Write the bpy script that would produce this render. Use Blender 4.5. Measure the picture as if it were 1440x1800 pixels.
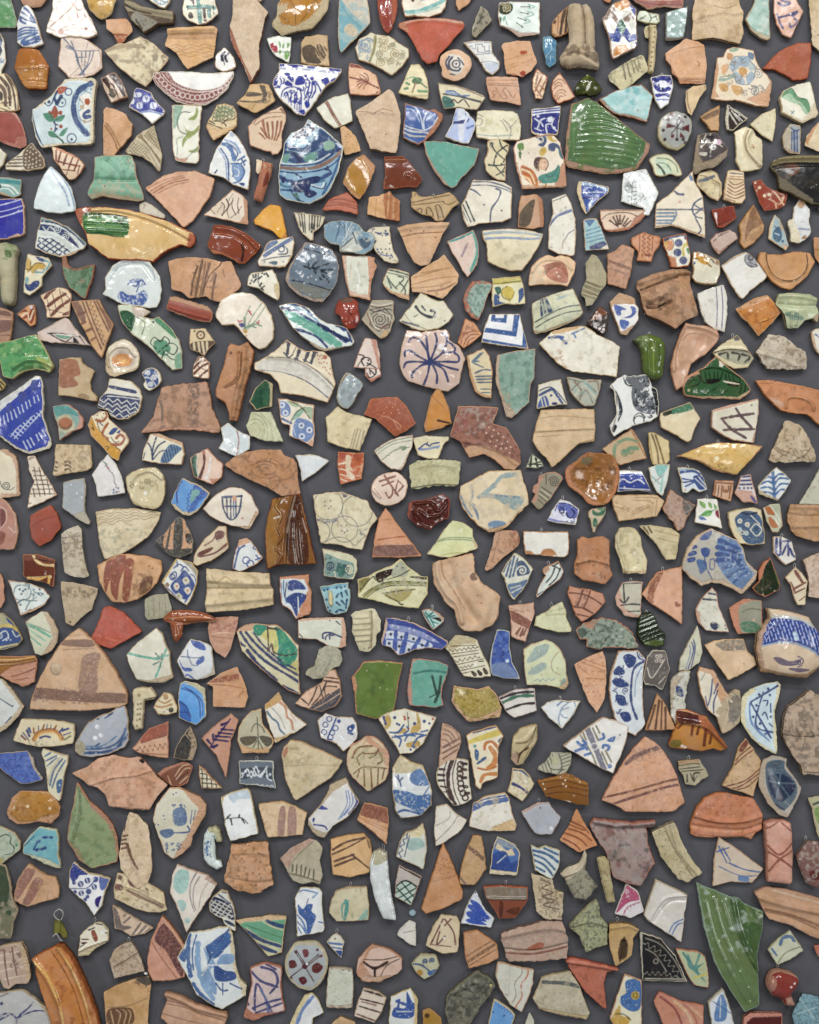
# A slate-grey display board hung with several hundred fragments of old pottery.
# Units: 1 photograph pixel is 1 mm on the board; the board is a vertical wall facing -Y.
import bpy, math, random, re
import numpy as np
from mathutils import Vector
from mathutils.geometry import delaunay_2d_cdt
R_ = math.radians
for o in list(bpy.data.objects): bpy.data.objects.remove(o)
scene = bpy.context.scene
COL = scene.collection

# camera, world, lamps
CAM_DIST = 2.3
CX, CZ = 0.0, 1.5            # the point of the board the camera faces
cam_d = bpy.data.cameras.new('camera'); cam = bpy.data.objects.new('camera', cam_d); COL.objects.link(cam)
cam.location = (CX, -CAM_DIST, CZ); cam.rotation_euler = (R_(90), 0, 0)
cam_d.sensor_fit = 'VERTICAL'; cam_d.sensor_height = 24
cam_d.lens = 24 * CAM_DIST / 1.8
cam_d.clip_end = 50
scene.camera = cam
world = bpy.data.worlds.new('World'); scene.world = world; world.use_nodes = True
world.node_tree.nodes['Background'].inputs[0].default_value = (0.97, 0.985, 1.0, 1)
world.node_tree.nodes['Background'].inputs[1].default_value = 0.18

def lamp(name, loc, target, size, power, col=(1, .97, .92), size_y=None):
    d = bpy.data.lights.new(name, 'AREA'); d.energy = power; d.color = col; d.size = size
    if size_y: d.shape = 'RECTANGLE'; d.size_y = size_y
    else: d.shape = 'DISK'
    o = bpy.data.objects.new(name, d); COL.objects.link(o); o.location = loc
    o.rotation_euler = (Vector(target) - Vector(loc)).to_track_quat('-Z', 'Y').to_euler()
    return o
# the room's ceiling: a row of small spotlights and two long diffuse panels; the lower spots are added for glints
for x, y, z, w in ((-2.2, -4.2, 5.3, 42), (-.5, -4.2, 5.3, 42), (.7, -4.2, 5.3, 42), (2.3, -4.2, 5.3, 42), (-1.3, -3.9, 2.75, 6), (1.1, -3.9, 2.75, 6), (-.9, -4.1, 1.3, 4), (1.4, -4.1, .9, 4)):
    lamp('ceiling_spotlight', (x, y, z), (x * .3, 0, 1.1), 0.26, w, (1, .975, .94))
lamp('ceiling_panel_light', (-1.7, -5.5, 4.9), (0, 0, .9), 1.7, 72, (1, .99, .97), 0.5)
lamp('ceiling_panel_light', (1.8, -5.5, 4.9), (0, 0, .9), 1.7, 66, (.97, .985, 1), 0.5)
for x in (-4.6, 4.6): lamp('side_panel_light', (x, -4.3, 1.0), (0, 0, 1.1), 1.2, 62, (1, .99, .97), 1.6)  # added fill from both sides, evens the board from top to bottom
scene.view_settings.view_transform = 'Standard'; scene.view_settings.look = 'None'
scene.view_settings.exposure = .16; scene.view_settings.gamma = 1
scene.cycles.use_denoising = True
scene.cycles.max_bounces = 6; scene.cycles.diffuse_bounces = 3; scene.cycles.glossy_bounces = 3

# materials
def lin(h):
    if len(h) == 3: h = ''.join(c * 2 for c in h)
    v = [int(h[i:i + 2], 16) / 255 for i in (0, 2, 4)]
    c = np.array([(c / 12.92 if c <= .04045 else ((c + .055) / 1.055) ** 2.4) for c in v])
    return c * .95 + c.mean() * .05

def new_mat(name):
    m = bpy.data.materials.new(name); m.use_nodes = True
    nt = m.node_tree; b = nt.nodes['Principled BSDF']
    def N(t, **kw):
        n = nt.nodes.new(t)
        for k, v in kw.items():
            if k in n.inputs: n.inputs[k].default_value = v
            else: setattr(n, k, v)
        return n
    L = nt.links.new
    return m, b, N, L

def math_(N, L, op, a, b, clamp=False):
    n = N('ShaderNodeMath'); n.operation = op; n.use_clamp = clamp
    for i, v in enumerate((a, b)):
        if hasattr(v, 'links') or hasattr(v, 'is_linked'): L(v, n.inputs[i])
        else: n.inputs[i].default_value = v
    return n.outputs[0]

def pottery_material(name, kind):
    """Fired clay seen under or beside a painted, glazed or bare surface. The point attributes
    'pigment' (colour), 'surface' (gloss, edge distance) and the object's 'clay' steer it."""
    m, b, N, L = new_mat(name)
    co = N('ShaderNodeTexCoord').outputs['Object']
    oi = N('ShaderNodeObjectInfo')
    add = N('ShaderNodeVectorMath'); add.operation = 'MULTIPLY_ADD'
    L(oi.outputs['Random'], add.inputs[0]); add.inputs[1].default_value = (7, 13, 5); L(co, add.inputs[2])
    P = add.outputs[0]
    pig = N('ShaderNodeAttribute'); pig.attribute_name = 'pigment'
    sur = N('ShaderNodeAttribute'); sur.attribute_name = 'surface'
    sep = N('ShaderNodeSeparateColor'); L(sur.outputs['Color'], sep.inputs[0])
    gloss, edge = sep.outputs[0], sep.outputs[1]          # edge: distance from the break, 0..8 mm -> 0..1
    clay = N('ShaderNodeAttribute'); clay.attribute_type = 'OBJECT'; clay.attribute_name = 'clay'
    def noise(scale, detail=4, rough=.6):
        n = N('ShaderNodeTexNoise'); n.inputs['Scale'].default_value = scale
        n.inputs['Detail'].default_value = detail; n.inputs['Roughness'].default_value = rough
        L(P, n.inputs['Vector']); return n.outputs['Fac']
    n_big, n_mid, n_fine, n_grit = noise(28, 3), noise(95, 5, .65), noise(420, 4, .7), noise(1100, 2)
    def ramp(v, a, c0, c1, e=None):
        r = N('ShaderNodeMapRange'); L(v, r.inputs[0])
        r.inputs[1].default_value, r.inputs[2].default_value, r.inputs[3].default_value, r.inputs[4].default_value = a, (e if e is not None else a + .1), c0, c1
        return r.outputs[0]
    # where the surface coat has chipped away along the break, the clay shows
    e2 = math_(N, L, 'ADD', edge, math_(N, L, 'MULTIPLY', math_(N, L, 'SUBTRACT', n_mid, .5), .34))
    e2 = math_(N, L, 'ADD', e2, math_(N, L, 'MULTIPLY', math_(N, L, 'SUBTRACT', n_big, .5), .55))
    coat = ramp(e2, {'glaze': .15, 'slip': .12, 'clay': -.3}[kind], 0, 1, {'glaze': .19, 'slip': .26, 'clay': -.2}[kind])
    coat0 = coat
    if kind == 'glaze': coat = math_(N, L, 'MULTIPLY', coat, ramp(math_(N, L, 'ADD', n_fine, math_(N, L, 'MULTIPLY', n_mid, .25)), .86, 1, .2, .90))
    # clay colour with tempers and grime
    cl = N('ShaderNodeHueSaturation'); L(clay.outputs['Color'], cl.inputs['Color'])
    L(ramp(n_mid, .25, .72, 1.22, .75), cl.inputs['Value'])
    pg = N('ShaderNodeHueSaturation'); L(pig.outputs['Color'], pg.inputs['Color'])
    amp = {'glaze': .07, 'slip': .14, 'clay': .17}[kind]
    v = math_(N, L, 'ADD', ramp(n_mid, .25, 1 - amp, 1 + amp, .75), math_(N, L, 'MULTIPLY', math_(N, L, 'SUBTRACT', n_fine, .5), {'glaze': .10, 'slip': .5, 'clay': .75}[kind]))
    L(v, pg.inputs['Value']); L(ramp(n_big, .3, .84, 1.04, .7), pg.inputs['Saturation'])
    grime = N('ShaderNodeMix'); grime.data_type = 'RGBA'
    L(pg.outputs[0], grime.inputs['A']); grime.inputs['B'].default_value = (.17, .125, .075, 1)
    L(math_(N, L, 'MULTIPLY', ramp(math_(N, L, 'ADD', n_big, math_(N, L, 'MULTIPLY', n_fine, .35)), .66, 0, .55, .92), {'glaze': .25, 'slip': .45, 'clay': .5}[kind]), grime.inputs['Factor'])
    src = grime.outputs['Result']
    if kind == 'glaze':       # crazing: fine brown hairlines
        vo = N('ShaderNodeTexVoronoi'); vo.feature = 'DISTANCE_TO_EDGE'; vo.inputs['Scale'].default_value = 130; L(P, vo.inputs['Vector'])
        cz = N('ShaderNodeMix'); cz.data_type = 'RGBA'; L(src, cz.inputs['A']); cz.inputs['B'].default_value = (.22, .15, .09, 1)
        L(math_(N, L, 'MULTIPLY', ramp(vo.outputs['Distance'], .0, .26, 0, .05), ramp(n_big, .45, 0, 1, .6)), cz.inputs['Factor'])
        src = cz.outputs['Result']
    mx = N('ShaderNodeMix'); mx.data_type = 'RGBA'
    L(coat, mx.inputs['Factor']); L(cl.outputs[0], mx.inputs['A']); L(src, mx.inputs['B'])
    L(mx.outputs['Result'], b.inputs['Base Color'])
    g = math_(N, L, 'MULTIPLY', coat, gloss)
    # roughness: bare clay .9, glaze down to .07
    rr = N('ShaderNodeMapRange'); L(g, rr.inputs[0]); rr.inputs[3].default_value = .92; rr.inputs[4].default_value = .13
    L(math_(N, L, 'ADD', rr.outputs[0], math_(N, L, 'MULTIPLY', math_(N, L, 'SUBTRACT', n_mid, .5), .09), True), b.inputs['Roughness'])
    sp = N('ShaderNodeMapRange'); L(g, sp.inputs[0]); sp.inputs[3].default_value = .1; sp.inputs[4].default_value = .42
    L(sp.outputs[0], b.inputs['Specular IOR Level'])
    # relief: grit on bare clay, slow ripples under glaze, a step where the coat ends
    grit = math_(N, L, 'ADD', math_(N, L, 'MULTIPLY', n_fine, .55), math_(N, L, 'ADD', math_(N, L, 'MULTIPLY', n_grit, .25), math_(N, L, 'MULTIPLY', n_mid, 1.0)))
    rough_amt = ramp(g, 0, 1, .025, .75)
    h = math_(N, L, 'ADD', math_(N, L, 'MULTIPLY', grit, rough_amt), math_(N, L, 'MULTIPLY', coat0, .45))
    h = math_(N, L, 'ADD', h, math_(N, L, 'MULTIPLY', n_big, .45 if kind == 'glaze' else .9))
    bp = N('ShaderNodeBump'); bp.inputs['Strength'].default_value = .9; bp.inputs['Distance'].default_value = .0011
    L(h, bp.inputs['Height']); L(bp.outputs[0], b.inputs['Normal'])
    return m
MATS = {k: pottery_material(n, k) for k, n in (('glaze', 'glazed_pottery'), ('slip', 'slipped_pottery'), ('clay', 'bare_fired_clay'))}

def wire_material():
    m, b, N, L = new_mat('steel_wire')
    b.inputs['Base Color'].default_value = (.62, .62, .6, 1); b.inputs['Metallic'].default_value = 1; b.inputs['Roughness'].default_value = .32
    n = N('ShaderNodeTexNoise', Scale=900.0); L(n.outputs['Fac'], b.inputs['Roughness'])
    return m
WIRE = wire_material()

def board_material():
    m, b, N, L = new_mat('slate_painted_board')
    co = N('ShaderNodeTexCoord').outputs['Object']
    def noise(s, d, vec=co):
        n = N('ShaderNodeTexNoise'); n.inputs['Scale'].default_value = s; n.inputs['Detail'].default_value = d; L(vec, n.inputs['Vector']); return n.outputs['Fac']
    a, f, g = noise(3.0, 4), noise(60, 5), noise(700, 3)
    v = math_(N, L, 'ADD', math_(N, L, 'MULTIPLY', a, .22), math_(N, L, 'ADD', math_(N, L, 'MULTIPLY', f, .12), math_(N, L, 'MULTIPLY', g, .16)))
    r = N('ShaderNodeMapRange'); L(v, r.inputs[0]); r.inputs[1].default_value = .13; r.inputs[2].default_value = .37; r.inputs[3].default_value = .82; r.inputs[4].default_value = 1.18
    hs = N('ShaderNodeHueSaturation'); hs.inputs['Color'].default_value = (*BOARD_RGB, 1); L(r.outputs[0], hs.inputs['Value'])
    L(hs.outputs[0], b.inputs['Base Color']); b.inputs['Roughness'].default_value = .62; b.inputs['Specular IOR Level'].default_value = .12
    bp = N('ShaderNodeBump'); bp.inputs['Strength'].default_value = .35; bp.inputs['Distance'].default_value = .0006
    L(math_(N, L, 'ADD', g, math_(N, L, 'MULTIPLY', f, .6)), bp.inputs['Height']); L(bp.outputs[0], b.inputs['Normal'])
    return m
BOARD_RGB = tuple(lin('55565c') * 0.8)

# the board
def box_mesh(name, x0, x1, y0, y1, z0, z1, mat, bevel=0):
    v = [(x, y, z) for x in (x0, x1) for y in (y0, y1) for z in (z0, z1)]
    f = [(0, 1, 3, 2), (4, 6, 7, 5), (0, 4, 5, 1), (2, 3, 7, 6), (0, 2, 6, 4), (1, 5, 7, 3)]
    me = bpy.data.meshes.new(name); me.from_pydata(v, [], f); me.materials.append(mat)
    o = bpy.data.objects.new(name, me); COL.objects.link(o)
    return o
board = box_mesh('display_board', -1.3, 1.3, 0, .03, 0.1, 2.9, board_material())
board['kind'] = 'structure'

# 2-D helpers (photo pixels = mm)
def vnoise(x, y, seed):
    xi, yi = np.floor(x).astype(np.int64), np.floor(y).astype(np.int64); xf, yf = x - xi, y - yi
    def h(a, b):
        n = (a * 374761393 + b * 668265263 + int(seed) * 974634777) & 0xffffffff
        n = ((n ^ (n >> 13)) * 1274126177) & 0xffffffff
        return ((n ^ (n >> 16)) & 0xffff) / 65535.0
    u, w = xf * xf * (3 - 2 * xf), yf * yf * (3 - 2 * yf)
    return (h(xi, yi) * (1 - u) + h(xi + 1, yi) * u) * (1 - w) + (h(xi, yi + 1) * (1 - u) + h(xi + 1, yi + 1) * u) * w
def fbm(x, y, seed, oct=3):
    s = 0; a = .5; t = 0
    for k in range(oct): s = s + a * vnoise(x * 2 ** k, y * 2 ** k, seed + 17 * k); t += a; a *= .5
    return s / t
def catmull(p, closed, n=5):
    p = np.array(p, float); m = len(p)
    if m < 3: return p
    out = []
    for i in range(m if closed else m - 1):
        p0, p1, p2, p3 = (p[(i + k) % m] if closed else p[min(max(i + k, 0), m - 1)] for k in (-1, 0, 1, 2))
        for t in np.arange(n) / n:
            out.append(.5 * (2 * p1 + (p2 - p0) * t + (2 * p0 - 5 * p1 + 4 * p2 - p3) * t * t + (3 * p1 - p0 - 3 * p2 + p3) * t ** 3))
    if not closed: out.append(p[-1])
    return np.array(out)
def dist_poly(x, y, p, closed=False):
    """distance to a polyline, and the arc length at the nearest point"""
    p = np.asarray(p, float); best = np.full(x.shape, 1e9); arc = np.zeros(x.shape); side = np.zeros(x.shape); s0 = 0
    n = len(p)
    if n == 1: return np.hypot(x - p[0, 0], y - p[0, 1]), arc, side
    for i in range(n if closed else n - 1):
        a, b = p[i], p[(i + 1) % n]; d = b - a; L2 = d @ d
        if L2 < 1e-9: continue
        t = np.clip(((x - a[0]) * d[0] + (y - a[1]) * d[1]) / L2, 0, 1)
        q = np.hypot(x - a[0] - t * d[0], y - a[1] - t * d[1]); m = q < best; l = math.sqrt(L2)
        best[m] = q[m]; arc[m] = s0 + t[m] * l; side[m] = (((x - a[0]) * d[1] - (y - a[1]) * d[0]) / l)[m]; s0 += l
    return best, arc, side
def inside(x, y, p):
    p = np.asarray(p, float); c = np.zeros(x.shape, bool); n = len(p)
    for i in range(n):
        (x0, y0), (x1, y1) = p[i], p[(i + 1) % n]
        if y0 == y1: continue
        c ^= ((y0 > y) != (y1 > y)) & (x < (x1 - x0) * (y - y0) / (y1 - y0) + x0)
    return c
def sdf(x, y, p):
    d = dist_poly(x, y, p, True)[0]; return np.where(inside(x, y, p), d, -d)
def resample(p, step, closed=True):
    p = np.asarray(p, float); q = np.vstack([p, p[:1]]) if closed else p
    seg = np.hypot(*np.diff(q, axis=0).T); s = np.concatenate([[0], np.cumsum(seg)]); n = max(6, int(s[-1] / step))
    t = np.linspace(0, s[-1], n, endpoint=not closed)
    return np.stack([np.interp(t, s, q[:, 0]), np.interp(t, s, q[:, 1])], 1)

# brushwork, with some glints painted as pale marks: one letter per kind of mark
# L/l smooth/straight line, F/f filled shape, D dots, O rings, H hatching inside a shape, Z zigzag along a line,
# Q wave along a line, V scattered curls, M mottled stain, X broken clay face, R relief ridge, S spiral, P petals
SC = 1.0                                 # a coordinate unit of the records below, in mm; after the first point of a list each is a step from the last
def points(toks):
    out = []; x = y = 0.0; v = [int(s) for s in re.findall(r'-?\d+', ' '.join(toks))]
    for a, b in zip(v[::2], v[1::2]): x += a; y += b; out.append((x, y))
    return out
def paint(ops, x, y, col, glo, hgt, clay, seed, wear, T):
    rnd = random.Random(seed)
    def put(mask, c, a=1.0):
        k = (mask * a)[:, None]; col[:] = col * (1 - k) + c * k
    brush = fbm(x / 5, y / 5, seed + 3)
    fine = fbm(x / 1.8, y / 1.8, seed + 5)
    aa = .9
    for op in ops:
        tok = op.split()
        if not tok: continue
        k = tok[0][0]; al = float(tok[0][1:]) / 10 if len(tok[0]) > 1 and k not in 'R' else 1.0
        def P(i): return [T(*q) for q in points(tok[i:])]
        if k not in 'RX': c = lin(tok[1]) * ALB * .84
        shade = (1 - .22 * (brush - .5) * 2)
        hold = np.clip((fine - wear) * 9 + .5, 0, 1)
        if k in 'LlOZQSHVD': w = float(tok[2]); al *= min(1, w / 1.5) if k != 'D' else 1; w = max(1.6, w)
        m = np.zeros(x.shape)
        if k in 'Ll':
            p = catmull(P(3), False) if k == 'L' else np.array(P(3)); d, a, _ = dist_poly(x, y, p)
            ww = w * (1 + .5 * (vnoise(a / 6, a * 0 + seed, 3) - .5)); m = np.clip((ww / 2 - d) / aa + .5, 0, 1)
        elif k in 'Ff':
            p = catmull(P(2), True) if k == 'F' else np.array(P(2)); m = np.clip((sdf(x, y, p) + .5 * (fine - .5)) / aa + .5, 0, 1)
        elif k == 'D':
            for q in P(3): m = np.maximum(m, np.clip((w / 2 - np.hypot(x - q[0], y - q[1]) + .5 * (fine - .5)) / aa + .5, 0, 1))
        elif k == 'O':
            r = float(tok[3])
            for q in P(4): m = np.maximum(m, np.clip((w / 2 - np.abs(np.hypot(x - q[0], y - q[1]) - r)) / aa + .5, 0, 1))
        elif k == 'S':
            r = float(tok[3]); tn = float(tok[4])
            for q in P(5):
                t = np.linspace(0, 1, 26); rr = r * (1 - t * .93); an = t * tn * 6.283 + seed
                d = dist_poly(x, y, np.stack([q[0] + rr * np.cos(an), q[1] + rr * np.sin(an)], 1))[0]; m = np.maximum(m, np.clip((w / 2 - d) / aa + .5, 0, 1))
        elif k == 'P':
            w = float(tok[2]); n = int(tok[3])
            for q in P(4):
                dx, dy = x - q[0], y - q[1]; an = np.arctan2(dy, dx) + seed; rr = np.hypot(dx, dy) / w
                m = np.maximum(m, np.clip((np.abs(np.cos(an * n / 2)) ** .6 * 1.0 - rr) * w / aa + .5, 0, 1) * np.clip((rr - .18) * 6, 0, 1))
        elif k in 'ZQ':
            am, wl = float(tok[3]), float(tok[4]); d, a, s = dist_poly(x, y, catmull(P(5), False))
            off = am * (np.abs((a / wl) % 1 * 2 - 1) * 2 - 1) if k == 'Z' else am * np.sin(a / wl * 6.283)
            m = np.clip((w / 2 - np.abs(s - off)) / aa + .5, 0, 1) * (d < am + w)
        elif k == 'H':
            an, sp = R_(float(tok[3])), float(tok[4]); u = -x * math.sin(an) + y * math.cos(an) + (brush - .5) * 1.6
            p = P(5); m = np.clip((w / 2 - np.abs((u / sp) % 1 - .5) * sp) / aa + .5, 0, 1)
            if len(p) > 2: m = m * inside(x, y, p)
        elif k == 'V':
            n, r = int(tok[3]), float(tok[4]); p = P(5); p = np.array(p) if len(p) > 2 else None
            x0, x1, y0, y1 = (x.min(), x.max(), y.min(), y.max()) if p is None else (p[:, 0].min(), p[:, 0].max(), p[:, 1].min(), p[:, 1].max())
            for _ in range(n):
                cx, cy, a0, cu = rnd.uniform(x0, x1), rnd.uniform(y0, y1), rnd.uniform(0, 6.28), rnd.choice((-1, 1)) * rnd.uniform(2, 5)
                if p is not None and not inside(np.array([cx]), np.array([cy]), p)[0]: continue
                near = (np.abs(x - cx) < r * 1.5) & (np.abs(y - cy) < r * 1.5)
                if not near.any(): continue
                t = np.linspace(0, 1, 9); q = np.cumsum(np.stack([np.cos(a0 + cu * t * t), np.sin(a0 + cu * t * t)], 1) * r / 6, 0)
                q = q - q.mean(0) + (cx, cy); d, a, _ = dist_poly(x[near], y[near], q)
                m[near] = np.maximum(m[near], np.clip((w / 2 - d) / aa + .5, 0, 1))
            if p is not None: m = m * inside(x, y, p)
        elif k == 'M':
            th, sc = float(tok[2]), float(tok[3]); p = P(4); n = fbm(x / sc, y / sc, seed + len(op), 4)
            m = np.clip((n - th) * 7, 0, 1) * .72
            if len(p) > 2: m = m * np.clip((sdf(x, y, catmull(p, True)) + (n - .5) * 8) / 4 + .5, 0, 1)
            put(m, c, al); continue
        elif k == 'X':
            c2 = clay if tok[1] == '-' else lin(tok[1]) * ALB
            p = np.array(P(2)); s = sdf(x, y, p); m = np.clip((s + (fine - .5) * 2) / .9 + .5, 0, 1); put(m, c2 * 1.0); MASK['x'] = np.maximum(MASK['x'], m)
            glo *= 1 - m; hgt -= m * (1.3 + (fbm(x / 3, y / 3, seed + 9) - .5) * 2.2); continue
        elif k == 'R':
            hh, w = float(tok[1]), float(tok[2]); d = dist_poly(x, y, catmull(P(3), False))[0]
            if hh >= 3 and MASK['lip'] is None: MASK['lip'] = d < w * .6
            hgt += hh * np.exp(-(d / (w * .5)) ** 2 * 1.2); continue
        thin = 1.0 if k in 'FfHM' else .97
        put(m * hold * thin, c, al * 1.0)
        col *= np.where(m > .5, shade, 1)[:, None] if k in 'LlFfHDP' and al > .75 else 1

ALB = 0.92
MASK = {}
def make_relief(name, outline, base, clay, opt, ops, seed, T, lift, mat, split=True):
    rnd = random.Random(seed)
    rough = opt.get('n', 1.0)
    pts = resample(outline, 2.0)
    ctr = pts.mean(0)
    # rough the fracture
    nxt, prv = np.roll(pts, -1, 0), np.roll(pts, 1, 0); tan = nxt - prv; tan /= np.maximum(np.hypot(*tan.T), 1e-6)[:, None]; nor = np.stack([tan[:, 1], -tan[:, 0]], 1)
    size = math.sqrt(np.ptp(pts[:, 0]) * np.ptp(pts[:, 1]))
    dn = (fbm(pts[:, 0] / 7, pts[:, 1] / 7, seed) - .5) * 2.4 * rough + (fbm(pts[:, 0] / 2.2, pts[:, 1] / 2.2, seed + 1) - .5) * 1.1 * rough
    pts = pts + nor * dn[:, None]; pts = .7 * pts + .15 * (np.roll(pts, 1, 0) + np.roll(pts, -1, 0))
    grid = opt.get('q', 1.25 if ops else 3.0)
    if size > 150: grid = max(grid, 1.5)
    x0, x1, y0, y1 = pts[:, 0].min(), pts[:, 0].max(), pts[:, 1].min(), pts[:, 1].max()
    gx, gy = np.meshgrid(np.arange(x0, x1, grid), np.arange(y0, y1, grid * .87)); gx = gx + (np.arange(gx.shape[0]) % 2)[:, None] * grid / 2
    gx, gy = gx.ravel(), gy.ravel(); s = sdf(gx, gy, pts); ok = s > max(grid * .75, 1.1)
    gx, gy = gx[ok], gy[ok]
    ring = pts - nor * .8                                  # a second loop just inside the break rounds the arris
    okr = sdf(ring[:, 0], ring[:, 1], pts) > .45
    X = np.concatenate([pts[:, 0], ring[okr, 0], gx]); Y = np.concatenate([pts[:, 1], ring[okr, 1], gy])
    nb = len(pts)
    vo, _, fo, ov, _, _ = delaunay_2d_cdt([Vector((a, b)) for a, b in zip(X, Y)], [], [list(range(nb))], 1, 1e-6, True)
    V = np.array([(v.x, v.y) for v in vo]); X, Y = V[:, 0], V[:, 1]
    loop = [-1] * nb
    for i, src in enumerate(ov):
        for k in src:
            if k < nb: loop[k] = i
    if -1 in loop: loop = [i for i in loop if i >= 0]
    d = dist_poly(X, Y, pts, True)[0]
    # front height
    t = opt.get('t', 7.0)
    rx, ry = max(np.ptp(pts[:, 0]) / 2, 1), max(np.ptp(pts[:, 1]) / 2, 1); mx, my = (x0 + x1) / 2, (y0 + y1) / 2
    u, w = (X - mx) / rx, (Y - my) / ry
    H = t + opt.get('d', 0) * (1 - (u * u + w * w))
    if 'c' in opt:
        an = R_(opt.get('ca', 0)); cs, sn = math.cos(an), math.sin(an)
        pp = -(X - mx) * sn + (Y - my) * cs; pm = max(abs(pp).max(), 1); H = H + opt['c'] * (1 - (pp / pm) ** 2)
    if 'i' in opt:
        wd = opt.get('iw', 12); q = np.clip(d / wd, 0, 1); H = H + opt['i'] * np.sqrt(np.clip(1 - (1 - q) ** 2, 0, 1))
    ta, tb = rnd.uniform(-.05, .05) + opt.get('tx', 0), rnd.uniform(-.05, .05) + opt.get('ty', 0)
    H = H + (X - mx) * ta + (Y - my) * tb
    H = H + (fbm(X / 14, Y / 14, seed + 2, 2) - .5) * .9 * rough
    H = H - 0.9 * np.clip(1 - d / .8, 0, 1) ** 2
    col = np.tile(base, (len(X), 1)); glo = np.full(len(X), opt.get('g', 0) / 10.0)
    col *= (1 + .10 * (fbm(X / 16, Y / 16, seed + 4) - .5) * 2)[:, None]
    MASK['x'] = np.zeros(len(X)); MASK['lip'] = None
    paint(ops, X, Y, col, glo, H, clay, seed, opt.get('w', 2) / 10.0, T)
    H = np.maximum(H, 2.0)
    # sides and back
    nl = len(loop); lp = np.array(loop); bx, by, bh = X[lp], Y[lp], H[lp]
    cc = np.array([bx.mean(), by.mean()]); rows = []
    taper = opt.get('u', rnd.uniform(-.6, 1.6))
    lx, ly = np.roll(bx, -1) - np.roll(bx, 1), np.roll(by, -1) - np.roll(by, 1); ll = np.maximum(np.hypot(lx, ly), 1e-6); nx, ny = ly / ll, -lx / ll
    if inside(np.array([bx[0] + nx[0] * .3]), np.array([by[0] + ny[0] * .3]), np.stack([bx, by], 1))[0]: nx, ny = -nx, -ny
    for f in (.5, 1.0):
        off = -taper * f + (fbm(bx / 2.5 + f * 9, by / 2.5, seed + 7) - .5) * 1.6 * rough
        rows.append((bx + nx * off, by + ny * off, bh * (1 - f)))
    nt = len(X)
    AX = np.concatenate([X] + [r[0] for r in rows]); AY = np.concatenate([Y] + [r[1] for r in rows]); AH = np.concatenate([H] + [r[2] for r in rows])
    org = np.array([mx, my])
    co = np.stack([(AX - org[0]) / 1000, -(AH) / 1000, -(AY - org[1]) / 1000], 1)
    faces = []
    tri = np.array([f[:3] for f in fo]); okf = inside(X[tri].mean(1), Y[tri].mean(1), pts)
    for a, b, c in tri[okf].tolist():
        ar = (X[b] - X[a]) * (Y[c] - Y[a]) - (X[c] - X[a]) * (Y[b] - Y[a])
        faces.append((a, b, c) if ar < 0 else (a, c, b))
    ntop = len(faces)
    area = 0.5 * np.sum(bx * np.roll(by, -1) - np.roll(bx, -1) * by); rowidx = [loop, list(range(nt, nt + nl)), list(range(nt + nl, nt + 2 * nl))]
    for r in range(2):
        A, B = rowidx[r], rowidx[r + 1]
        for i in range(nl):
            j = (i + 1) % nl
            faces.append((A[i], A[j], B[j], B[i]) if area < 0 else (A[j], A[i], B[i], B[j]))
    faces.append(tuple(rowidx[2] if area < 0 else reversed(rowidx[2])))
    nv = len(AX); pc = np.ones((nv, 4)); pc[:, :3] = clay; pc[:nt, :3] = np.clip(col, 0, 1)
    su = np.zeros((nv, 4)); su[:nt, 0] = glo; su[:nt, 1] = np.clip(d / 8, 0, 1); su[:, 3] = 1
    # the bare break (sides, back and chipped faces) and a rolled lip are parts of their own
    which = np.zeros(len(faces), int)
    if split:
        t3 = np.array(faces[:ntop])
        if MASK['lip'] is not None and name.startswith('rim'): which[:ntop][MASK['lip'][t3].sum(1) > 1] = 2
        if mat.name[0] != 'b': which[:ntop][MASK['x'][t3].mean(1) > .5] = 1; which[ntop:] = 1
    o = None
    for k, nm in enumerate((name, 'broken_edge', 'rim_lip')):
        idx = np.nonzero(which == k)[0]
        if not len(idx): continue
        fs = [faces[i] for i in idx]; used = np.unique(np.concatenate(fs)); new = np.zeros(nv, int); new[used] = np.arange(len(used))
        me = bpy.data.meshes.new(nm); me.from_pydata(co[used].tolist(), [], [new[list(f)].tolist() for f in fs]); me.materials.append(mat)
        me.polygons.foreach_set('use_smooth', np.ones(len(fs), bool))
        me.attributes.new('sharp_face', 'BOOLEAN', 'FACE').data.foreach_set('value', idx >= ntop)
        for an, ar in (('pigment', pc), ('surface', su)): me.attributes.new(an, 'FLOAT_COLOR', 'POINT').data.foreach_set('color', ar[used].ravel().astype(np.float32))
        q = bpy.data.objects.new(nm, me); COL.objects.link(q); q['clay'] = [float(v) for v in clay]
        if o: q.parent = o
        else: o = q
    return o, org, float(H.mean())

def tube(name, pts, rad, mat, parent=None):
    """a round wire through points (m)"""
    pts = [Vector(p) for p in pts]; v = []; f = []; n = 6
    for i, p in enumerate(pts):
        d = (pts[min(i + 1, len(pts) - 1)] - pts[max(i - 1, 0)]).normalized()
        a = d.orthogonal().normalized() if i == 0 else (a - d * a.dot(d)).normalized()
        b = d.cross(a)
        for k in range(n): v.append(p + (a * math.cos(k * 6.2832 / n) + b * math.sin(k * 6.2832 / n)) * rad)
    for i in range(len(pts) - 1):
        for k in range(n): f.append((i * n + k, i * n + (k + 1) % n, (i + 1) * n + (k + 1) % n, (i + 1) * n + k))
    f.append(tuple(range(n))); f.append(tuple(reversed(range((len(pts) - 1) * n, len(pts) * n))))
    me = bpy.data.meshes.new(name); me.from_pydata(v, [], f); me.materials.append(mat)
    me.polygons.foreach_set('use_smooth', [True] * len(me.polygons))
    o = bpy.data.objects.new(name, me); COL.objects.link(o)
    if parent: o.parent = parent
    return o

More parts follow.
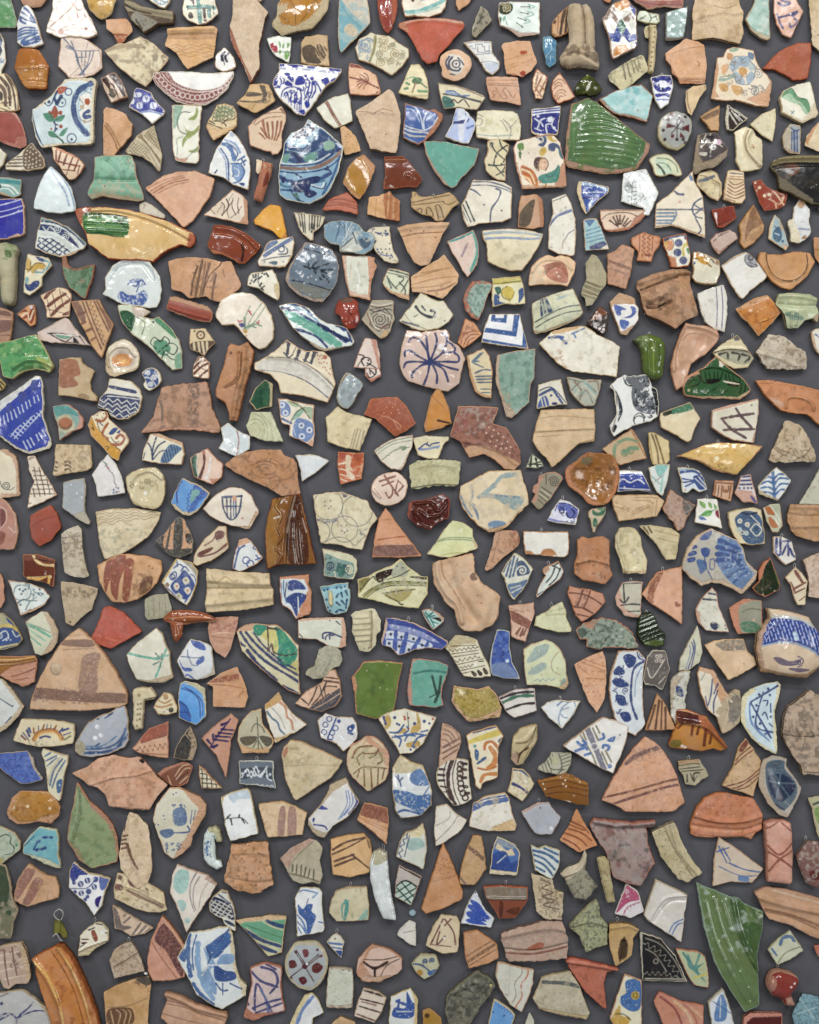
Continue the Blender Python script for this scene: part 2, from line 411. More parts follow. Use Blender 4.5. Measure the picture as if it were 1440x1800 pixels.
KIND = {  # code: name, category, surface, group
 'P': ('painted_sherd', 'painted sherd', 'glaze', 'painted glazed pottery sherds hung on the board'),
 'W': ('slip_painted_sherd', 'slip painted sherd', 'slip', 'slip painted earthenware sherds hung on the board'),
 'G': ('glazed_sherd', 'glazed sherd', 'glaze', 'plain glazed pottery sherds hung on the board'),
 'C': ('clay_sherd', 'clay sherd', 'clay', 'unglazed clay sherds hung on the board'),
 'S': ('stoneware_sherd', 'stoneware sherd', 'glaze', 'stoneware sherds hung on the board'),
 'R': ('rim_sherd', 'rim sherd', 'clay', 'rim and neck pieces hung on the board'),
 'H': ('pot_handle', 'pot handle', 'clay', 'broken pot handles hung on the board'),
 'T': ('tile_fragment', 'tile piece', 'glaze', 'pieces of wall tile hung on the board'),
 'K': ('china_sherd', 'china sherd', 'glaze', 'white china sherds hung on the board'),
 'B': ('bowl_fragment', 'bowl piece', 'glaze', 'pieces of bowls and cups hung on the board'),
 'D': ('plate_fragment', 'plate piece', 'glaze', 'pieces of plates hung on the board'),
}
def parse_opt(s):
    o = {}
    for t in s.split():
        k = ''.join(c for c in t if c.isalpha()); v = t[len(k):]
        if '/' in v: a, b = v.split('/'); o[k] = float(a); o[k + ('a' if k == 'c' else 'w')] = float(b)
        else: o[k] = float(v) if v else 1.0
    return o
SEED = [100]
def px_to_board(px, py, h):                              # photograph pixel -> board metres, on the plane h mm in front
    k = (CAM_DIST - h / 1000) / CAM_DIST
    return CX + (px - 720) / 1000 * k, CZ - (py - 900) / 1000 * k
def build_record(line, ox, oy):
    """code|label|base,clay,options|outline|marks   (a line that begins with + is a part of the thing above it)"""
    global LAST
    part = line.startswith('+')
    f = [s.strip() for s in line.lstrip('+').split('|')]
    code, label, spec, out = f[:4]; marks = f[4] if len(f) > 4 else ''
    SEED[0] += 1; seed = SEED[0]
    b, c, *rest = spec.split(' ', 2); opt = parse_opt(rest[0] if rest else '')
    base, clay = lin(b) * ALB, lin(c) * ALB
    T = lambda x, y: (ox + x * SC, oy + y * SC)
    smooth = out.startswith('~'); P = [T(*q) for q in points(out.lstrip('~').split())]
    if smooth: P = catmull(P, True, 6)
    ops = [s.strip() for s in marks.split(';') if s.strip()]
    hooks = [s for s in ops if s[0] == 'Y']; ops = [s for s in ops if s[0] != 'Y']
    rnd = random.Random(seed * 7)
    if part: name, surf = code.split(':')[0], code.split(':')[1] if ':' in code else 'glaze'
    else: name, cat, surf, grp = KIND[code]
    if 'm' in opt: surf = ('glaze', 'slip', 'clay')[int(opt['m'])]
    if 'g' not in opt: opt['g'] = {'glaze': 9, 'slip': 3.5, 'clay': .5}[surf]
    lift = opt.get('z', rnd.uniform(1.5, 5.0))
    o, org, hm = make_relief(name, P, base, clay, opt, ops, seed, T, lift, MATS[surf], not part)
    if part:
        root, rorg, rlift, k = LAST; o.parent = root; dz = opt.get('z', 4)
        o.location = ((org[0] - rorg[0]) / 1000, -dz / 1000, -(org[1] - rorg[1]) / 1000)
        if label: o['label'] = label
        return
    k = 1 - (lift + hm) / 1000 / CAM_DIST
    X, Z = px_to_board(org[0], org[1], lift + hm); o.location = (X, -lift / 1000, Z); o.scale = (k, 1, k)
    o['label'] = label; o['category'] = cat; o['group'] = grp
    LAST = (o, org, lift, k)
    for hk in hooks:
        q = T(*points(hk.split()[1:])[0]); lx, lz = (q[0] - org[0]) / 1000, -(q[1] - org[1]) / 1000
        r = .0022
        tube('wire_hook', [(lx + .0012, -.001, lz - .007), (lx + .0012, -.0015, lz - .001), (lx + r, -.002, lz + .003), (lx, -.002, lz + .0058), (lx - r, -.002, lz + .003), (lx - .0012, -.0015, lz - .001), (lx - .0012, -.001, lz - .007)], .00042, WIRE, o)
def build_tile(ox, oy, text):
    for ln in text.strip().split('\n'):
        ln = ln.strip()
        if ln and not ln.startswith('#'): build_record(ln, ox, oy)

build_tile(0, 0, '''
G|dark green glazed sherd cut by the top left corner of the view|4f8a55 9b9a88 t8|-15-15 31 0 8 30 7 23-3 10-28 1-15-1|D cfd8c0 2 11 24;M a9b79a .62 6 10 30 22 0 0 20-22 0
P|white sherd with blue feathery leaf strokes above the amber jar wall|dfe3e4 c9b79c t8 d4|38 10 8-4 8 6 8 16 4 14 5 18 4 15-15 7-20 0-11-8 1-14 0-10-2-8 4-7 2-13|L 3f5c94 4 41 12 9 8 12 18 0 2;L 5b79a8 3 36 20 12 8 14 12;L 3f5c94 3 34 28 11 7 16 5;L 44659c 4 35 32 3 6 7 4;L 3f5c94 3 32 54 13-5 17 1;L 4a6ea5 3 31 59 14-5 21 0;L 4a6ea5 4 31 64 14-5 21-1;L 6d8bb4 3 31 69 17-5 10-4;L 4a6ea5 5 38 75 12-3 18-8;L 3f5c94 5 42 78 16-3 11-7;L 4a6ea5 3 38 72 10-6 14-5
C|small pinkish clay sherd at the top edge right of the blue feather sherd|bd9272 b98c6c t7 d3|32-12 56 0-6 12-10 11-14 1-18-4
P|large white sherd with thin red-brown plant sprays at the top left|eeebe2 d9c4ac t8|92-10 48 0 8 22 14 23 10 26-16 7-31-4-20 2-24-11 1-10 9-27|L b98a78 1.5 86 49 24-21 20-20 5-16;L b98a78 1.2 88 45 17-13 20-17;L c29a88 1 105 50 30-8 20-14;L b98a78 1 82 48 26 10 22 6;L a46f5a 1.5 130 8 8 10 7-3;F c28f80 125 4 7 4 7 3-9 0;F b07a68 135 22 5 9-4 1;F c79a8b 148 22 4 8-3 0;L c29a88 1 108 56 22-6 20 2 20 7;F c28f80 102 54 8-4 2 9-7 2;F b07a68 150 48 6 3-6 3;V c59d8e 1 14 12
G|mustard yellow glazed rounded sherd at the top edge|c39a44 b9a37c t8 d6|~154-10 46 0 0 20-5 14-10 7-10 1-15-12-6-12|M a67c2e .55 10
R|dark brown and grey curved rim piece with black glaze traces at the top|8f8468 6d5a44 g5 t12 m0|218-2 12 2 20 10 25 6 31 3 0 12-2 9-26 1-13 9-13 8-4-7-18-16-4-10-7-15|F 4a3423 226 19 24 5 25 4 30 7-1 5-26 1-28-10-21 1;L 3c2b1e 3 220 8 20 10 25 6;F 8e8b7c 235 22 15 3 28 15-13 9-13 8-21-21;M 5a5748 .55 4 235 22 43 18-26 17-21-21;L 2f2a22 3 239 34 7 11 4 6;R 3 8 220 4 30 11 52 10
C|small sherd with scalloped white line and red band above the big cracked cream sherd|cda07a c89c78 t7|186 34 36-2 8 10 3 12-11 12-7 9-8 1-8-16-12-10|F b06a4c 199 60 25 1-9 14-8 1;Q d8b898 1.3 2 9 200 66 21 0;L a0583c 1.5 199 60 25 1;L b8704f 1.2 186 34 36-1
W|large cream sherd with dark mottled right side and a pointed foot|d3c6a4 c8ab8c t8 d5|182 88 26-13 12 1 25-14 25 13 25 24-1 6-14 17-9 12-15 18-21-12-27-22|F b7a588 185 86 30-10 35 2 2 7-32-1-32 7;M 7c6d58 .40 7 248 62 47 36-3 10-27 27 0-35-17-20;M a3937a .52 9
C|ochre vessel shoulder with a moulded collar and incised wavy combing|d2a774 c6966a t9|295 51 20-3 60-3 7 5-7 50-15 6-30 15-8-9-12-20-21-12 5-12|F c59a70 294 60 81-4 0 12-81 0;R 4 9 295 54 80-4;R -2 5 295 62 80-2;Q a97948 1 2 26 302 81 73-2;Q a97948 1 2 26 304 86 71-1;Q a97948 1 2 26 310 92 65 0;Q b08350 1 2 26 315 98 55 0
P|glossy amber brown hexagonal jar wall with ribbed throwing lines|a4600f b06a35 t8 c10/90 g10|31 86 9-1 29 3 6 11 9 15-4 41-31 1-4-2-10-14-12-22 1-8|F b87a26 23 119 61-1-4 37-32 0;L 8a4a0c 1.5 24 118 26 4 34-4;R 1.5 3 32 140 50 1;R 1.5 3 38 146 43 2;R 1.5 3 40 151 40 1;R 1 5 23 118 27 4 34-5
P|pale pink eight sided plate base with sketchy dark blue strokes|d8c6b6 c9a78d t8 g8|108 62 17-6 11 3 19 12 24 17 1 32-16 12-24 6-20-2-4-6-15-14|L c3aa98 2 106 66 34-6 18 15 17 15 1 28-16 11-30 3;L 63708a 2.5 118 80 14 10 2 10;L 5c6a85 2.5 110 65 20 23 6 12 4 18;L 5c6a85 2 125 72 7 18 4 15;L 63708a 1.5 115 82 13 6 22 2 25-1;L 63708a 2 144 90 0 20;L 63708a 2 135 101 17 0;L 5c6a85 2 151 90 0 11;L 5c6a85 2 159 91-4 19-5 10;L 5c6a85 2 165 91-5 17-10 14;L 5c6a85 2.5 135 105 7 15 6 12;L 5c6a85 2.5 150 120-11 12;L 5c6a85 2 150 105-2 20-6 7;L 8e9099 1 155 75-4 17;L b9a392 1.5 120 136 20-18 15-10
P|small purple-black banded jar sherd tilted beside the blue checked sherd|cbb29b b08a70 t8 c5/50|177 138 13-8 11-4 11 12 8 17 5 15-30 10-4-8-9-17|F 3a2326 190 131 10-4 15 18 9 24-6 3-13-22;L e2d3c4 1.5 189 132 15 18 11 22;L 3a2326 2 185 134 15 18 10 23;L e2d3c4 1 203 129 13 19 6 20;F 3a2326 179 140 7-4 6 9 3 15-10-12;F 6b6a60 192 158 8 2 2 8-7 2;L 2b1c1e 2 192 156 10 3 2 7-6 5-7-6;L 3a2326 2 191 148 9 2 5 10
W|small clay shape with brown comb stripes at left edge below the blue spotted sherd|dac9a2 a88966 g6 m0 t8|-10 130 20-2 10 10 9 17 6 37-10 4-25 0-10-1|L 4b3426 6 0 135 15 20 3 30;L 4b3426 4 8 129 14 26 6 37;L 5b4332 6 -5 145 13 15 2 25;L 3a281d 3 12 130 18 30 2 32;L 4b3426 1.5 0 175 18 17;L 4b3426 1.5 0 182 20-2;L 4b3426 2 0 190 15 5;F 2c2119 0 160 5 5 0 10-5 0
P|white and navy sherd at the left edge beside the amber jar wall|dfe0d5 c9b79a t8|-10 50 12 9 6 16 2 33-6 12-2 11-12 1|L 2f4a86 3 -2 60 4 15-1 7;F 26355c 0 80 4 8-2 7-2 3;V 2f5592 1.5 8 8 -5 98 13-3 0 15-13 2;L 3e5a4a 3 0 60 4 12
T|large pale blue tile with red tulip, green leaves and a navy ringed medallion|c3d3d6 d8cdb0 t12 z6 g9 q1.25|115 140 25-2 25 0 5 4-1 10-4 23-1 73-6 5-53 1-33 4-10-18-6-28 0-20 29-20|X - 115 140 50-2 5 7-10 1-20-4-22 1-18 17-25 25-15 7-3-1 28-19;X - 164 148 6-6-4 38-2 68-6 3 0-26 3-40;X - 158 245 6 3-6 5-53 1-33 4 3-4 30-3 49-1;L 24477f 9 160 148-20 12-10 25 5 27 19 24;L 8fb0c8 1.5 164 152-18 13-8 20 3 25 11 19;L 24477f 1.2 156 149-22 11-8 25 5 30 19 25;L 1f3c6c 2 59 212 6 26 10 17;L 1f3c6c 1.5 56 195 4 25 11 28;F b4532a 96 154 22-1-4 9-9 4-5-4;F 9c4322 96 185 6 10-2 13-8-2-2-8;F a64b28 90 196-5-1 1 6 4 0;F a64b28 104 195 6 1-2 6-6-2;F 4c8f72 76 200 12 0 8 11-8 3-8-5;F 4c8f72 114 202-14 3-4 7 9 2 6-4;F 4c8f72 84 231 8-1 10 10-10 1-6-3;F 4c8f72 119 224-10 5-5 9 6 1 6-7;L 2c5a4c 1.2 76 200 12-1 8 12 18-8;L 1f3c6c 4 100 162-4 10 3 8;L 1f3c6c 6 108 170-8 12;O 1f3c6c 2 6 121 162;O 1f3c6c 2 8 126 243;D 1f3c6c 5 126 245-26-25-1 6;D 1f3c6c 4 110 181;O 1f3c6c 1.5 8 108 180;L 1f3c6c 2 78 180 7 6 7-6 2-8;D 1f3c6c 6 86 179;L 1f3c6c 3 95 214 3 8-2 8;F a64b28 105 219 5 1-1 5-5-1;F a64b28 91 224-3 2 3 3;D e8ece8 4 100 222;L 2f5a3c 3 100 240 8 6 3 4;F b4532a 150 174 8 1 1 9-8 0;F f0ece0 142 170 18-2 0 20-12 4;F b4532a 150 175 8 0 0 9-7 0;F f0ece0 141 198 19-6-1 23-11 3;L 24477f 6 156 196-7 4 1 6 8-1;L 2c3c50 1 141 175 7 11-8 9;L 2c3c50 1 140 208 10 7 10-3;F b8a284 141 186 7-1 0 7-6-1;F b8a284 146 212 5-1-1 7;L 2c3c50 1 150 160 10 5;D 2c3c50 3 161 158
P|bright cobalt blue and white checked sherd pointing down under a white band|e6e8e6 cdbfa8 t8|240 154 10 2 15 6 5 10 21 24-3 6-20 16-18-17-24-13 9-20 0-8|F 1c2f96 240 153 24 8 7 14 20 21-7 3-22-5-24 4-12-10 9-20;F d9e0ee 236 163 12 0 0 7-12 0;F d9e0ee 252 169 10 0 0 9-10 0;F d9e0ee 231 175 5 0-1 7-5 0;F d9e0ee 241 181 9 0 0 9-9 0;F d9e0ee 265 181 10 0-1 10-9-1;L 1c2f96 1.5 255 170 3 5;L 1c2f96 1.5 259 170-1 8;L 1c2f96 1.5 244 182 2 8;L 1c2f96 1.5 268 182 3 8;L 1c2f96 1.2 239 164 2 6;L 6f8ec8 2.5 240 200 20-4 20 4 8 4;D e6e8e6 4 289 195
D|large plate rim with purple-red looped border along the top left of the big blue bowl|e9e9e3 dcd2c0 t8 g9 q1.3|270 129 12-3 30 0 63 2 36-3-1 10-10 20-18 17-22 12-22 0-28-5-22-17-16-17-4-9|F 8a4a48 272 129 23-2 13 17 24 11 30 3 28-8 15-14 5-8 0 8-10 19-18 17-22 12-22 0-28-5-22-17-16-14;L e6d6cc 1.5 285 129 15 17 32 14 30 1 30-7 16-14;L e6d6cc 1.2 270 132 10 18 28 22 30 8 24 0 23-12 19-20;O e6d6cc 1.5 4.5 278 134 6 7 6 7 7 6 7 5 8 5 9 3 9 2 8 2 9 0 9-1 8-1 8-3 8-4 7-4 7-6 5-6 5-6;Q e6d6cc 1 1.5 6 292 128 16 20 24 10 30 1 28-7 15-14
C|tan clay sherd with two faint brown stripes above the green vessel foot|cb9f77 c49470 t8 d4|181 191 4-5 15 5 22 9 4 10 7 8-3 20-15 17-15 17-20-1 1-46|L a57a55 3 184 220 14 20 8 21;L b0845f 3 186 215 14 20 11 23;M b88a62 .6 8 182 238 13 12-10 20
W|stepped triangular sherd with scratched lattice panels and brown stripes|c2b596 b09f80 t8 g2 m1 q1.3|271 220 8 28 6 22-3 29-3 3-11-14-18-13-25-5-5-5 20-27|F 8f7a5a 240 238 8-3 37 50-1 10-9-15;L dcd2b4 2 246 244 19 21 17 27;L dcd2b4 2 252 240 30 38;L 6f5f44 1 236 244 24 21 20 33;L 6f5f44 1 260 232 24 36;H 6f5f44 .9 40 4.5 252 238 19-17 8 27 5 22-19-20;H 6f5f44 .9 -50 4.5 252 238 19-17 8 27 5 22-19-20;H 6f5f44 .9 45 4.5 222 265 13-19 25 22 5 14-33-12;H 6f5f44 .9 -45 4.5 222 265 13-19 25 22 5 14-33-12
T|upright cream strip with olive green leaf scrolls and a grey outline|dddccb cdb79c t9 g8|302 185 23-1 29 2 1 6-4 33-1 25-1 32-4 5-20-1-17-5-4-16-1-40|F 8fb39a 306 186 16 0-4 14-7 20-6 5;F 8f9f4e 346 188 3 12-7 11-11-1 11-8;F 8f9f4e 322 218 6 10 12 2 10-10-1 10-11 10-10 6-7 13 0-14 7-10;F 8f9f4e 331 265 11-3 8-7-1 9-9 5;L 6a7a6a 2 335 198-15 0-8 14 4 18 12 6;L 8fa596 1.2 322 240-11 5 1 15-1 12;L 6a7a6a 1 348 260-23 20;X c0917a 304 272 11 6 15 0-5 7-17-4
C|dull red burnished sherd with chipped pale edge at the left edge|93443a b58474 t9 m1 g3|-10 198 25-2 13 2 10 17 7 25 1 15-11 6-20-6-15-7-10 0|X b5877a 15 196 13 2 10 17-4 0-9-13;X a66a5e 30 240 16-2 0 17-11 6-20-6-10-9 20 6
P|triangular white sherd with brown stripes on the left and brown dotted lattice on the right|d6cfb8 bda98a t8|9 289 23-17 13-13 11-9 19 25 5 15-5 6-27 4-38-2|F 6b5642 44 262 12-12 19 25 4 15-7 5-27 3-5-23;D dcd6c0 2.6 48 265 6-6-8 12 7-3 6-6-14 16 7-2 6-5 6-3-19 16 6-1 7-3 6-2 6-4-25 16 6 0 7-2 6-2 6-4-20 13 7-1 7-2 7-2;L 6b5642 2.5 30 276 11-1;L 6b5642 3 22 281 19-1;L 6b5642 3 16 287 26-1;L 6b5642 3 12 292 30 0
P|small brown gridded oval sherd painted with crossing red-brown strokes|d9c2a2 bd8a66 t8 d3 g7|90 257 15 3 30 15 14 14-9 16-10 9-10 2-12-18-13-18|L 7c3324 3 99 265 0 17;L 7c3324 3.5 108 265-6 23;L 7c3324 3.5 119 270-7 20;L 7c3324 3 129 275-8 20;L 7c3324 3 138 280-8 20;L 7c3324 3 96 282 22 6 22 4;L 7c3324 2 115 310 10-22;L 7c3324 2 140 290-4 15;L c9855f 4 100 262 40 16;L 7c3324 2 108 298 24 2
G|grey white sliver at the left edge under the dull red sherd|c9c3ae b9ac90 t7|-10 252 10 9 12 10-7 19-15 15
P|turquoise and teal streaked sherd with white strokes at the left edge|7fa8a2 a88c6e t8|-10 310 25 2 23 4-1 26-12 6-35-10|L 3a8f92 7 0 318 20 2 18 2;L eef2ee 3 2 325 18 3 12 12;L eef2ee 2 0 332 15 0 10 10;X b5a384 -10 332 20 8 12 8-32-6;F 24444c 0 325 2 0 0 5-2 1
D|tall pale blue plate segment with a grey-blue feathered border along its right|d5e2e4 cfd2c8 t8 d4|86 292 4 0 18 16 16 20 7 24 1 18-27 5-23-3-24-7 2-15 10-30|L 7d9cc0 2.5 88 294 20 17 13 19 8 25 1 15;L a9bfd2 4 89 299 13 19 13 20 6 22;D 8ea8c6 3 91 302 5 7 5 7 5 6 4 8 4 8 4 7 2 8 2 8;L f0f4f4 1 68 330 17 20 10 25
R|green glazed vessel foot flaring wide below a crackled cylindrical neck|6fa58a b5a184 t12 g7 m0 d6|166 275 14-3 20 0 18-2 13 2 5 13 4 27 11 30 1 8-14 2-13-2-20-1-25-5-20 5-7-7 1-7 10-17 2-18|M 4c8568 .5 9 166 272 72 0 1 43-75 0;M b5ad8e .47 8 160 320 90 2 0 28-95-2;F a89c7c 154 342 21-3 33 3 42 7 1 2-26-1-50-4-20 0;R -2 7 164 314 36 3 39-1;R 1.5 14 160 332 40 4 48 6;M bfb196 .55 4 225 272 10 3 0 25-7-5;D 3c2a20 3 185 328;R 1.2 5 185 278 13 10 12 12;R 1.2 6 218 278 7 10-5 12
C|large pinkish fan shaped clay sherd with faint brown bands near the green foot|cfa384 c08f70 t8 m1|254 330 34-22 24-6 33-1 33 14-8 30-32 45-16 10-32-35|L a87659 2.5 270 338 30-16 32-6;L a87659 2 265 335 30-16 30-7;L b07e60 2 278 339 30-14 24-5;L b58466 2 260 330 30-14 32-7
''')

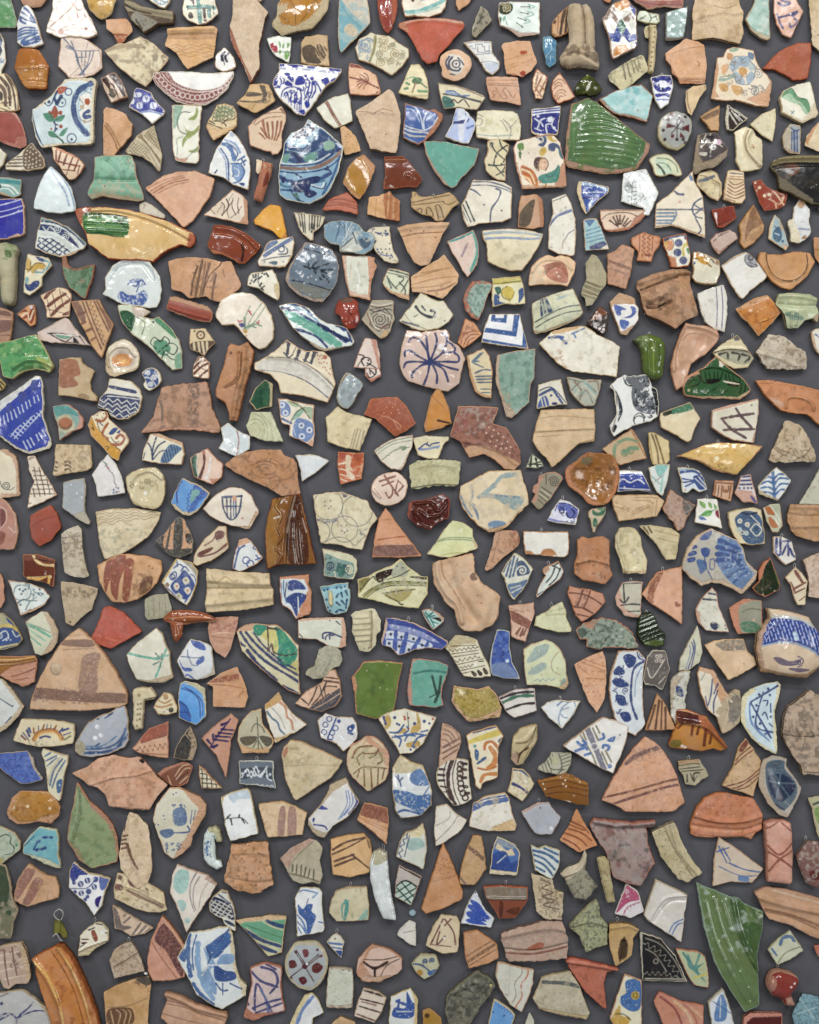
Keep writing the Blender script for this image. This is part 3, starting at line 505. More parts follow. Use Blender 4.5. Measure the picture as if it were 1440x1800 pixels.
build_tile(270, 0, '''
P|small blue and white sherd at the top edge above the dark brown rim|dcdccb c5b193 t8|-18-8 48 0-2 12-8 11-10-3-10-7|L 2a5f74 3 0 0 15 8 10-6;L 2a5f74 3 8-5 12 10;V 2a5f74 1.5 8 8
P|cream round sherd with turquoise cross lines and dark arches at the top edge|dcd9c2 a98e78 t9|55-8 50 0 7 23 2 9-12 11-12 7-12 1-18-8-9-10-1-10|L 5f9a94 7 78-5 2 20 2 23;L 5f9a94 5 60 12 35-1 13 4;L 3c5a58 2 60 16 40-2;F 3a2628 61 25 5-4 4 7-1 4-7 0;F 3a2628 86 15 4 0 2 7 0 10-4-1;F 5a3438 62-2 9 0 0 13-3-6;F 5f9a94 94 18 6-2 0 14-4 0;L 2d4440 2 60 11 0 7;L 2d4440 2 105 10 1 15;L 2d4440 1.5 100 15 1 17;F 6a3a34 88 34 6 0-2 4-4-1
C|long blade shaped pinkish beige rim piece pointing down at the top|c9b296 a86a50 t12 d4|139-8 36 0 26 27-6 11-4 25-6 25 1 35-2 7-14 23-10-27-20-36-6-22 0-15 4-20|F a3664c 133 48 5 6 10 28 12 30 12 24-2 9-10-27-20-36;R 2 6 180 2 10 18-2 15;L dccbb0 2 150 15 25 10 17-10;L d8c4a6 2 150 50 12 15 18 10;D e6dcc4 3 187 25-1 6
G|large amber glazed fragment with thick rough cream broken rim at the top|a9741a b7a682 t14 g10 d6|218 8 7-16 84 0-3 23-11 17-15 16-18 4-22 4-15 5-9-9-8-7 0-7 8-10|X b7a682 218 8 20-2-6 12-12 10 5 14 25 4 25-14 15-17 8-23 12 0-4 23-11 17-15 16-18 4-22 4-15 5-9-9-8-7 0-7 8-10;L 3e2a10 1 285-2-13 24-12 16;L 3e2a10 1 238-2 10 17 2 27;L 3e2a10 1 220 25 18 15;L 3e2a10 1 285-5 6 17
G|turquoise and cream worn glazed sherd tapering to a point beside the ochre bowl piece|5f9aa6 bfae90 t9 g6|326 0 49-8 5 36 1 12-21 22-30 30-4-10-2-32|F ccc3ad 332-5 43 0 5 43-10 4-20-17-12-15;F c9b79a 338 45 10-3 12 13-8 10-10-3-7-7;M 9fbab8 .5 8;L 5f9aa6 3 332 10 13 20 20 18
K|small white china sherd with a red tulip and bright green leaves|e6eae2 dcd8ca t6 g10|199 68 13-4 18-1 12 3-1 22-3 22-10-5-13-7-10-13|F b32842 205 78 6-3 0 5 6 1 1 11-6-1-6-6;F 7fae62 220 72 4 6-2 7;F 7fae62 226 82 4-7-1 10;F 7fae62 235 75 5 3-5 7;F 7fae62 220 88 5 1-3 7;F 7fae62 231 92 5-4 4 6-6 11-4-5;L 3c5a3c 1.2 212 92 13-1 15 1
W|tan sherd with a dark brown striped wing shape above the cobalt shell bowl rim|c0a47c b3946a t9|266 64 24-3 16 1 1 20 2 34-34-2-16-4 0-35|F 55473a 261 85 14-7 7 7 6 15 7 10-15 2-15-7;L 55473a 3.5 281 82 7 10 3 6;L 55473a 3.5 288 79 3 11 9 12;L 55473a 3 292 78 6 10 4 10;L 6b5a44 3 300 82 5 8;M 55473a .5 5 262 85 33-3 3 30-33-4
P|small white china piece with two black brush marks resting on the looped border plate|e2e2dc c6ae92 t8 g10|~125 84 7 6 8 10 5 12-1 6-14 7-12-1-9-6-1-10 3-13 8-7|L 1e2440 4.5 125 91-5 8 1 7;L 1e2440 4 131 94-5 6 3 8;L 5a6ab0 2.5 132 92 4 2;L 1e2440 1.5 122 100 3 14
W|tan sherd with thick grey-brown crossing bars below the long blade shaped piece|c9a877 b8946a t9|169 149 16-3 17 2 7 14 5 13-2 3-16 12-18 9-6-3-12-7-15-7 17-17|F 66584c 165 162 25 2-2 4-24 2;F 66584c 186 150 10 1 2 9 2 6-8 16-1-10 1-7;L 66584c 3 150 178 25 1 23-4;L 7a6a5a 2 172 180 23 0;M 66584c .55 6 190 150 18 0 0 20-16 12;L 9c7a50 1 170 195 10-13
B|large white bowl rim with cobalt shells and petals, pointed at the bottom|e8e9e6 cdbba4 t10 g10 c6/0 q1.25|220 110 25 1 37 3 48 6 0 5-12 17-16 10-20 30-17 20-13-2-17-15-15-13-11-22 2-12 10-13|F 22329a 220 110 10 1-1 5-9 0;F 22329a 235 112 26 2-1 4-20 0;F 22329a 269 116 13-1 6 4-13 1;F 22329a 306 118 24 3 0 4-18-1;L 9fa8c8 4 222 120 53 2 53 7;F 22329a 230 130 8-2 8 8 0 9-6-3;F 22329a 258 132 8 8-1 8-15 2 0-9;F 22329a 224 129 2 6-4 4-3-7;F 22329a 230 148 6-6 8 8-8 2;F 22329a 211 140 7-2 0 10-7 4;F 22329a 264 132 7 0 0 8;F 22329a 275 138 4-6 3 6-3 4;F 22329a 298 136 8 0 3 10-9 2-5-6;F 22329a 312 140 10-4-1 8-9 4;O 22329a 2.5 10 215 145 5-3;L 22329a 2.5 225 170 3-10 10-6 12 0 8 6 2 12-1 20;L 22329a 1.8 229 170 6-8 3 18;L 22329a 1.8 232 172 9-12 1 25;L 22329a 1.8 239 175 9-15 0 30;L 22329a 1.8 246 180 6-18 0 33;L 22329a 1.8 258 172-3 26;V 22329a 2.5 30 9 212 140 110-2-42 42-15 20-30-18;L 22329a 3 275 145-4 17-6 13;L 22329a 3 279 145-1 17-8 18;L 22329a 3 282 145 3 13-7 14;L 22329a 3 286 144 6 11 3 7;L 22329a 2 268 155-3 10 5 7;F 22329a 265 180 7-2 3 7-6 5;F 22329a 255 195 10-3 0 9
D|off white plate rim segment with one narrow brown beaded stripe|d9d8c6 c8b99a t8|286 190 26-18 30-9 4 12 4 37-25 12-7 1-18-13|L a5705a 3.5 304 179 11 21 14 21;L 6e3326 1.4 302 180 11 21 13 21;L 6e3326 1.4 306 178 11 21 13 21;D 6e3326 1.6 304 180 2 3 1 3 2 3 1 3 2 2 1 3 2 3 1 2 2 3 2 3 1 3 2 3 2 2
W|cream sherd with green fish scale pattern and brown lines over a thick pale break|d9c59c c9a678 t12 q1.2|111 185 14-3 15 4 6 12 0 22-4 5-17 10-20 11-5-6-8-18 4-10 10-17|X d3b285 94 216 16 10 20-1 15-6-1 7-19 9-20 11-5-6-8-18;O 5d7a5c 1.6 4.5 112 191 6-3 6-2 6 2 5 3-24 7 6-4 6-1 6 1 6 4-26 5 6-2 6-1 7 1 6 3-26 5 6-1 6-1 6 1 14-13-1 5;L 4a3226 2.5 98 212 10 6;L 4a3226 2 96 216 14 6 10 3;L 4a3226 2 108 212 14 3 6 7;L 4a3226 2 125 212 15-2 5-5;L 4a3226 2 120 218 10-8
P|pinkish carved sherd with a brown shell fan inside a ribbed frame|d3b899 b98a70 t9 g7|225 186 7 12 1 14-7 18 0 30-8 11-10 1-3-6-13-2-22-9-3-15-1-18 9-10 25-14|L 9a6c50 2 175 218 15-16 28-4 12 2;L 9a6c50 2 179 220 19-12 27-3;L 8a5a40 3 224 192 7 8;L 94502f 4 192 212 4 20 4 10;L 94502f 3.5 200 216 2 16 2 12;L 94502f 3.5 209 215 1 17-2 13;L 94502f 3.5 218 214-2 16-4 16;L 94502f 3.5 225 214-3 18-6 14;L 94502f 3 189 225 5 7 5 9;L 94502f 2.5 186 234 5 4 5 6;L e6d6bb 2 205 212 1 28;L e6d6bb 2 214 212-2 28
D|plate triangle with blue fan scrolls along its right and plain white at left|dfe3e2 c9b391 t8 g10|135 228 13 12 12 20 9 20 1 20-3 34-27-9-18-13-26-8 3-14 9-25 17-25|L 35609c 3 118 261 12 19 2 20 0 20;L 6d8fc0 1.5 114 262 12 20 3 33;D b9c8d8 9 138 236;L 5c84ba 7 122 252 13 8 7 20;L 8fabd0 4 125 246 17 6 10 16;L 35609c 2 128 250 12 8 8 12-6 12;L 35609c 3 148 282 12-7;L 35609c 3 150 290 12-8;L 35609c 3 155 280 5 10;F 7f9fcb 138 290 12-2 9 10-1 14-8 8-10-10;L 35609c 2.5 136 288 16 0 8 14-8 16-12 4;L e9eef0 1.5 142 295 8 5-2 10-8-2;L 35609c 2 138 300 4 5-3 5;F 24488a 150 322 10 0-2 6;L 2b3c70 3 108 304 4-5
C|small piece of white clay stuck behind the reddish handle stub|d9c4a6 cfae8e t8|181 280 10 2 1 13-8 11-4-6
H|short reddish brown handle stub standing upright|a8674a b98060 t8 i9/14 m2|191 282 19 4-4 19-16 50-16-5 11-42|F 7c3020 199 304 4 2-3 16-8 6;M c9b090 .55 5 190 282 18 6-3 12-17 0;Y 191 281
B|big blue plate fragment with a dark sea, brown band and a checkered spot|7fa6bd dcd8c2 t12 z6 g10 d5 q1.25|271 208 19 12 8 5 36 31-2 14-7 30-15 35-15 13-23 10-40-8-11-10-2-20 1-30 6-20 4-22 12-16 10-4 12-6|F 274a7a 230 252 10 0 22 8 26-20 3-15 24 17 17 16-22 17-35 13-25 0-25-13;M 1c3767 .5 6 230 252 60-12 18 10-8 20-50 5;F d2dade 266 212 19 10-10 16-15 6-20-2 8-10 12-7;L a9c3d0 5 235 244 25 6 20-10 10-18;D 5d4560 5 271 218-2 10-7 0 14-4-4 11-7 3-10 3-9-1 35-14-23 6-8 4;D 3c6690 4 275 220-9 12 13-2-19 8 10 1-19 2 14-19;L 6b93a8 2 232 262 43 8 37-20;F 1b2d5c 240 265 15 5 7 5-2 14-10-11;F 6a9a8e 228 272 12-2-5 15-9-3;F 6a9a8e 265 275 23-7-6 17-14 0;F 8fb3a0 300 250 15-2 3 12-16 5;L 1f3c70 3 224 289 26 2 38-3 27-16 16-14;L 8a6a58 6 222 293 28 4 35-2 27-13 19-17;L 1f3c70 2.5 222 300 28 4 38-3 27-11 16-18;L e2e8e6 1.5 224 286 26 3 35-4 25-14;L 2b4a80 6 222 310 16 8 37 4 37-17;L 4a7a98 4 222 322 18 6 60-10;L 2b4a80 4 220 332 28 3;F 1b2f60 242 322 20-7 28-5 1 10-13 5-6 10-20 3;F 1b2f60 224 310 8 1-1 9-6 0;F 1b2f60 270 332 18 8-13 8-10-6;L 1b2d5c 3 302 298 9 3;L 1b2d5c 3 306 294 2 6;L 1b2d5c 3 250 306 10 6;L 4a7a70 6 250 342 5 10;L dfe6e4 2 278 325 17 5 5-8;L 1b2f60 2 280 328 18 4 6-10;L 1b2f60 2 240 332 10 16 15 7;L 2f5a8a 4 328 275-13 37-17 30
C|small tan sherd with rows of pricked dots below the striped plate rim|c99e6c c08f60 t7|328 224 8-3 10 9 10 10 9 25-29 8-4-18|D 7c5432 1.6 338 232 3 4 4 3-7 1 0 5 4 5 8-15 3 4-14 11-1 5-2 6 9-1 5-5 8-5 1 5
C|top edge clay sliver between the blade shaped piece and the amber fragment|b99c7c a98a6c t7|165-10 30 0-5 12-15 3
''')

build_tile(540, 0, '''
G|brick red glazed tongue shaped sherd pointing down at the top edge|8c3326 a5563c t9 g10 d4|122-10 36 0 1 25-4 17-5 16-8 10-6-4-6-12-5-22|M a5563c .6 5;X a5563c 150-10 8 0 1 25-4 17-5 16-1-18;D e0a68c 2 139 30-4 18
P|white sherd with a broad aqua brush stroke at the top edge above the orange-red rim|e4dcc8 c8a482 t8|168-10 78 0-2 20-9 12-23 8-22-2-18 1-6-24|L 6fb4b0 6 172 21 23-2 30-11 20-10;L a9d0c8 3 175 25 25-3 32-10;D 5a2430 6 186 1;L 3a6a80 3 200 0 15-2;L c9a080 1 195 8 5-6
C|tiny pinkish clay point at the top edge beside the mossy grey stone sherd|c99c78 c08f6c t7|261-10 34 0-10 15-19 14-4-11
R|wide orange-red rim with a pale lip narrowing to a point, near the top centre|b3523a b06048 t9 g3 m1 d4|161 38 14-4 37-4 38 1 24 5 4 4-2 9-6 6-20 23-16 17-6 13-16 4-10-7-12-23-15-27-10-7-4-2|L c9a088 7 162 41 26-7 37-2 47 6;X bd8468 161 38 11 0 8 17-8-1-11-8;D d68a72 1.8 231 56 7 4 8-1-11 3-35 20 18-7-6 23-7-30 43 4;R 2 7 170 42 42-7 63 9
S|small mossy grey-brown pointed sherd near the top right of the orange-red rim|8c8570 a29c84 t9 g4|305 10 11 8 9 18-15 15-14 14-6-5 0-12|M 4c4838 .5 5;L c6c4b2 2 305 12-10 20-3 18;L 3c3a2c 2 308 28-8 14
P|scroll patterned sherd in faded ochre and blue divided by a green band|d3cdb0 c2a888 t9 g6|92 68 20-11 10 4 23 3 15 11 19 11 0 14-14 18-16 14-24-14-15-8-20-6-6-22|L 8f8a50 5 120 64-2 21-8 23;L 6a86a0 2 92 82 8-12 12-2 3 7;S 7d97b0 1.8 13 2 102 80;V 7d97b0 1.5 22 10 90 70 28-8-8 46-22-8;S b09a5c 1.8 9 2 136 72 19 23-25 15 6-25;S 9a906c 1.8 7 2 150 82 16 18-18 8-20-13;V 9a906c 1.5 26 9 125 65 35 10 15 17-10 23-17 10-30-17
P|small salmon square sherd with red-brown feathered twig painting|d9ae8a c48e70 t8|75 110 13 2 32 18 5 10 5 24-5 2-25 2-24-3-3-15-1-30|F 8a4034 76 110 14 2 18 10-20-3-13-1;L 7c3424 3.5 74 136 26 6 15 8 14 6;L 7c3424 2 102 140-7-2-3-4;L 7c3424 2 106 142-4-6-8-5;L 7c3424 2 108 142-2-10-6-4;L 7c3424 2 105 145-7 3-7 7;L 7c3424 2 100 144-10 4-2 4;L 7c3424 2 108 146-6 4-3 6;L 7c3424 2 95 142-7 2;L 7c3424 2.5 121 165 3-4;L 7c3424 2.5 125 166 3-4
P|cream trapezoid sherd with a painted green tree on a brown stalk|d8cda2 c2ad80 t9 m1 g7|182 113 16 0 6 7 7 20 3 15-2 19-22-2-28-7-2-3 10-20|F 3f7048 184 141 6-5 11 2-1 8-10 2-5-3;L 8a6a48 3 185 162 4-12 2-5;D 4c8a58 5 175 146 4 2-7 8 4-1;L 5a9a68 5 196 160 16 1;L 6aa878 2 175 139 15-3 20 19;L 6a5a40 1.5 195 138 3 7 14 9;R 2.5 8 160 164 25 2 29 0
C|round flower shaped disc with navy concentric rings on cream|d3ab88 c69a78 t10 d4 g4|~265 86 13 6 9 8 2 15-7 13-7 8-15 5-18-6-6-7 2-8-5-10 3-14 14-8|F e2dccb 246 100 9-5 15 5 6 12-6 16-12 4-10-12;D 27395e 4 262 113;O 27395e 2.5 6.5 262 113;L 27395e 3.5 255 101-6 9 3 12 13 3 4-4;L 27395e 3 250 99-6 11 4 12;L 27395e 2.5 265 102 6 6 4 6;L 27395e 2 251 130 9 2
K|pale plate rim with a faint grey Greek key border near the disc with rings|e0e0dc c8b49a t7 g10|274 74 26-3 25 2 1 19 13 17-1 11-12 12-10-6-16-24-18-20|L 9098a8 1.3 280 76 20-2 25 2;l 9aa2ae 1.5 282 82 8-1 0 5 6 0 0-8 12 0 0 4 4 0 0 8 10 0;l 9aa2ae 1.5 300 82 0 9 20 3 0-14;L 8890a0 1.2 291 96 19-1 16-1;L 8890a0 1.3 302 110 20-2 14 4;F ccd6e6 312 112 23 0 1 8-10 10
P|curved cream rim sherd with teal blotch, navy stripes and a wavy purple line|d0c7a4 a38e74 t9|230 144 35 6 30 10 17 9 2 3-6 8-10 14-23-3-13-1-22 2-6-20|L 8a7a66 3 231 146 34 6 47 19;F 2f7068 238 170 14 2 8 13-10 6-10-1;L 3f6aa0 3 245 160 13 0 12 8 15 0;L 2c3444 3 240 165 30 5 35 9;L 2c3444 1.5 270 171 38 11;L 40222c 2.5 252 180 6-5 7 6 10-6 10 13;L 7f9ac0 4 245 162 17 4
P|deep blue glazed bowl piece with white brushed leaf curls and a brown break|2f569a b58468 t10 g9 d5|172 178 13 6 20 7 11 4 6-5 16 8 0 10-13 22-20 18-10 5-10-3-16-9 0-16 3-20|X a87458 222 190 16 8 0 10-13 22-20 18 3-8 17-25 5-15-12-5;L d9e0ea 2 176 181 16 9 8 18 4 20;L b9c8e0 2 175 190 13 5 10 20;L d9e0ea 2 210 198-5 14 1 16;L b9c8e0 1.8 218 200-8 12;L b9c8e0 1.8 224 200-12 10;L d9e0ea 2 206 230 14-8 10-17;L d5d6d0 3 170 225 15 6 27 3;L c9c8bc 3 170 232 15 7 23 1;L d5d6d0 2 172 220 10 5 23 6;L 8aa8cc 4 172 242 18 8
P|small pale china sherd with a soft dark blue cross, upright|a9b8dc d8d4cc t8 g10|262 190 12-1 12 12 10 14-1 10-11 27-9 0-23-8-10-4 12-20|F dde4f0 266 192 8 0 4 16-4 42-6-2-3-28;L 2a3578 6 254 216 14-1 13-3;L 3a4690 3 280 200 4 10;L dfe6f2 4 275 190 7 12-4 13;L 6f84c0 4 282 225 12-5;L 7088c8 4 260 200-5 15
P|long cream tile strip with thin grey sketched plants|d8d2b4 bca98a t8 g7|299 195 26-2 35 2 10 5 6 20-2 26-14 0-40 0-22-5-2-21|L 6a6a66 1.3 299 208 9 2-3 10-6 0;L 6a6a66 1.3 300 200 9 5;L 6a6a66 1.3 355 245 3-20-13-15;L 6a6a66 1.3 356 225 12-13;L 6a6a66 1.3 352 230-8-15-4-3;L 8aa0a8 1.5 299 236 26 3 35-1;L 8f8f7c 1 332 236 6 9;M c4c08c .6 10
C|large beige sherd with a smeared ridge across its middle|cbb092 c3a282 t10 d5|144 154 8 6 12 38 0 17-4 35-4 18-16-2-29-5-11-29-15-34 1-4 24-14|L ad8a70 2 91 196 17 2 10 2 14-8 18 3;L ad8a70 2 120 200 4-4 11 4;R 2 8 92 199 28-1 30 0;D a57860 3 110 242 29-6
P|turquoise glazed bowl rim wedge with a white glint|5fa090 b8957c t9 g10 m0|205 248 20 0 25 2 25 6 28 5-4 14-4 15-23 22-10 16-7 3-15-9-20-27-12-25|M 86b8aa .62 6;D b8dcd0 2 225 295-5-5 42 28-22-18;L b09a86 3 206 249 4 21 15 28 20 26
P|cream sherd painted with a dark net of branches and knots|d0c49a bfa27c t9 g7|322 246 18-2 16 11-2 10-5 10 0 43-14-2-13-8-8-8-2-18 6-20-2-12|L 2c3438 2.5 324 251 6 14 18 16;L 2c3438 2.5 352 255-14 10-7 10-3 15;L 2c3438 2.5 338 245 4 13 10 10-7 17;L 2c3438 2.5 319 290 13 1 18-2;L 2c3438 2 330 291 8 9 8 9;L 2c3438 2 350 290-8 12-10 6;D 2c3438 4 320 290 12-15 10 13 3 14;V 2c3438 1.4 5 7 320 250 8 0 0 10-7 0
G|mustard yellow glazed oval sherd left of the chestnut brown one|a57420 b98a62 t9 g10 c6/60|100 270 10 10 10 8-1 7-9 27-8 16-10 12-10-5-7-7-6-10-7-6 2-6 8-21 13-17|X b98a62 100 270 20 18-1 7-8 25-1-20-11-22-11 2;X b98a62 62 322 4-4 9 14 15 12 2 6-10-5-7-7-6-10
G|chestnut brown glossy rim sherd with a raised lip and moulded boss|6a2c12 9c5a3c t9 g10 d3|135 274 33 0 12 11 10 13 12 14-1 7-9 10-17-1-20 3-21 1 1-14 3-18-2-12|F 8c4a24 136 279 34 0 2 5-34 1;R 3 6 136 281 36 0;R 2.5 9 175 309 5 1;R 2 4 186 302 12 13;X 9c5a3c 134 308 3 0-1 23-2 1
''')

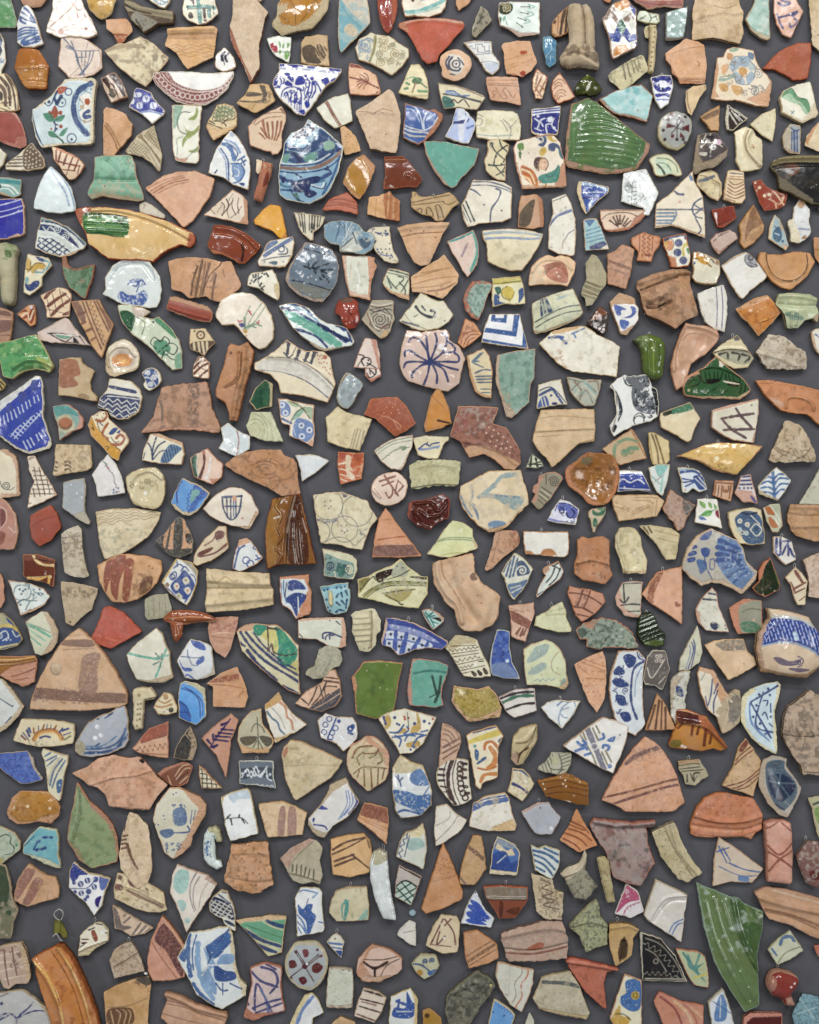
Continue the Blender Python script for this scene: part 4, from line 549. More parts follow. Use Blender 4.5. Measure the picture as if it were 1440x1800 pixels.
build_tile(810, 0, '''
T|pale mint tile piece with a dark green ammonite spiral and four small black arrows|dce8e0 bda28c t9 g10|68 5 20-2 51 1 1 55-18 2-20 3-17-14-16-5-3-15 0-18|X b39a90 69 46 16 2 20 8 35 1 0 3-18 1-20 3;F 3a4028 68 10 10-6 12 4 2 7-6 9-11 2-8-5;S c3b98a 1.8 9 2.3 80 14;L 2b3f38 1.6 105 12 16 0;L 2b3f38 1.6 104 22 15 2;L 2b3f38 1.6 100 31 15 5;L 2b3f38 1.6 98 40 11 7;D 2b3f38 3.4 121 12-3 12-4 12-6 11;L 9cc8bc 2.5 119 8 11 4-11 4;L 9cc8bc 2.5 118 20 11 5-13 5;L 9cc8bc 2.5 112 31 10 7-12 3;F 4c7a5c 68 30 4 2-2 9-2-3;F 8fbfa8 74 32 4-4 1 6-4 4;L 4c7a5c 1.5 80 38 2 6
W|small tan sherd with dark stripes tucked behind the big grey-beige handle stump|c09468 a87c54 t8|188 10 3 12-1 34-5 4-20 6-5-6 0-19 12-16|L 3f3028 5 184 15-5 20-4 25;L 4b392c 5 190 15-4 23-2 22;D 4a3a30 8 164 38;L 8f6a48 1.5 172 28-2 32;L 4a3a30 2 161 58 5 4
H|thick grey-beige handle stump with a centre groove and flared smoky foot|b9a588 a89478 t14 i16/20 d4|191 4 9-4 12 3 10-2 9 9 5 20 2 45 0 10 6 7 2 16-2 9-19-2-17-2-16 3-12-6-5-10 3-9 8-9 6-10-1-22-2-25|M 6a5a4a .42 8 186 82 54 0 5 23-25-5-30 0;R -7 9 215 5 3 33 1 34-1 14;R -4 6 180 100 20-5 20 5 20 10;L 7c6850 3 214 5 4 33 1 37;X a3927c 180 110 12 4 16-3 17 3 19 2 0 1-19-2-17-2-16 3
T|geometric mosaic tile piece with blue, orange and white polygons and a green diamond|e4e2d8 a88c78 t12 g10 z5|269 5 16-7 10 1 6 9 8 7 1 65-5 6-17 8-20 10-4-12-2-22-7-20-7-18 8-8 4-9|f 8c7364 260 10 10 2 5 16 10 4-9 13-11-15-10 5-7-1;f 8c7364 285 18 14 3 9 17-8-6-8 12-10-14;f d38a2c 268 6 20-8 10 4 0 9-10 4-7 5-9-8;f 223f96 296-1 8 9 5 7-3 13-7-12;f e8e6dc 265 14 7 6 10 4 6-5 11 3-11 8-8 8;f 2f6a4c 281 30 10 16-7 16-10-16;f e8e6dc 259 38 9-6 7 16-5 11-10-5-5-8;f e8e6dc 300 34 9 5 1 19-12 4-8-12;f 223f96 258 56 11 3 6-13 9 18-6 11-16-3;f 223f96 291 48 8 13 11-2 0 12-15 4-11-13;f e8e6dc 282 64 8 12-12 2;f d38a2c 275 80 15-1 5 10-27 12 0-13;f e8e6dc 265 74 11 2-7 10-5-4;f e8e6dc 292 76 16-4 1 8-10 5;f 223f96 306 75 4 0-1 10;X b8a080 248 32 4 3 10 35 3 15 3 19-4-12-3-22-7-20
C|salmon clay sherd with two rust coloured spots left of the small teal blue sliver|cfa078 b06a48 t9|76 75 22-4 24 1 4 12 4 14 4 12-9 15-11 6-5 4-14-3-15-3-3-19-1-18-4-12|L b88a60 1.2 80 122 20-7 30-13;L b88a60 1.2 80 105 20-6 25-3;L c89a70 1.5 82 118 13-7 35-3;F b0502c 105 90 10-1 1 5-10 2;F a83c1c 104 128 6-4 5 5-3 5-6-2;X b8724c 80 129 15 1 9 4 11 0-6 2-14-3
G|narrow teal blue glazed sliver beside the handle stump|4a86a8 7a9a9c t9 g10 d3|144 64 14-1 11 8-1 39-12 8-6-8-2-12-4-16|M 2f6a90 .5 4;M 8ab4c4 .62 4;L 9cc4d0 1.5 150 68 10 17-10 15;L 24506e 1.5 152 100 8-10
P|tiny pointed brown and cream sgraffito sherd with slanting lines|d9bf9a a5694a t7 g9|134 120 11 8 9 8-4 14-6 24-13 0-5-19 0-15 4-12|L 94553a 3 135 132-3 16;L 94553a 3 144 132-13 28;L 94553a 3 152 136-14 29;L 94553a 2.5 139 150 11 10;L 94553a 2.5 130 152 12 18;D 94553a 3 135 168 5-3;L b07a58 3 131 125 9 5
P|small fan shaped sherd with red-brown concentric arcs beside the bottle green chip|d6b08c a8684c t7 g7|174 126 11 16 16 28-11 6-19 6-9-12-3-18 2-10|L 94513a 1.6 162 148 8-8 9 1 5 7;L 94513a 1.6 165 150 7-5 7 3;L 94513a 1.6 164 156 8-6 7 2;L 94513a 1.6 165 172 5-12 9-2 6 4;L 94513a 1.6 169 175 3-11 8 0 4 4;L 94513a 1.6 172 175 3-6 5 1;D 94513a 2.5 162 142 3-4 4-6-8 18 1 10 3 8;L b98060 1.5 175 130 15 22 8 16
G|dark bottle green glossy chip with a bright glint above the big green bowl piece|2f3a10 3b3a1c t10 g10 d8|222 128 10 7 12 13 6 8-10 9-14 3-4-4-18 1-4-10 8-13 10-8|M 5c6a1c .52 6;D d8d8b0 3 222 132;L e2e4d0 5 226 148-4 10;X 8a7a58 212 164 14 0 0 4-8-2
C|pinkish rim sherd with faint scratched vine scroll below two ridges|c99e80 bb8a6e t8|46 135 22-1 33 1 2 17 3 33-24-6-30-3-4-16-4-20|R 1.5 4 46 140 54-1;R 1.5 4 48 146 53-1;L a0775e 1.6 55 172 7-7-2-6-4 3 3 8;L a0775e 1.6 62 155 10 17 10 0-7-12 5-5 12 17 4-8;L a98064 1.5 49 150 26 0 27 1
P|cobalt and white floral rim sherd standing above the cherub tile|dfe3ea c9b48c t9 g10|124 191 16-1 36-4-2 22-4 30-18-1-14 2-14-7 0-20|L 24308a 2.5 126 194 24-2 25-2;L 24308a 2.5 126 199 24-3 25-2;F 202c86 126 204 49-5-3 13-4 25-18-1-25-6;L dfe4ee 2.5 130 208 8 7-3 10;L dfe4ee 2.5 148 208-8 4 5 10;F dfe4ee 152 208 8-3 2 7-7 3;L dfe4ee 2.5 152 235-2-15 10-2;L dfe4ee 2.5 164 208-4 12 8 10;L dfe4ee 2 130 225 12 5;D dfe4ee 5 136 204 28 21;X d4c69a 124 226 6 8 10 2-2 3-8-3-6-4
C|pale yellow-grey sherd with smoky combed lines beside the small upright handle|c4bc96 b6a888 t9 g2|316 96 6 2 8 22-2 6-30 24-16 10-6-8-15-11-2-9 6-7 27-17|L 7a745c 3 285 112 5 28;L 7a745c 2.5 292 110 6 25;L 7a745c 2 300 105 5 23;L 8c866c 3 305 108 7 17;L 8c866c 2 310 100 6 20;L 8c866c 2 282 118 36-19;M 908a70 .55 6;R 1.5 5 265 128 15-6 20-12
H|slim upright cream handle dotted with a column of brown marks|cdbd92 bba57e t8 i10/9 m1 g4|331 42 14 0 1 13-1 27-4 44-3 2-8-2 1-26 1-30|D 6f5a3c 3 340 49 0 9 0 8-2 9 0 9-2 8 0 9-1 9-1 6
C|tiny cream nub stuck to the left of the slim upright handle|cbbd94 b8a880 t6|325 46 7-2-1 24-7-2-2-11
P|small white glazed sherd with dark crossing twigs on top of the slim handle|cfd8c2 b8b08c t8 g8|315 19 10-1 5 4 19 3 1 13-5 4-15-1-8-2-12-4-1-6|L 2c3024 1.8 331 24 4 8-3 6;L 2c3024 1.8 335 32 10-4;L 2c3024 1.8 342 28 4 7;L 5a6a3c 2 316 32 9-4;L 2c3024 1.5 312 35 10-3
B|very large green glazed bowl quarter with ribbed throwing lines and a brown broken edge|4a6c40 a17c60 t14 g10 d9 z3 q1.6|195 180 13-2 17-8 15 10 42 35 33 25 19 12-4 16-18 27-30 7-32 2-30-6-30-7-6-6 2-45|X a5806a 191 180 9 0-4 10-4 35-3 55 26 8 35 7 35 1 24-6 13-20 4-20 8 2-4 16-18 27-30 8-32 1-30-6-30-7-7-6 3-45;R 1.1 6 230 186 12 0 18 12;R 1.1 6 225 198 23 0 22 10;R 1.1 6 222 208 26 0 34 12;R 1.1 6 218 219 32-1 45 14;R 1.1 6 212 230 38-2 58 14;R 1.1 6 208 240 42-1 65 13;R 1 6 208 251 42-1 62 10;R 1 6 205 261 45 0 60 9;R 1 6 205 272 45 0 55 6;R .8 6 205 282 45 0 50 3;H7 6a9a58 1.5 12 11 225 175 95 70-10 43-85 0;L 5f8c4c 2 200 185-2 90;M 5a8048 .55 14;D dfe6cc 2 210 288 38-10 40-6-23 10-65-12
G|turquoise to pale blue worn glazed sherd between the green bowl and the cobalt pendant|86bab8 a07860 t9 g8|242 175 30-15 28-10 18-2 12 10 9 10-4 17-7 29-20-6-13-3-25-5-15-12|X a07860 242 175 8 1 22 22 23 3 33 9 0 4-20-5-13-3-25-5;F 5fb0b0 288 160 14-10 16 10-10 12 0 13-10-3;M b4d2d0 .5 10;D 8c5c48 3.5 311 194;D b07a58 2 292 172
T|tile piece painted with a child's head, orange wing and blue leaf scrolls|ddd2bc b8866a t12 g7 q1.25|99 249 31-9 20-4 15 3 10 11 4 20 5 18 2 37-2 3-29 0-25 3-22 1-3-12-9-32-4-28|X bb8b70 180 285 6 10 0 33-14 0-7-3 7-25;X c09a7a 96 285 4 3 8 37 76 1 0 3-54 3-23 0-3-20;F 5a8a3c 100 254 9-2 2 10-6 4-5-5;F 3f6f34 102 266 5 3-2 11-3-5;F 324b74 131 241 17-1 3 9-6 9-9-3 5-6;O d8d4c0 2 5 140 246;F 324b74 154 255 8-4 10 4 4 10-8-5-4 6-9-2;F 2f6c78 172 262 7 6 1 12-6-6;F c7a83c 140 262 8-3 3 7-6 8-7-3;F c7a83c 151 241 8-2 3 6 8 3-10 1;F 8f6e48 130 279 10-3 8 3-9 9-1 13-8-6;F 4a2a30 129 282 7-6 4 2-5 12 1 8-7-6;F dbb08c 140 282 10-2 3 10-3 9-10-1-2-8;L 3a2a2c 1.6 148 278 4 4 2 8-5 10;D 3a2a2c 2 147 285;F 3c8a7c 140 308 12-4 13-6 7-9 3 11-5 18-15 4-11 0-8-7;L 2a5f5c 1.5 150 308 10 2 12-18;F d07a2c 106 291 14 4 12 11 4 19-11-1-17-16;L f0dcae 3 108 298 14 6 8 18;L f0dcae 2.5 109 310 11 5 5 10;L a8481c 2 108 294 17 7 10 17;L a8481c 2 109 304 13 6 7 15;D c07830 4 140 320 10 5;D b59a70 3 120 269;L 4a6a9c 2 136 240 26-2
C|tiny orange clay corner at the top edge left of the geometric tile|b87a4c a86c44 t6|250-8 19 0-7 13-10-3
''')

build_tile(1080, 0, '''
G|long brick red and speckled sherd along the top edge right of the geometric tile|8a3a2a b09078 t9 g7|25-10 97 0 0 18-3 7-31-4-20 4-10 1-10-8-10-4|F c8b09a 52-1 23-4 35 4-10 2-35 0;M b06a50 .52 5;L 6a2418 2 40 2 35 6 45 0
K|grey-green celadon sherd with a slanted top beside the huge beige clay slab|8fa7a2 6f6a60 t9 g10|90 22 20-6 20-6-1 20-7 37-12 3-20 1|X 6a5c50 90 66 20 0 12-2 0 4-12 2-20 2;D e8ece4 3 116 54;L b9ccc6 1.5 95 38 25-3;X 7a6c60 89 24 3-1 0 45-2 2
C|huge beige clay slab with a crimped ridge across its upper half|cbb18c b99a74 t12 d6|145-10 75 0 2 18 6 14-2 16 2 20-6 17-22-4-25-5-37 2 1-23-1-23|R 2.5 8 140 35 15-7 20-2 15-4 20 3 16-5;M b89a70 .58 12;L a8895e 1.5 175 10 20 5 20-7;L b0936c 2 144 40 18-2
G|grey-green glazed wedge pointing left above the floral rosette slab|86aa9c b3a084 t9 g8|250-10 22 0 2 78-5 3-14-6-15-13-10-18 14-24|M bcc8b4 .5 8;M 5f8c84 .6 10;X b9a888 235 45 15 11 22 8 0 7-10 0-16-11
P|pink sherd with bold indigo brush letters ending in a point, top right|d0a48c b98c74 t9|282-8 36 0 7 16 8 11-11 23-7 18-4 7-16-6-10-19-5-20|L 4a4a7c 5 288 5 10 5 10-5-10-3-6-4;L 4a4a7c 4.5 288 31 14-3 17-6;L 4a4a7c 4 286 25 5 15 5 10;L 4a4a7c 4 309 25 13-5-7 8;L 4a4a7c 4 316 32 6 6-11 10-3-7;D e8ecf0 4 310 24
C|beige clay piece at the right edge of the top row beside the orange-red fan|c9b490 b8a07c t9|342-10 33 0 0 105-15-5-12-12-2-33|R 2 8 348 0 4 25-2 37;D 8a7050 3 358 62
C|five sided salmon clay sherd with a layered lower edge, left of the floral rosette slab|cfa078 bb875e t10|126 68 19 4 13 6 4 27 0 20-2 21-44 0-6-11-8-7-2-13-8-10-3-11|L b5805a 2.5 118 140 42-1;L a87450 1.5 115 144 45-2;X b8805a 100 118 5 7 10 15 45 5 0 2-44 0-6-11-8-7;L 7a5438 1.6 146 108 4 4-2 4;L c09068 1.5 100 95 30-10 28-3;R 1.5 5 108 135 27 1 26-2
P|pale slab painted with a blue chrysanthemum rosette, orange buds and curling leaves|dacbb0 c79c78 t11 g6 q1.2|181 101 11-2 6-13 12-5 35 7 5 17 5 13 10 10 11 14-1 18-4 28-23-2-18-5-18-5-17 2-25-4 6-34|X c79c78 276 140-1 20-4 26-21-2-18-9 18-10 15-5;X c79c78 170 172 6-32 4-38 4 18-6 40 7 12;F 8aa68c 202 88 10-6 8 4-10 5;F c98e4c 200 92 9 4-3 9-8-3;F 9ab0c0 220 99 12-1 7 10-7 10-12-3-10-7;F a5b8c4 211 100 9 10-2 10-10 5-6-10;F a5b8c4 212 125 13 10 5 13-10 0-8-8;F 9ab0c0 232 135 10-10 4 13-11 10;F b8c4c0 238 110 10 5-3 10-9-3;F cf9c50 220 120 8-2 6 7-6 9-8-4;D a87838 2 224 122 4 3-3 4 5-7-4-2;L 5c7488 1.6 210 100 10-1 5 6 10-6 5 9;L 5c7488 1.6 208 125 4 10 3 10 13 4 10-1;L 5c7488 1.6 240 108 8 12-3 18;L 5c7488 1.5 205 112 7 6-4 7;F 5f7a94 236 91 10 4-2 10-8-5;L 8aa89c 5 185 140 13-1 14-7;L 6a8a84 1.5 185 136 27-6;F cf9c50 184 149 14-1 1 12-10 1;F cf9c50 206 150 16 2 4 10-11 6-7-8;L a87838 1.6 188 120 10-8 2 8-8 10;F dba870 190 115 8-1 0 11-8 5;L 6f7c84 1.5 240 150 10 5-5 10 10-15 10 10;V 7c6a58 1.3 26 9 185 95 55-3 25 48-3 22-37 8-35-10;S 7f8c94 1.5 9 2 252 130-6 30
R|orange-red fan shaped burnished sherd at the right, narrow end pointing left|a4502c 9a5034 t8 m1 g4|261 120 19-22 20-14 22-8 24 0 0 29-6 33-24 3-14-10-20-9|D d89a78 1.8 275 110 7-2-4 7 12-15 30-12-20 32-26-2;M b8683c .55 10
P|cobalt blue and white pendant shaped sherd hanging from a wire|e2e6ee cfc8b8 t8 g10|64 136 21-4 15 0 4 18-5 20-3 11-14 10-10-16-4-20|F 232a8c 64 137 36-4 3 15-7 0-8-6-13 3-7 5;F 232a8c 69 150 11-2 2 10 13-6 5 6-12 4-13-2;F 2c3c9c 72 165 13-1 13 0-1 7-9-3-13 3;L e2e6ee 2 75 150 7-8 8 8 8-5;D 1a1e60 5 71 140 24-1-10 17;L 8c9ad0 3 75 175 20 0;Y 85 132
C|small curved cream sliver below the five sided salmon sherd|cfb58c b09468 t9|126 159 14-8 21-3 1 8-12 16-8 18-6 14-7-6-4-20|L 9a8058 2 128 160 1 20 5 18;L a8906a 2 158 149 2 6
P|round grey disc with a dark red and black star pattern on a cream ring|9fa3a0 b9ae8a t11 d5|~102 196 20 2 13 12 1 18-6 17-10 13-12 4-18-7-11-15-1-18 8-17|L b9b494 4 84 215-4 20 12 17 16 8 17-8;f 5a2028 90 222 18 0-10-4;f 5a2028 115 212 5-7 2 13;f 5a2028 92 215 13 10-13 0;f 5a2028 118 225 14-7 0 14-12-4;f 5a2028 115 232 10 10-10 0;f 5a2028 92 220 13 4-14 2;D 2a1c22 6 94 210 7-8 13 6 11-3-39 24 3 16 13-6 8 6 11 0 4 5;L 2a1c22 2 110 210 0 30;L 2a1c22 2 118 215-18 20;L 2a1c22 2 98 220 24 10;L 2a1c22 2.5 111 222 7-10;D 6a2430 6 102 240-1-40;X b9ae8a 78 232 4 13 10 11 16 5 17-9-5 6-12 5-19-7-9-14
W|small kite shaped tan sherd with grey-brown bands right of the curved cream sliver|be9668 aa8258 t8|186 184-1 16-1 31-14-1-6-9-14-16 15-10|F 7c6048 155 205 29-14 0 7-24 11;L 8a6c50 3 160 210 24-10;L 8f7050 1.5 158 200 26-14
P|small dark brown and white striped glazed wedge|2f2420 c9c0a4 t8 g10|199 184 16 10 21 14-16 12-10 9-12-1-3-18|L d9d2c4 3 200 190-1 20 1 15;L d9d2c4 2 204 190 16 10 12 9;L d9d2c4 2.5 202 198 13 20;L d9d2c4 2 206 195 14 17;L e8e6e0 1.5 212 200 13 12;X d3cdb0 195 188 4-4-1 24 1 18-3 0-1-16;D d9d2c4 4 220 202
C|plain cream triangle sherd pointing left beside the thick cream ring foot|d3cba8 c4b48c t8 g3 m1|284 190 0 25-5 34-19-11-22-19 22-19|M bfae84 .6 6
P|white piece with a green painted angular band and a raised foot, right side|dfdcc8 c9b896 t12 g8|298 159 24-11 22-5 6 19 9 36-3 7-11 3-13 8-17-8-20-10-1-13-4-13|X cfc2a4 295 195 37 17 10-14 13-23 4 23-3 7-11 3-13 8-17-8;F 5f9a6c 291 168 9-8 12-4 10 14 17 5 6 15-5 8-10-16-12-7-10-10-13 7;F a5c8a4 295 172 13-8 10 11 14 9 8 14-5 2-10-15-15-5-10-5;L 35684c 2 300 160 12-4 10 14 17 5;L 7a9aa0 2 310 195 5 5;L 7a9aa0 2 311 200 5-5
P|faceted sherd of shiny black and cream panels on a grey break with a pink glint|4a4444 8f8070 t14 g10 d6|148 235 22-3 11 0 11 18 9 11-3 14-18 17-25 6-11 7-5-7 3-30|X 93836c 148 235 4 1-4 36 7 13 20-5 25-18-4 13-16 17-25 7-11 7-6-8 4-30;l d3c9b8 2 170 235-8 15-10 10;l d3c9b8 2 162 235-7 15;l d3c9b8 2 150 250 30 2 10 6;l d3c9b8 2 172 250-4 20;F d8d0c0 150 268 12 1-2 6-10-3;F e8c8d8 175 248 10-3 4 7-9 3;F 2a2426 162 240 13-2-3 10-7 0
B|thick cream ring foot fragment, tall with a curved inner wall|d6cba8 c6b48e t10 g9 d3|212 231 20-10 14 7 4 10 11 7 1 30-3 21-19 4-18 2-3-10-5-10 1-20|R 6 10 240 229-8 16 3 20 13 15 12 11;L b39872 2 235 230-6 20 5 20 16 18;L e6dfc4 3 218 238 0 24 4 26;L a8784c 1.5 242 254 4 6-5-1;X b39a74 250 292 9-2 0 7
P|small sherd with soft navy vertical stripes and a cream left face, near the right edge|9ba0a0 b8a484 t10 g8|309 218 18 2 1 30-1 20-17-1-12-9-2-20 5-12|F b9ae96 298 238 12-18 0 45-12-5;L 2c4c80 4 316 230 1 35;L 2c4c80 3 321 230 1 38;L 2c4c80 2.5 312 232 0 30;L 2c4c80 2.5 310 225 8 5 7-2;X a58a70 298 259 12 6 17 3 0 2-17-1
C|cream and tan sherd at the right edge above the big black rim piece|d0bd98 b98c66 t8 g4|360 214 15 1 0 50-17 1-23-10 3-16 11-15|X ba8a60 335 250 17-35 8-1-10 18-10 23
P|pale mint domed sherd with a grey-green arch stroke beside the big green bowl|c9cdaa b39c74 t9 g8|~61 280 14-8 15-2 15 8 10 14 5 14-10 3-10-3-15 4-13-2-4-13|F c2d8bc 72 280 18 2 10 13 2 10-24 1-3-16;L 3c4438 4 75 289 9 9 5 10;L 6a7a5c 2 75 278 20 2 13 10 4 12;L 6a7a5c 2 78 286 14 3 8 11
W|cream rounded sherd with a slate blue bar just below the black faceted sherd|ccbd94 b09470 t10 g5|150 304 20-6 11 6 8 18 1 20-8 12-12-6-18-16-8-7 1-10|L 4a5a74 6 150 318 12-3 13-5;M a89470 .5 7 150 320 38 5-3 25-25-8;L 8c7450 1.5 148 308 12 2 25 12;L 93794f 2 172 315 13 10 0 20
W|upright cream sherd with red-brown herringbone stripes|d6bf98 bfa27c t9 g7|200 300 8-2 20 3 1 24 2 23-6 10-17-2-16-5 3-26|L 8c5a38 2.5 202 318 10 7 16-6;L 8c5a38 2.5 200 324 12 7 16-7;L 8c5a38 2.5 199 330 13 8 17-8;L 8c5a38 2.5 198 336 14 7 18-7;L 8c5a38 2.5 196 342 16 7 18-7;L 8c5a38 2.5 195 349 17 5;L 8c5a38 2 201 314 27 2;L 6a6a74 2.5 204 304 22 2;L a87c54 2 202 310 26 1
P|red-brown marbled glossy sherd with cream dots near the right edge|8a3420 a5644a t9 g10|242 319 16-3 10 12 14 7 22 6-2 19-14 8-23 2-10-15|D e8d2b0 6 255 330 9 14 8-2;D e8d2b0 3 248 321 47 27-45-13;L e0b894 3 275 332 10 10 13 18;L e0b894 2.5 288 338 10 7-6 13;L e0b894 2.5 272 350 10 5 3 10;L d09a74 2 278 338-3 12 15 10
B|very large black glossy vessel piece with a grey-brown rim at the right edge|1c1d1c 6a6048 t16 g9 d4 m0|278 282 17-7 30-3 50 0 0 88-25-2-25-12-35-16-2-22-13-16|F 857850 278 284 17-8 30-4 50 1 0 11-50 1-25 1-20 5;R 5 9 279 284 21-6 75-2;R -3 6 280 295 25-5 70-1;F 5c3018 300 290 22-2 3 14-17 8;M 3a2a1c .5 7 278 292 47-2-5 25-25 15;M 5a4c34 .55 8 278 288 32 0-10 44-12-2;D 9aa0a0 2 350 328 5-3-9 5;X 6a6252 290 310 10 5 25 20 25 15 0 8-25-11-35-17
''')

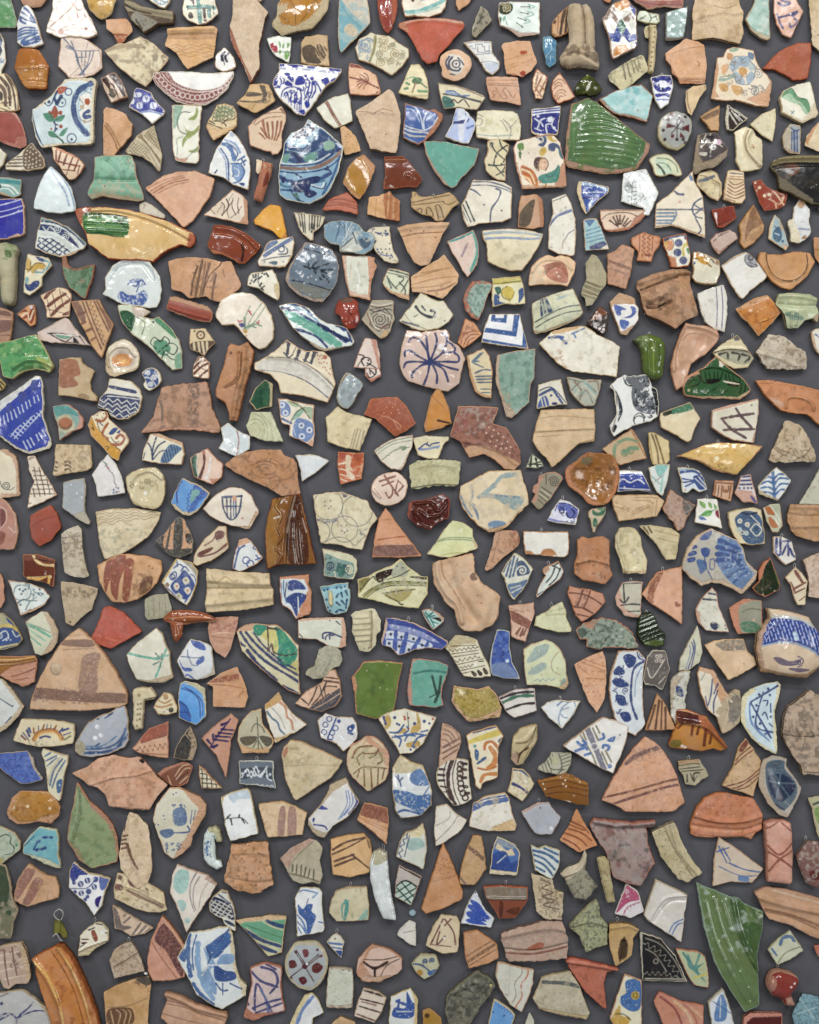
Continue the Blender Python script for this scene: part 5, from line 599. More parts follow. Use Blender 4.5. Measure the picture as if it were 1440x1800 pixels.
build_tile(0, 288, '''
K|deep cobalt blue china corner with thin white lines at the left edge|1d2494 c9a88c t9 g10|-12 62 50-2 4 15 2 47-9 4-20 5-27 4|L c8cdec 2 -10 75 25-6 23-7;L c8cdec 1.6 -10 86 25-5 26-8;L c8cdec 2.4 -10 96 25-6 27-9;X c8a890 15 129 17-7 4 3-18 7
P|fan shaped sherd of dark blue lattice and scrolls with a blue-green rim band|c9d2cc c3ab88 t9 g10|72 93 20 5 28 12 20 18 13 12-5 8-23 12-17 4-33-9-13-7 2-23 5-17|L 6a9aa0 7 74 95 26 7 25 14 24 23;L 202f5c 3 70 100 30 5 25 15 23 22;F 25356a 71 106 24 3 23 10 17 21 3 8-18-13-25-15-26-4;L c9d2cc 2 75 110 7 8 6-8 10 10;S c9d2cc 1.6 8 2 114 128-14-13;L c9d2cc 1.6 120 122 12 13 10 10;L c9d2cc 1.6 125 122 13 13;L c9d2cc 5 69 124 23 2 20 12 16 14;H 202f5c 2.5 35 8 68 129 24 2 20 11 13 14-17 6-33-9-10-7;H 202f5c 2.5 -35 9 68 129 24 2 20 11 13 14-17 6-33-9-10-7;X c0a684 62 148 13 6 33 8 40-14-23 13-17 3-33-8
B|huge yellow glazed basin rim with a bright green splash, lying diagonally near the top left|d4b070 a8593c t14 g10 d6 z4|132 78 18-3 40 1 35 4 33 8 42 14 38 18 4 5-1 13-9 8-14-5-23 9-15 10-12 12-18-4-35 0-26-2-34-26-5-20-12-20-6-15|F a8593c 132 78 20-3 9 6-13 9-4 15-8-7;X a5583a 332 120 11 5-2 15-10 6-3-6;X b06a48 268 172 12-12 15-10 23-9 14 5-14-1-23 9-15 10;R 3 5 160 81 40 0 50 11 45 18 37 20;R -2.5 4 160 86 40 0 50 12 45 17 35 20;F 3a7238 148 86 27 0 30 3 20 11 3 12-3 13-13 5-32-5-28-3-6-17;L 14361c 4 150 88 30 0 35 5 9 3;L 14361c 4 185 101 20 1 15 6;L 1c4a26 2.5 152 122 28 0 20 6;L 8fc07a 3 150 98 30 1 18 1;L 74aa60 4 152 111 28-1 35 2;D dcc24c 2 160 91 12 3 13-1 10-2-40 3;R 2 6 148 105 77 5;R 1.5 6 150 116 75 4;M dab878 .55 12 155 140 70 0 50 10-25 18-60-3
C|small pale grey sherd tucked behind the top of the yellow basin rim|c3bdab b5a890 t6 m1|245 70 10-4 17 9 18 15-1 6-14-2-30-9|L 8a8478 1.5 248 70 7 2-3 6
H|grey-green mottled jug handle running down the left edge|a5a182 9c9478 t14 i12/14 g6 m0|-10 138 20-2 15 4 5 10-4 12 0 38-2 40-6 8-13-2-4-6-3-40-8-25|M 6f8c50 .42 7 0 140 28 0-6 25-30 5;F 4c6a34 10 152 10 3-1 10-9-3;M bcae8c .5 8 0 175 25 0-3 65-20 0
T|small tile piece with ochre scrolls and a dark blue leaf below|dad2b4 b9a888 t10 g9|48 158 17 3 21 5 6 12-17 20-1 17-22 17-11-6 1-26 3-25|F 2f4a80 62 162 13 4 5 6-10-1;L 6fa0a8 4 80 170 8 5-6 10;F cfa94c 48 165 6 5 0 15-6 5-3-15;F cfa94c 56 192-2-10 8-7 10 0 8 5-5 6-7-2-8 8;L 4a3a24 1.6 46 185 9-1 7-9 13 0 6 6;L 4a3a24 1.6 54 172 0 13-5 5;F 26407c 44 210 8 2 8-6 9 0-1 9-13 9-9-4;F 7fb0b0 46 198 5 4-2 8-5-2;L 6fa0a8 4 62 190 13 1 3-6
G|dark green glazed rim sherd with a red-brown lip curling up on its left|5f7f62 9a6a54 t10 g7|109 164 7-3 2 14 10 9 14-2 25-6-3 24-9 22-5 16-8-4-22-19-9-20|X 9a6a54 109 164 7-3 2 14 10 9 14-2 25-6 0 3-19 7-18 2-12-4-7-4;M 36603e .45 7;M 9c8c74 .55 8 140 205 20 0-8 33-12-6;D b8c0a8 2 120 188 5 10 10 14
D|round pale blue-white saucer with a blue palm tree landscape below its centre|cfd8d6 d6cfbc t9 g10|185 200 13-20 17-11 20-1 27 3 10 14 10 14 2 21-3 20-5 12-14 2-22-4-28-4-17-10-15-7 6-9|R -4 10 200 190 20-15 30 0 20 25;L b5c4c6 3 194 205 14-23 30-7 27 7 7 26;F 3a5ea8 208 228 7-4 10 6 13 0 14-8 7 7-1 11-10 9-23-4-16-5;M d5dee2 .5 3 208 228 50-3-3 20-43-3;L 2f52a0 2.5 240 225 4-10 0-7;L 2f52a0 3 244 208-12 0-7 4;L 2f52a0 3 244 208-9-4-6 2;L 2f52a0 3 244 208 6-4 5 8;L 2f52a0 3 244 206-4 9-5-1;L 2f52a0 2.5 250 245-5-13 5-7;M 2f52a0 .5 2.5 228 205 24-1 3 8-20 3;X d9d2bf 180 229 15 7 17 10 28 4 22 4-24-1-28-5-25-14
W|tiny sherd of rust and cream zigzags with a white glint, left side|c98f5c a87450 t7 g9|50 248 10 0 3 10-1 24-8 4-12-11-13-11|L 8a2f1c 4 32 262 13-4 5 12 8-18;L 8a2f1c 4 40 272 10-4 5 12 5-18;L ead6b0 2.5 38 268 10-6 4 13 7-17;D e8e6f0 6 55 252
P|cream sherd with slanted dark red-brown bars and thin crossing lines|dcc6a4 b9957a t8 g8|102 217 16 3 8 9-2 21-2 19-14 1-26 1-2-19-9-21|L 6e2c20 5.5 79 236 9-10 8-6;L 6e2c20 5.5 84 250 16-12 15-9;L 6e2c20 5.5 91 266 14-14 19-13;L 6e2c20 5 112 265 8-3;L 5a3028 1.3 82 232 7 36;L 5a3028 1.3 92 228 8 32;L 5a3028 1.3 105 220 7 32;L 5a3028 1.3 82 255 40 10;L 5a3028 1.3 110 225 14 13
W|long tan sherd with purple-brown stripes and wavy line between, pointing down|c29a6c ad8460 t9|125 242 25-2 25-2 10 22 14 22-9 26-12 34-18-24-20-40|L 7c5648 3 145 241 15 41 18 43;L 7c5648 3 151 240 15 40 15 38;L 7c5648 3 165 239 15 33 11 23;L 7c5648 3 170 239 15 31 10 18;Q 6e4a3c 1.8 2.5 9 158 241 14 39 12 38;F 8c6654 128 244 10-2 12 23-2 15-8-8;L 7c5648 5 136 266 12-4;L 7c5648 5 142 282 8-4;L 7c5648 5 150 295 10-5;L 7c5648 4 160 310 8-5;F 8c6654 180 255 5 5 13 22-6 10
P|lilac-cream triangular sherd with black lines and a green sliver along its lower side|cbb8ac b09a88 t8 g8|65 296 33-18 17-8 7 4 18 24 20 22-25-3-47-3-23-6|L 20242c 2.5 84 298 21 0 35 6;L 20242c 2.5 88 299 24 13 26 4;F 6fa088 98 300 27 4-10 4-13-3;F 20242c 130 304 10 12-10-1;L 20242c 2 115 314 17-13;L 20242c 1.8 140 302 10 16;L e8e0d4 2 100 299 38 4
P|long curved greenish white sherd with dark green flowers and outlines, upper part leafy|c3ccb4 b0a284 t8 g10 d3|206 248 19-2 25 6 15 8-13 9 18 3 9-4 21 20 15 22 5 22-1 28-17 2-20-20-20-20-12-10-15-10-20-22-6-15|F 2c6040 210 260 15-2 13 10-2 14-6 13-12-15;L 1c3c2c 2 212 265 13-5 7 15-4 13-10-10;F c9b8a8 232 250 30 10-12 9-12-1;F 4f8f68 272 275 8-6 20 20 10 19-20-16;F 5f9a7c 272 312 18-2 10 15-10 13-18-10;L 1c3424 2 275 325-10-10 7-10 10 7 8-8 8 8-6 10;L 1c3424 2 285 325 15-10 12 7-7 13-13-7;L 1c3424 2 282 328-10 12 10 5 6-13;L 1c3424 2 288 330 12 12 12 3;L 4a6a50 1.5 240 270 15 10-5 20;D 1c3c2c 4 270 278;F 7fae90 308 338 11-6-1 26-10 0;D e8ece0 4 262 290 30 42
W|brown sherd at the left edge with darker purple-brown bands|a5806a 9c7458 t9 m1|-10 250 20 5 13 5-1 20-4 28-6 8-22 4|F 7c5a50 0 258 15 2 5 8-20-3;F 7c5a50 -5 278 25-3-2 17-23 3;L d0a888 2 -2 272 22 2;L 8c6454 3 -5 302 23-1
''')

build_tile(270, 288, '''
P|cream sherd with fine brown feather strokes right of the beige fan shaped piece|d8c8b2 b98f70 t9 g7|139 45 16 9 10 11 1 41-16-2-25-6-37-8 20-18 20-17|X b98a6c 158 58 7 8 1 40-16-2 10-14;L 5a4030 1.6 108 88-8-10 10-6;L 5a4030 1.8 121 91 4-16-5-7;L 4a3028 2.4 120 90 12-15-4-13;L 5a4030 1.5 132 95-2-15 10-15;L 5a4030 1.5 140 60-2 15 7 15;L 5a4030 1.5 150 60-2 12 2 16;L 6a5040 1.3 135 95 13-10 7-10;L 6a5040 1.3 140 52-8 13;L 8a6c58 1.3 112 85 10-15
K|small bright orange-yellow china chip|d89a14 c07c28 t8 g10|205 71 15 2 4 3 6 24 5 28-11 4-16-14-30-12-2-7 16-19|L e8b040 3 179 106 19 4 22 12 12 8;X c87c30 234 118 2 10-12 5 4-7
G|glossy red-brown curved rim with a black streak and two glints|7c3010 a05c38 t11 g10 d4|105 106 15 0 20 5 22 11 27 20-4 8-10 10-15 15-10 0-10-7-20-9-15-1-11-14 6-19|L 9c4a24 4 106 120 29 4 20 11 20 17;R 3.5 9 108 112 27 3 27 14 20 19;R -2 4 108 121 27 4 20 11 17 18;L 2c120c 4 155 140 3 15-3 15;L 3c1a10 2 108 124 7 8;X a4643f 94 145 11 13 15 1 20 9 10 8-2-6-28-15-20-5
P|white sherd with slanted blue bands left of the big slate blue shard|d8d2c0 c3a584 t9 g8|198 140 7-6 15-2 25-5 3 13-4 20-8 15-4 7-47-2-2-8 8-17|L 4a6a9c 6 192 150 16-11 7-3;L 3a5a8c 2.5 192 155 26-17;L 4a6a9c 6 194 161 31-19 21-12;L 3a5a8c 2 194 165 36-23;O 3a5a8c 2.5 5 225 150;L 3a4c68 2.5 219 159 15-1 1-8-7-6;L 3a4c68 2 190 170 20-5 30-3;F 4a6a7c 202 174 8-3 8 1-3 6;D 3a4c68 3 195 172 33 0;X c9a588 184 179 48 1 0 2-48-1
P|small grey sherd with fine black vertical stripes, like a heart|cdc5ac b8a284 t8 g8|246 85 16 1 18 3 10 1 12 3-4 12-8 10-9 5 1 15-7 0-13-13-7-12-5-15|L 24262c 2.2 255 86 4 24;L 24262c 2.6 260 88 4 32;L 24262c 2 265 88 2 34;L 24262c 3.5 279 90-1 30;L 24262c 3 284 90-2 25;L 24262c 2.5 289 91-1 21;L 24262c 2 294 94-3 16;L 24262c 1.8 274 90 0 28;L 5a5a58 2 250 86 12 2;L 5a5a58 2 280 91 20 2
C|orange red striped sherd under the mustard oval piece|b0644a a4583e t8 m1|296 80 12-18 17-7 16-5 17 18 2 22-15-4-20-5-25 1|L 8c4632 2 308 65 22-3 28 7;L 8c4632 2 302 74 28-2 29 8;L c88068 1.5 315 60 17-4 18 4;L 8c4632 1.5 305 69 20-1 33 7
P|fluted blue-grey shell shaped sherd with a folded white striped edge|6a8ca0 a3a390 t12 g9 q1.2|299 108 11-7 22-2 18 2 12 7 10 12 10-2 8 10-5 22-15 10-20-4-22-2-2-12-16-2-10-10|L 4a6c84 3 328 100-3 18-5 17;L 4a6c84 2.5 335 100 1 15;L b5c4c8 2 340 100-2 18;L c5d0d0 2 349 104-11 21;L c5d0d0 2 352 110-16 20;L c5d0d0 2 350 118-18 18;L c5d0d0 2 348 125-16 17;F c9ccc0 328 150 17-18 10-14 5 22 8 10-18 6;L 3a5468 2.5 350 120 8 20;L 3a5468 2 328 150 22-20;D 2a3c4c 5 359 122;F 37546c 360 135 15-5 7 10-12 10;M c0c8c0 .5 4 360 108 25 12-5 28-18 2;R 3 6 325 100 15 20-8 30
C|broad salmon sherd with dark smoky vertical stripes and a hairline crack|c39570 b5866a t10 d3|25 171 20-6 23-1 27 1 23 7 18-1 8 19 10 22-6 9-18 11-12 11-18-5-8-6-30 4-12-11-18-5-2-22|L 6c5444 5 86 171-6 29-6 32;L 6c5444 4 78 180-8 25-4 25;L 7c6050 4.5 99 175-7 25-6 30;L 8a6a58 3 91 172-3 28-7 32;L 7c6050 4 110 195-5 23-3 20;M 8c6c58 .55 5 72 172 33 0 5 63-42-3;L 3c2a24 1.6 120 172-5 8-15 15-12 27;L 5a4438 2.2 120 172-4 7;L a87c60 1.5 122 185 3 15
P|small white sherd with a black leafy sprig and a cream broken side|dedac8 c9b692 t11 g8|171 192 19-3 19-3 6 9 6 20 0 21-3 4-18-10-15-11-21-5 2-14|X c9b890 210 186 6 9 6 20-1 21-3 4-6-15-1-13 7-2;L 2a2c30 1.8 185 191-1 17 10 14;D 2a2c30 4 175 196-3 9-2 5 20 10-10-25 11-3 4 2;L 2a2c30 3 175 200 5-2;L 2a2c30 3 176 208 5-6;L 2a2c30 3 190 198-5 4;L 2a2c30 3 198 192 4 6;L 2a2c30 3 186 215 4-5;L 2a2c30 2.5 191 218 4-3;L 2a2c30 2.5 192 222-4-3
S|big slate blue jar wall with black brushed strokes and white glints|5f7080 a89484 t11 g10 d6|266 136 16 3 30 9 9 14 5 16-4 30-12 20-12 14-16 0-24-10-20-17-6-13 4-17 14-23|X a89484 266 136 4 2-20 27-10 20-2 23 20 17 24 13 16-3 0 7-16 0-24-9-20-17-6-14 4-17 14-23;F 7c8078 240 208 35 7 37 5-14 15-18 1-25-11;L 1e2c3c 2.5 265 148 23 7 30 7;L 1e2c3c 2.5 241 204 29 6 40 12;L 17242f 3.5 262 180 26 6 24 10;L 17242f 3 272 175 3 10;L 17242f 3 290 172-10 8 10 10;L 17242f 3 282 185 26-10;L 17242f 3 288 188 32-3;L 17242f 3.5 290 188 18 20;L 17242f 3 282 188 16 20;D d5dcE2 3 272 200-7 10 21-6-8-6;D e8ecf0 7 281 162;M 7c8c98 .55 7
D|large white fan shaped dish fragment painted with a slender flower spray|ddd3c2 c9b494 t9 g9 d4|118 240 17-12 20-3 20 4 20 16 13 23 4 20-3 20-11 14-13 3-10-6-15-17-10-12-9-8-21 2-10-14-1-8|L 8fa88c 2 162 295 10-23 18-27;L 8fa88c 2 165 292 15-17 18-27;L 8fa88c 2 162 292 0-22 8-20;L 7c9a80 2.5 160 290 15-8 15 3;L 8fa88c 2 165 288 15-6 5-7;L 7c9a80 2.5 160 288 0-18;L a8485c 3 166 258 4 2;L b8505a 3 169 261 3 4;L b8505a 2.5 148 275 4 3;L b8505a 2.5 150 279 6-3;L b8505a 2.5 181 278 4 3;L b8505a 2.5 186 276-2 4;F 5c5c8c 150 282 8-2 3 5-6 3;D cfa23c 7 162 295;D a87424 3 162 295;D c07a50 2.5 164 302-6-10;L 7c9a80 3 159 290 11-5 10 3
G|red glazed strip shaped rim under the broad salmon sherd|8c3a24 b08468 t10 g7 c5/12|28 234 10-2 24 8 33 10 9 11 0 9-4 9-25-4-30-10-23-10|X b08a6c 28 234 10-2 24 8 33 10 8 10-21-6-32-10-24-5;L b0503a 2 28 250 22 8 45 12;L 6c2416 2 28 254 27 10 43 11
P|leaf shaped sherd with broad turquoise band and navy stripes, lying diagonally|d2dcd8 b3a084 t9 g10 d5|219 248 13-4 18 0 22 8 18 18 15 10 27 5 8 3 14 24-6 8-28 5-20 4-12-4-26-20-17-17-13-18|L 203a74 4.5 235 246 25 3 18 16;L 203a74 6 225 252 25 6 25 17 25 13 38 24;L 7fa8c4 3 238 246 32 16 20 16;L 62b09a 12 232 262 30 13 38 23 25 20;L 62b09a 8 240 270 35 20 37 25;L 4a9a88 3 248 265 27 15;L 203a74 4.5 245 290 20 5 23 10 17 17;L 1b2c5c 7 290 282 22 13 30 15;L 203a74 5 322 285 16 5 10 22;F 2a4678 325 286 13 2-3 7;X b5a082 250 295 20 15 30 15 48-5-28 6-20 4-18-8-22-17
C|small striped sherd bearing a ringed dot over brown teeth, left of the white fan dish|cdb88f a88c6c t8 m0 g5|65 290 27-1 8 13 9 12-9 8-11 16-11-7-14-5-2-16|F 5c4838 68 314 36-3 3 5-19 20-22-11;L dccca4 3.5 71 316 1 12;L dccca4 3.5 79 315 2 16;L dccca4 3.5 86 314 3 20;L dccca4 3.5 94 314 0 14;O 5c4838 3 6.5 83 301;D 5c4838 3 83 301;D 5c4838 4 72 294
''')

build_tile(540, 288, '''
C|pale orange sherd with fine rust wood-grain stripes under the chestnut brown sherd|cda070 bc8558 t8|145 48 10 11 8 6-1 35-14-1-42-10 3-30 16-3|F b8784c 135 51 10-3 17 18 0 33-17-1-7-4;L a86a40 1.5 140 52-2 40;L a86a40 1.5 148 52-3 44;L d8ae80 1.5 144 51-3 44;L d8ae80 1.5 152 59-1 37;L a86a40 1.5 158 62-2 36;M a86238 .55 3 136 52 25 13 0 33-22-3;L c08c5c 1.5 122 60-2 31
W|tan moulded rim sherd with a row of raised arch shaped tongues|b89c70 a88a60 t10|184 48 8 2 8 8 22-1 28-7 10 8 8 11-13 9-15 22-15 0-7-8-18-4-18-13|L 6a5438 2 185 68 27-6 38-7;L 6a5438 1.6 186 72 29-3 25-3;L 5c4830 2 192 82 6-4 4 3-2 5;L 5c4830 2 210 88 0-10 6 0 5 10 0 8;L 5c4830 2 225 75 5-3 5 6 5 17;L 5c4830 2 226 78 3 10 2 10;R 2.5 5 212 80 3 12;R 2.5 5 229 75 5 17;L 6a5438 1.5 189 56 2-4 5 4;L 6a5438 1.5 240 68 8 4 14-6;Y 222 56
P|white and blue dotted sherd shaped like a boot|d3cbb0 b8a584 t8 g8|108 115 12-5 25 0 3 25 3 17 11 18-2 4-10 1-15-5-15-15-10-20-9-13|D 2a4078 4 108 122-3-3 13 19 2-2 5-14 5 0 8-4 4 6-3 1;L 2a4078 3 120 120 8 4;L 2a4078 3 135 122 7 0;D 2a4078 3 124 150 1 5 5-5 2 6 6-6 2 8 5-8 3 10-20 1 12 1 6 4 4-2-5-24-13-14;L 2a4078 2 110 115 8-1-3 4;L 4a62a0 1.8 122 150 10 10 18 2;X b8a890 150 170 12 0-2 5;Y 135 110
R|large salmon pot rim with a broad rolled lip, in the upper middle|c8a07a b98f6c t11 d4|158 112 17-6 37-4 39-1-3 9-8 10-8 18-10 22-7 15-15 4-12-7-13-22-7-18|R 4 10 161 116 27-6 32-2 28-2;R -2 4 166 129 24-5 28-2 21-2;L a07c5c 1.6 166 129 24-6 28-2 21-1;D 6a5040 3 205 118-23 0 44 11;M b89c80 .6 9 188 160 32 0-5 18-20 0
P|pink triangle sherd with a turquoise border along its top and right edge|d5beb0 b9967c t8 g9|292 116 8 19 2 20-4 23-16 22-7-10-10-18-9-14-10-22 19-8|L 4a9a98 4 250 136 20-6 20-10;L 5fa89c 5 292 121 6 19 0 22-10 26;L d5ded0 2 294 140-1 25-11 23;L b09aa0 4 282 140-10 22;X b9967c 246 137 10 22 9 13-13-12
C|upright piece with pearly white face and a raw salmon right side|cfd0c0 c09070 t10 g9 m0|61 160 14 1 30 0 15 3-2 8 5 8-11 28-1 32-21-5-15-3-7-24-4-28|X c08e70 106 161 14 3-1 8 4 8-8 20-4 40-5-2 3-30;X cbaa92 61 160 8 1 0 29 6 32 15 7 20 1 1 10-21-4-15-3-9-28;L eef0e8 3 85 182 7 18-4 22;L c9bda8 1.5 78 170-3 30;M b8b8a0 .6 6 70 162 35 0 3 63-28 0;D 9a6c44 4 110 205
P|small cream sherd with grey-green bands and crossing leaf strokes|c9ccb0 c29c78 t9 g8|144 183 16 3 20 6 0 26 0 22-18-6-17-9-13-15 4-12|X c29c78 132 210 18 15 30 5 0 10-18-5-17-9;L 4a5650 3 142 186 18 4 20 6;L 4a5650 1.5 141 191 39 9;L 4a5650 2.5 140 198 10 14 8 8;L 4a5650 2.5 160 198 10 4-15 16;L 4a5650 2.5 180 200-10 18-5 7;L 4a5650 2.5 162 208 10 12 0 10;L 5a6a60 3 142 202 6 16
C|pale orange five sided sherd with straight wheel lines above the curly-stroke cream sherd|cfa67c bb8862 t9|241 160 9 12 17 23-2 13-15 17-12 12-18-6-18-5-18-2-1-26 29-20|L a9805c 1.5 188 200 37-11 30-7;L a9805c 1.5 185 212 40-10 37-4;L a9805c 2 200 192 38-7;L 9a7458 3 212 224 28-4 20-10;L b89068 2 185 218 40-3 25-7;M b08a70 .6 8 208 220 52-12-20 27-25-5
P|round brick edged sherd with mottled pale blue-green glaze|8ea89c b06a50 t9 g7|290 206 22 0 13 4-1 10-8 15-6 20-8 20-12-5-12-15-4-17 6-18|X b06a50 290 206 35 2 0 3-30 1-10 13-3 17 8 18 11 10 1 6-14-6-11-15-4-17 7-18;M 5c8078 .45 4;M b5c4b4 .58 3
G|small glossy red-amber rounded shard beside the turquoise banded leaf sherd|8c2c10 7c4030 t10 g10 d7|54 239 14-5 14 1 7 7 3 18 0 15-7 13-13 2-10-10-4-12-9-6 1-14|F 6c5444 60 238 20-2-2 6-16 2;M 4a1408 .55 6 75 250 17 0 0 32-17-7;D e8c8b8 2.5 69 281-7-10 13 8;X 6a3a2c 49 262 9 6 1 10-5-8
P|brown and grey marbled wavy sherd with concentric swirls|a09884 b8a484 t9 g8|114 240 18-1 20 1-1 18 3 14-9 23-6 9-9 4-15-13-20-21 13-19|S 4a4444 2 24 4 128 274;L 6a5044 2 110 250 15 2 25-4;L d3ccb4 1.8 111 246 19 3 20-5;L 4a4444 2 108 255 12 5 20-5 11 3;L 8a5c48 2 105 262 7 16 8 12;L d3ccb4 2 110 265 10 23 15 4;L 7a4838 2.5 130 290 15-8;L d3ccb4 1.6 125 262 15 3 8 10;X b89c74 130 300 9-10 5 8-5 6-9 4
P|cream white sherd with a bold black curly stroke above the blue pinwheel disc|cfccb2 b9a684 t9 g8|199 225 13 7 18 9 10-1 10 15 8 10-8 13-20 12-30 4-15-4-24-14 11-14 16-20|L 2f3440 5 191 251 9 11 15 7 9-1 0-9-6-1;L 2f3440 3 202 250 6 8;L 2f3440 1.6 188 269 7-4;D 2f3440 3 242 276;L 3c4870 4 168 278 17 4 10 3;M e6e4d2 .5 5 225 245 25 10 0 20-25 5;L 9a8c70 1.5 172 265 13 15 27 12
W|tiny fan shaped orange sherd with brown concentric arcs left of the Greek style blue tile|c99468 b0744c t7|278 272 14 6 16 21-13 13-20 13-11-10 6-17|L 9a5430 2 270 318 5-16 13-7 12 0;L 9a5430 2 275 320 5-12 10-8 12 0;L 9a5430 2 281 320 4-10 10-5;M 9a5430 .5 3 270 292 18-10 7 10-17 18;L 9a5430 2 268 310 4-12
K|small triangular pinkish white china with black looped outlines|d8c8bc c09480 t9 g9|101 307 9 0 12 3 6 25 1 25-14 0-34-2 9-26|X bc8a78 112 308 9 2 8 50-4 0-5-22;L 2c2426 2.5 91 335 9 3-5 7 5 10;L 2c2426 2.5 100 340 10 2 2 8-7 5;L 2c2426 2 100 342-8 8-4 8;L 2c2426 2.5 105 350 10 5 7 5;D 2c2426 4 108 345
B|domed pink disc with a dark blue pinwheel of curved petals|c9b0a2 c4a184 t11 g10 d7 q1.2|175 291 25 4 25-3 20-2 6 10-1 10 18 10 10 22-6 18-4 25-20 15-36-8-34-10-10-12-6-20 4-30|L 27386c 4 215 348-5-20-12-18-13-5-6 7;L 27386c 4 215 348-3-23-3-23;L 27386c 4 216 348 9-23 3-15-3-12;L 27386c 4 218 348 20-16 8-24-8-10;L 27386c 4 218 349 27-1 20 0 1-10-8-6;L 27386c 4 240 332 18-2 1-8-11-10;L 27386c 4 214 349-19-11-15-10-8 2 0 8;L 27386c 4 212 350-20-2-17 1-5 9;L 27386c 4 212 352-12 3-15 13 0 7;L 27386c 4 215 352-3 18-7 18;L 27386c 4 220 352 8 18 0 15;L 27386c 4 222 351 18 11 8 20;L 27386c 4 225 350 23 8 17 4;D 27386c 12 216 349;D e6e4e6 10 235 322;D eeeeee 6 229 332 13-7
''')

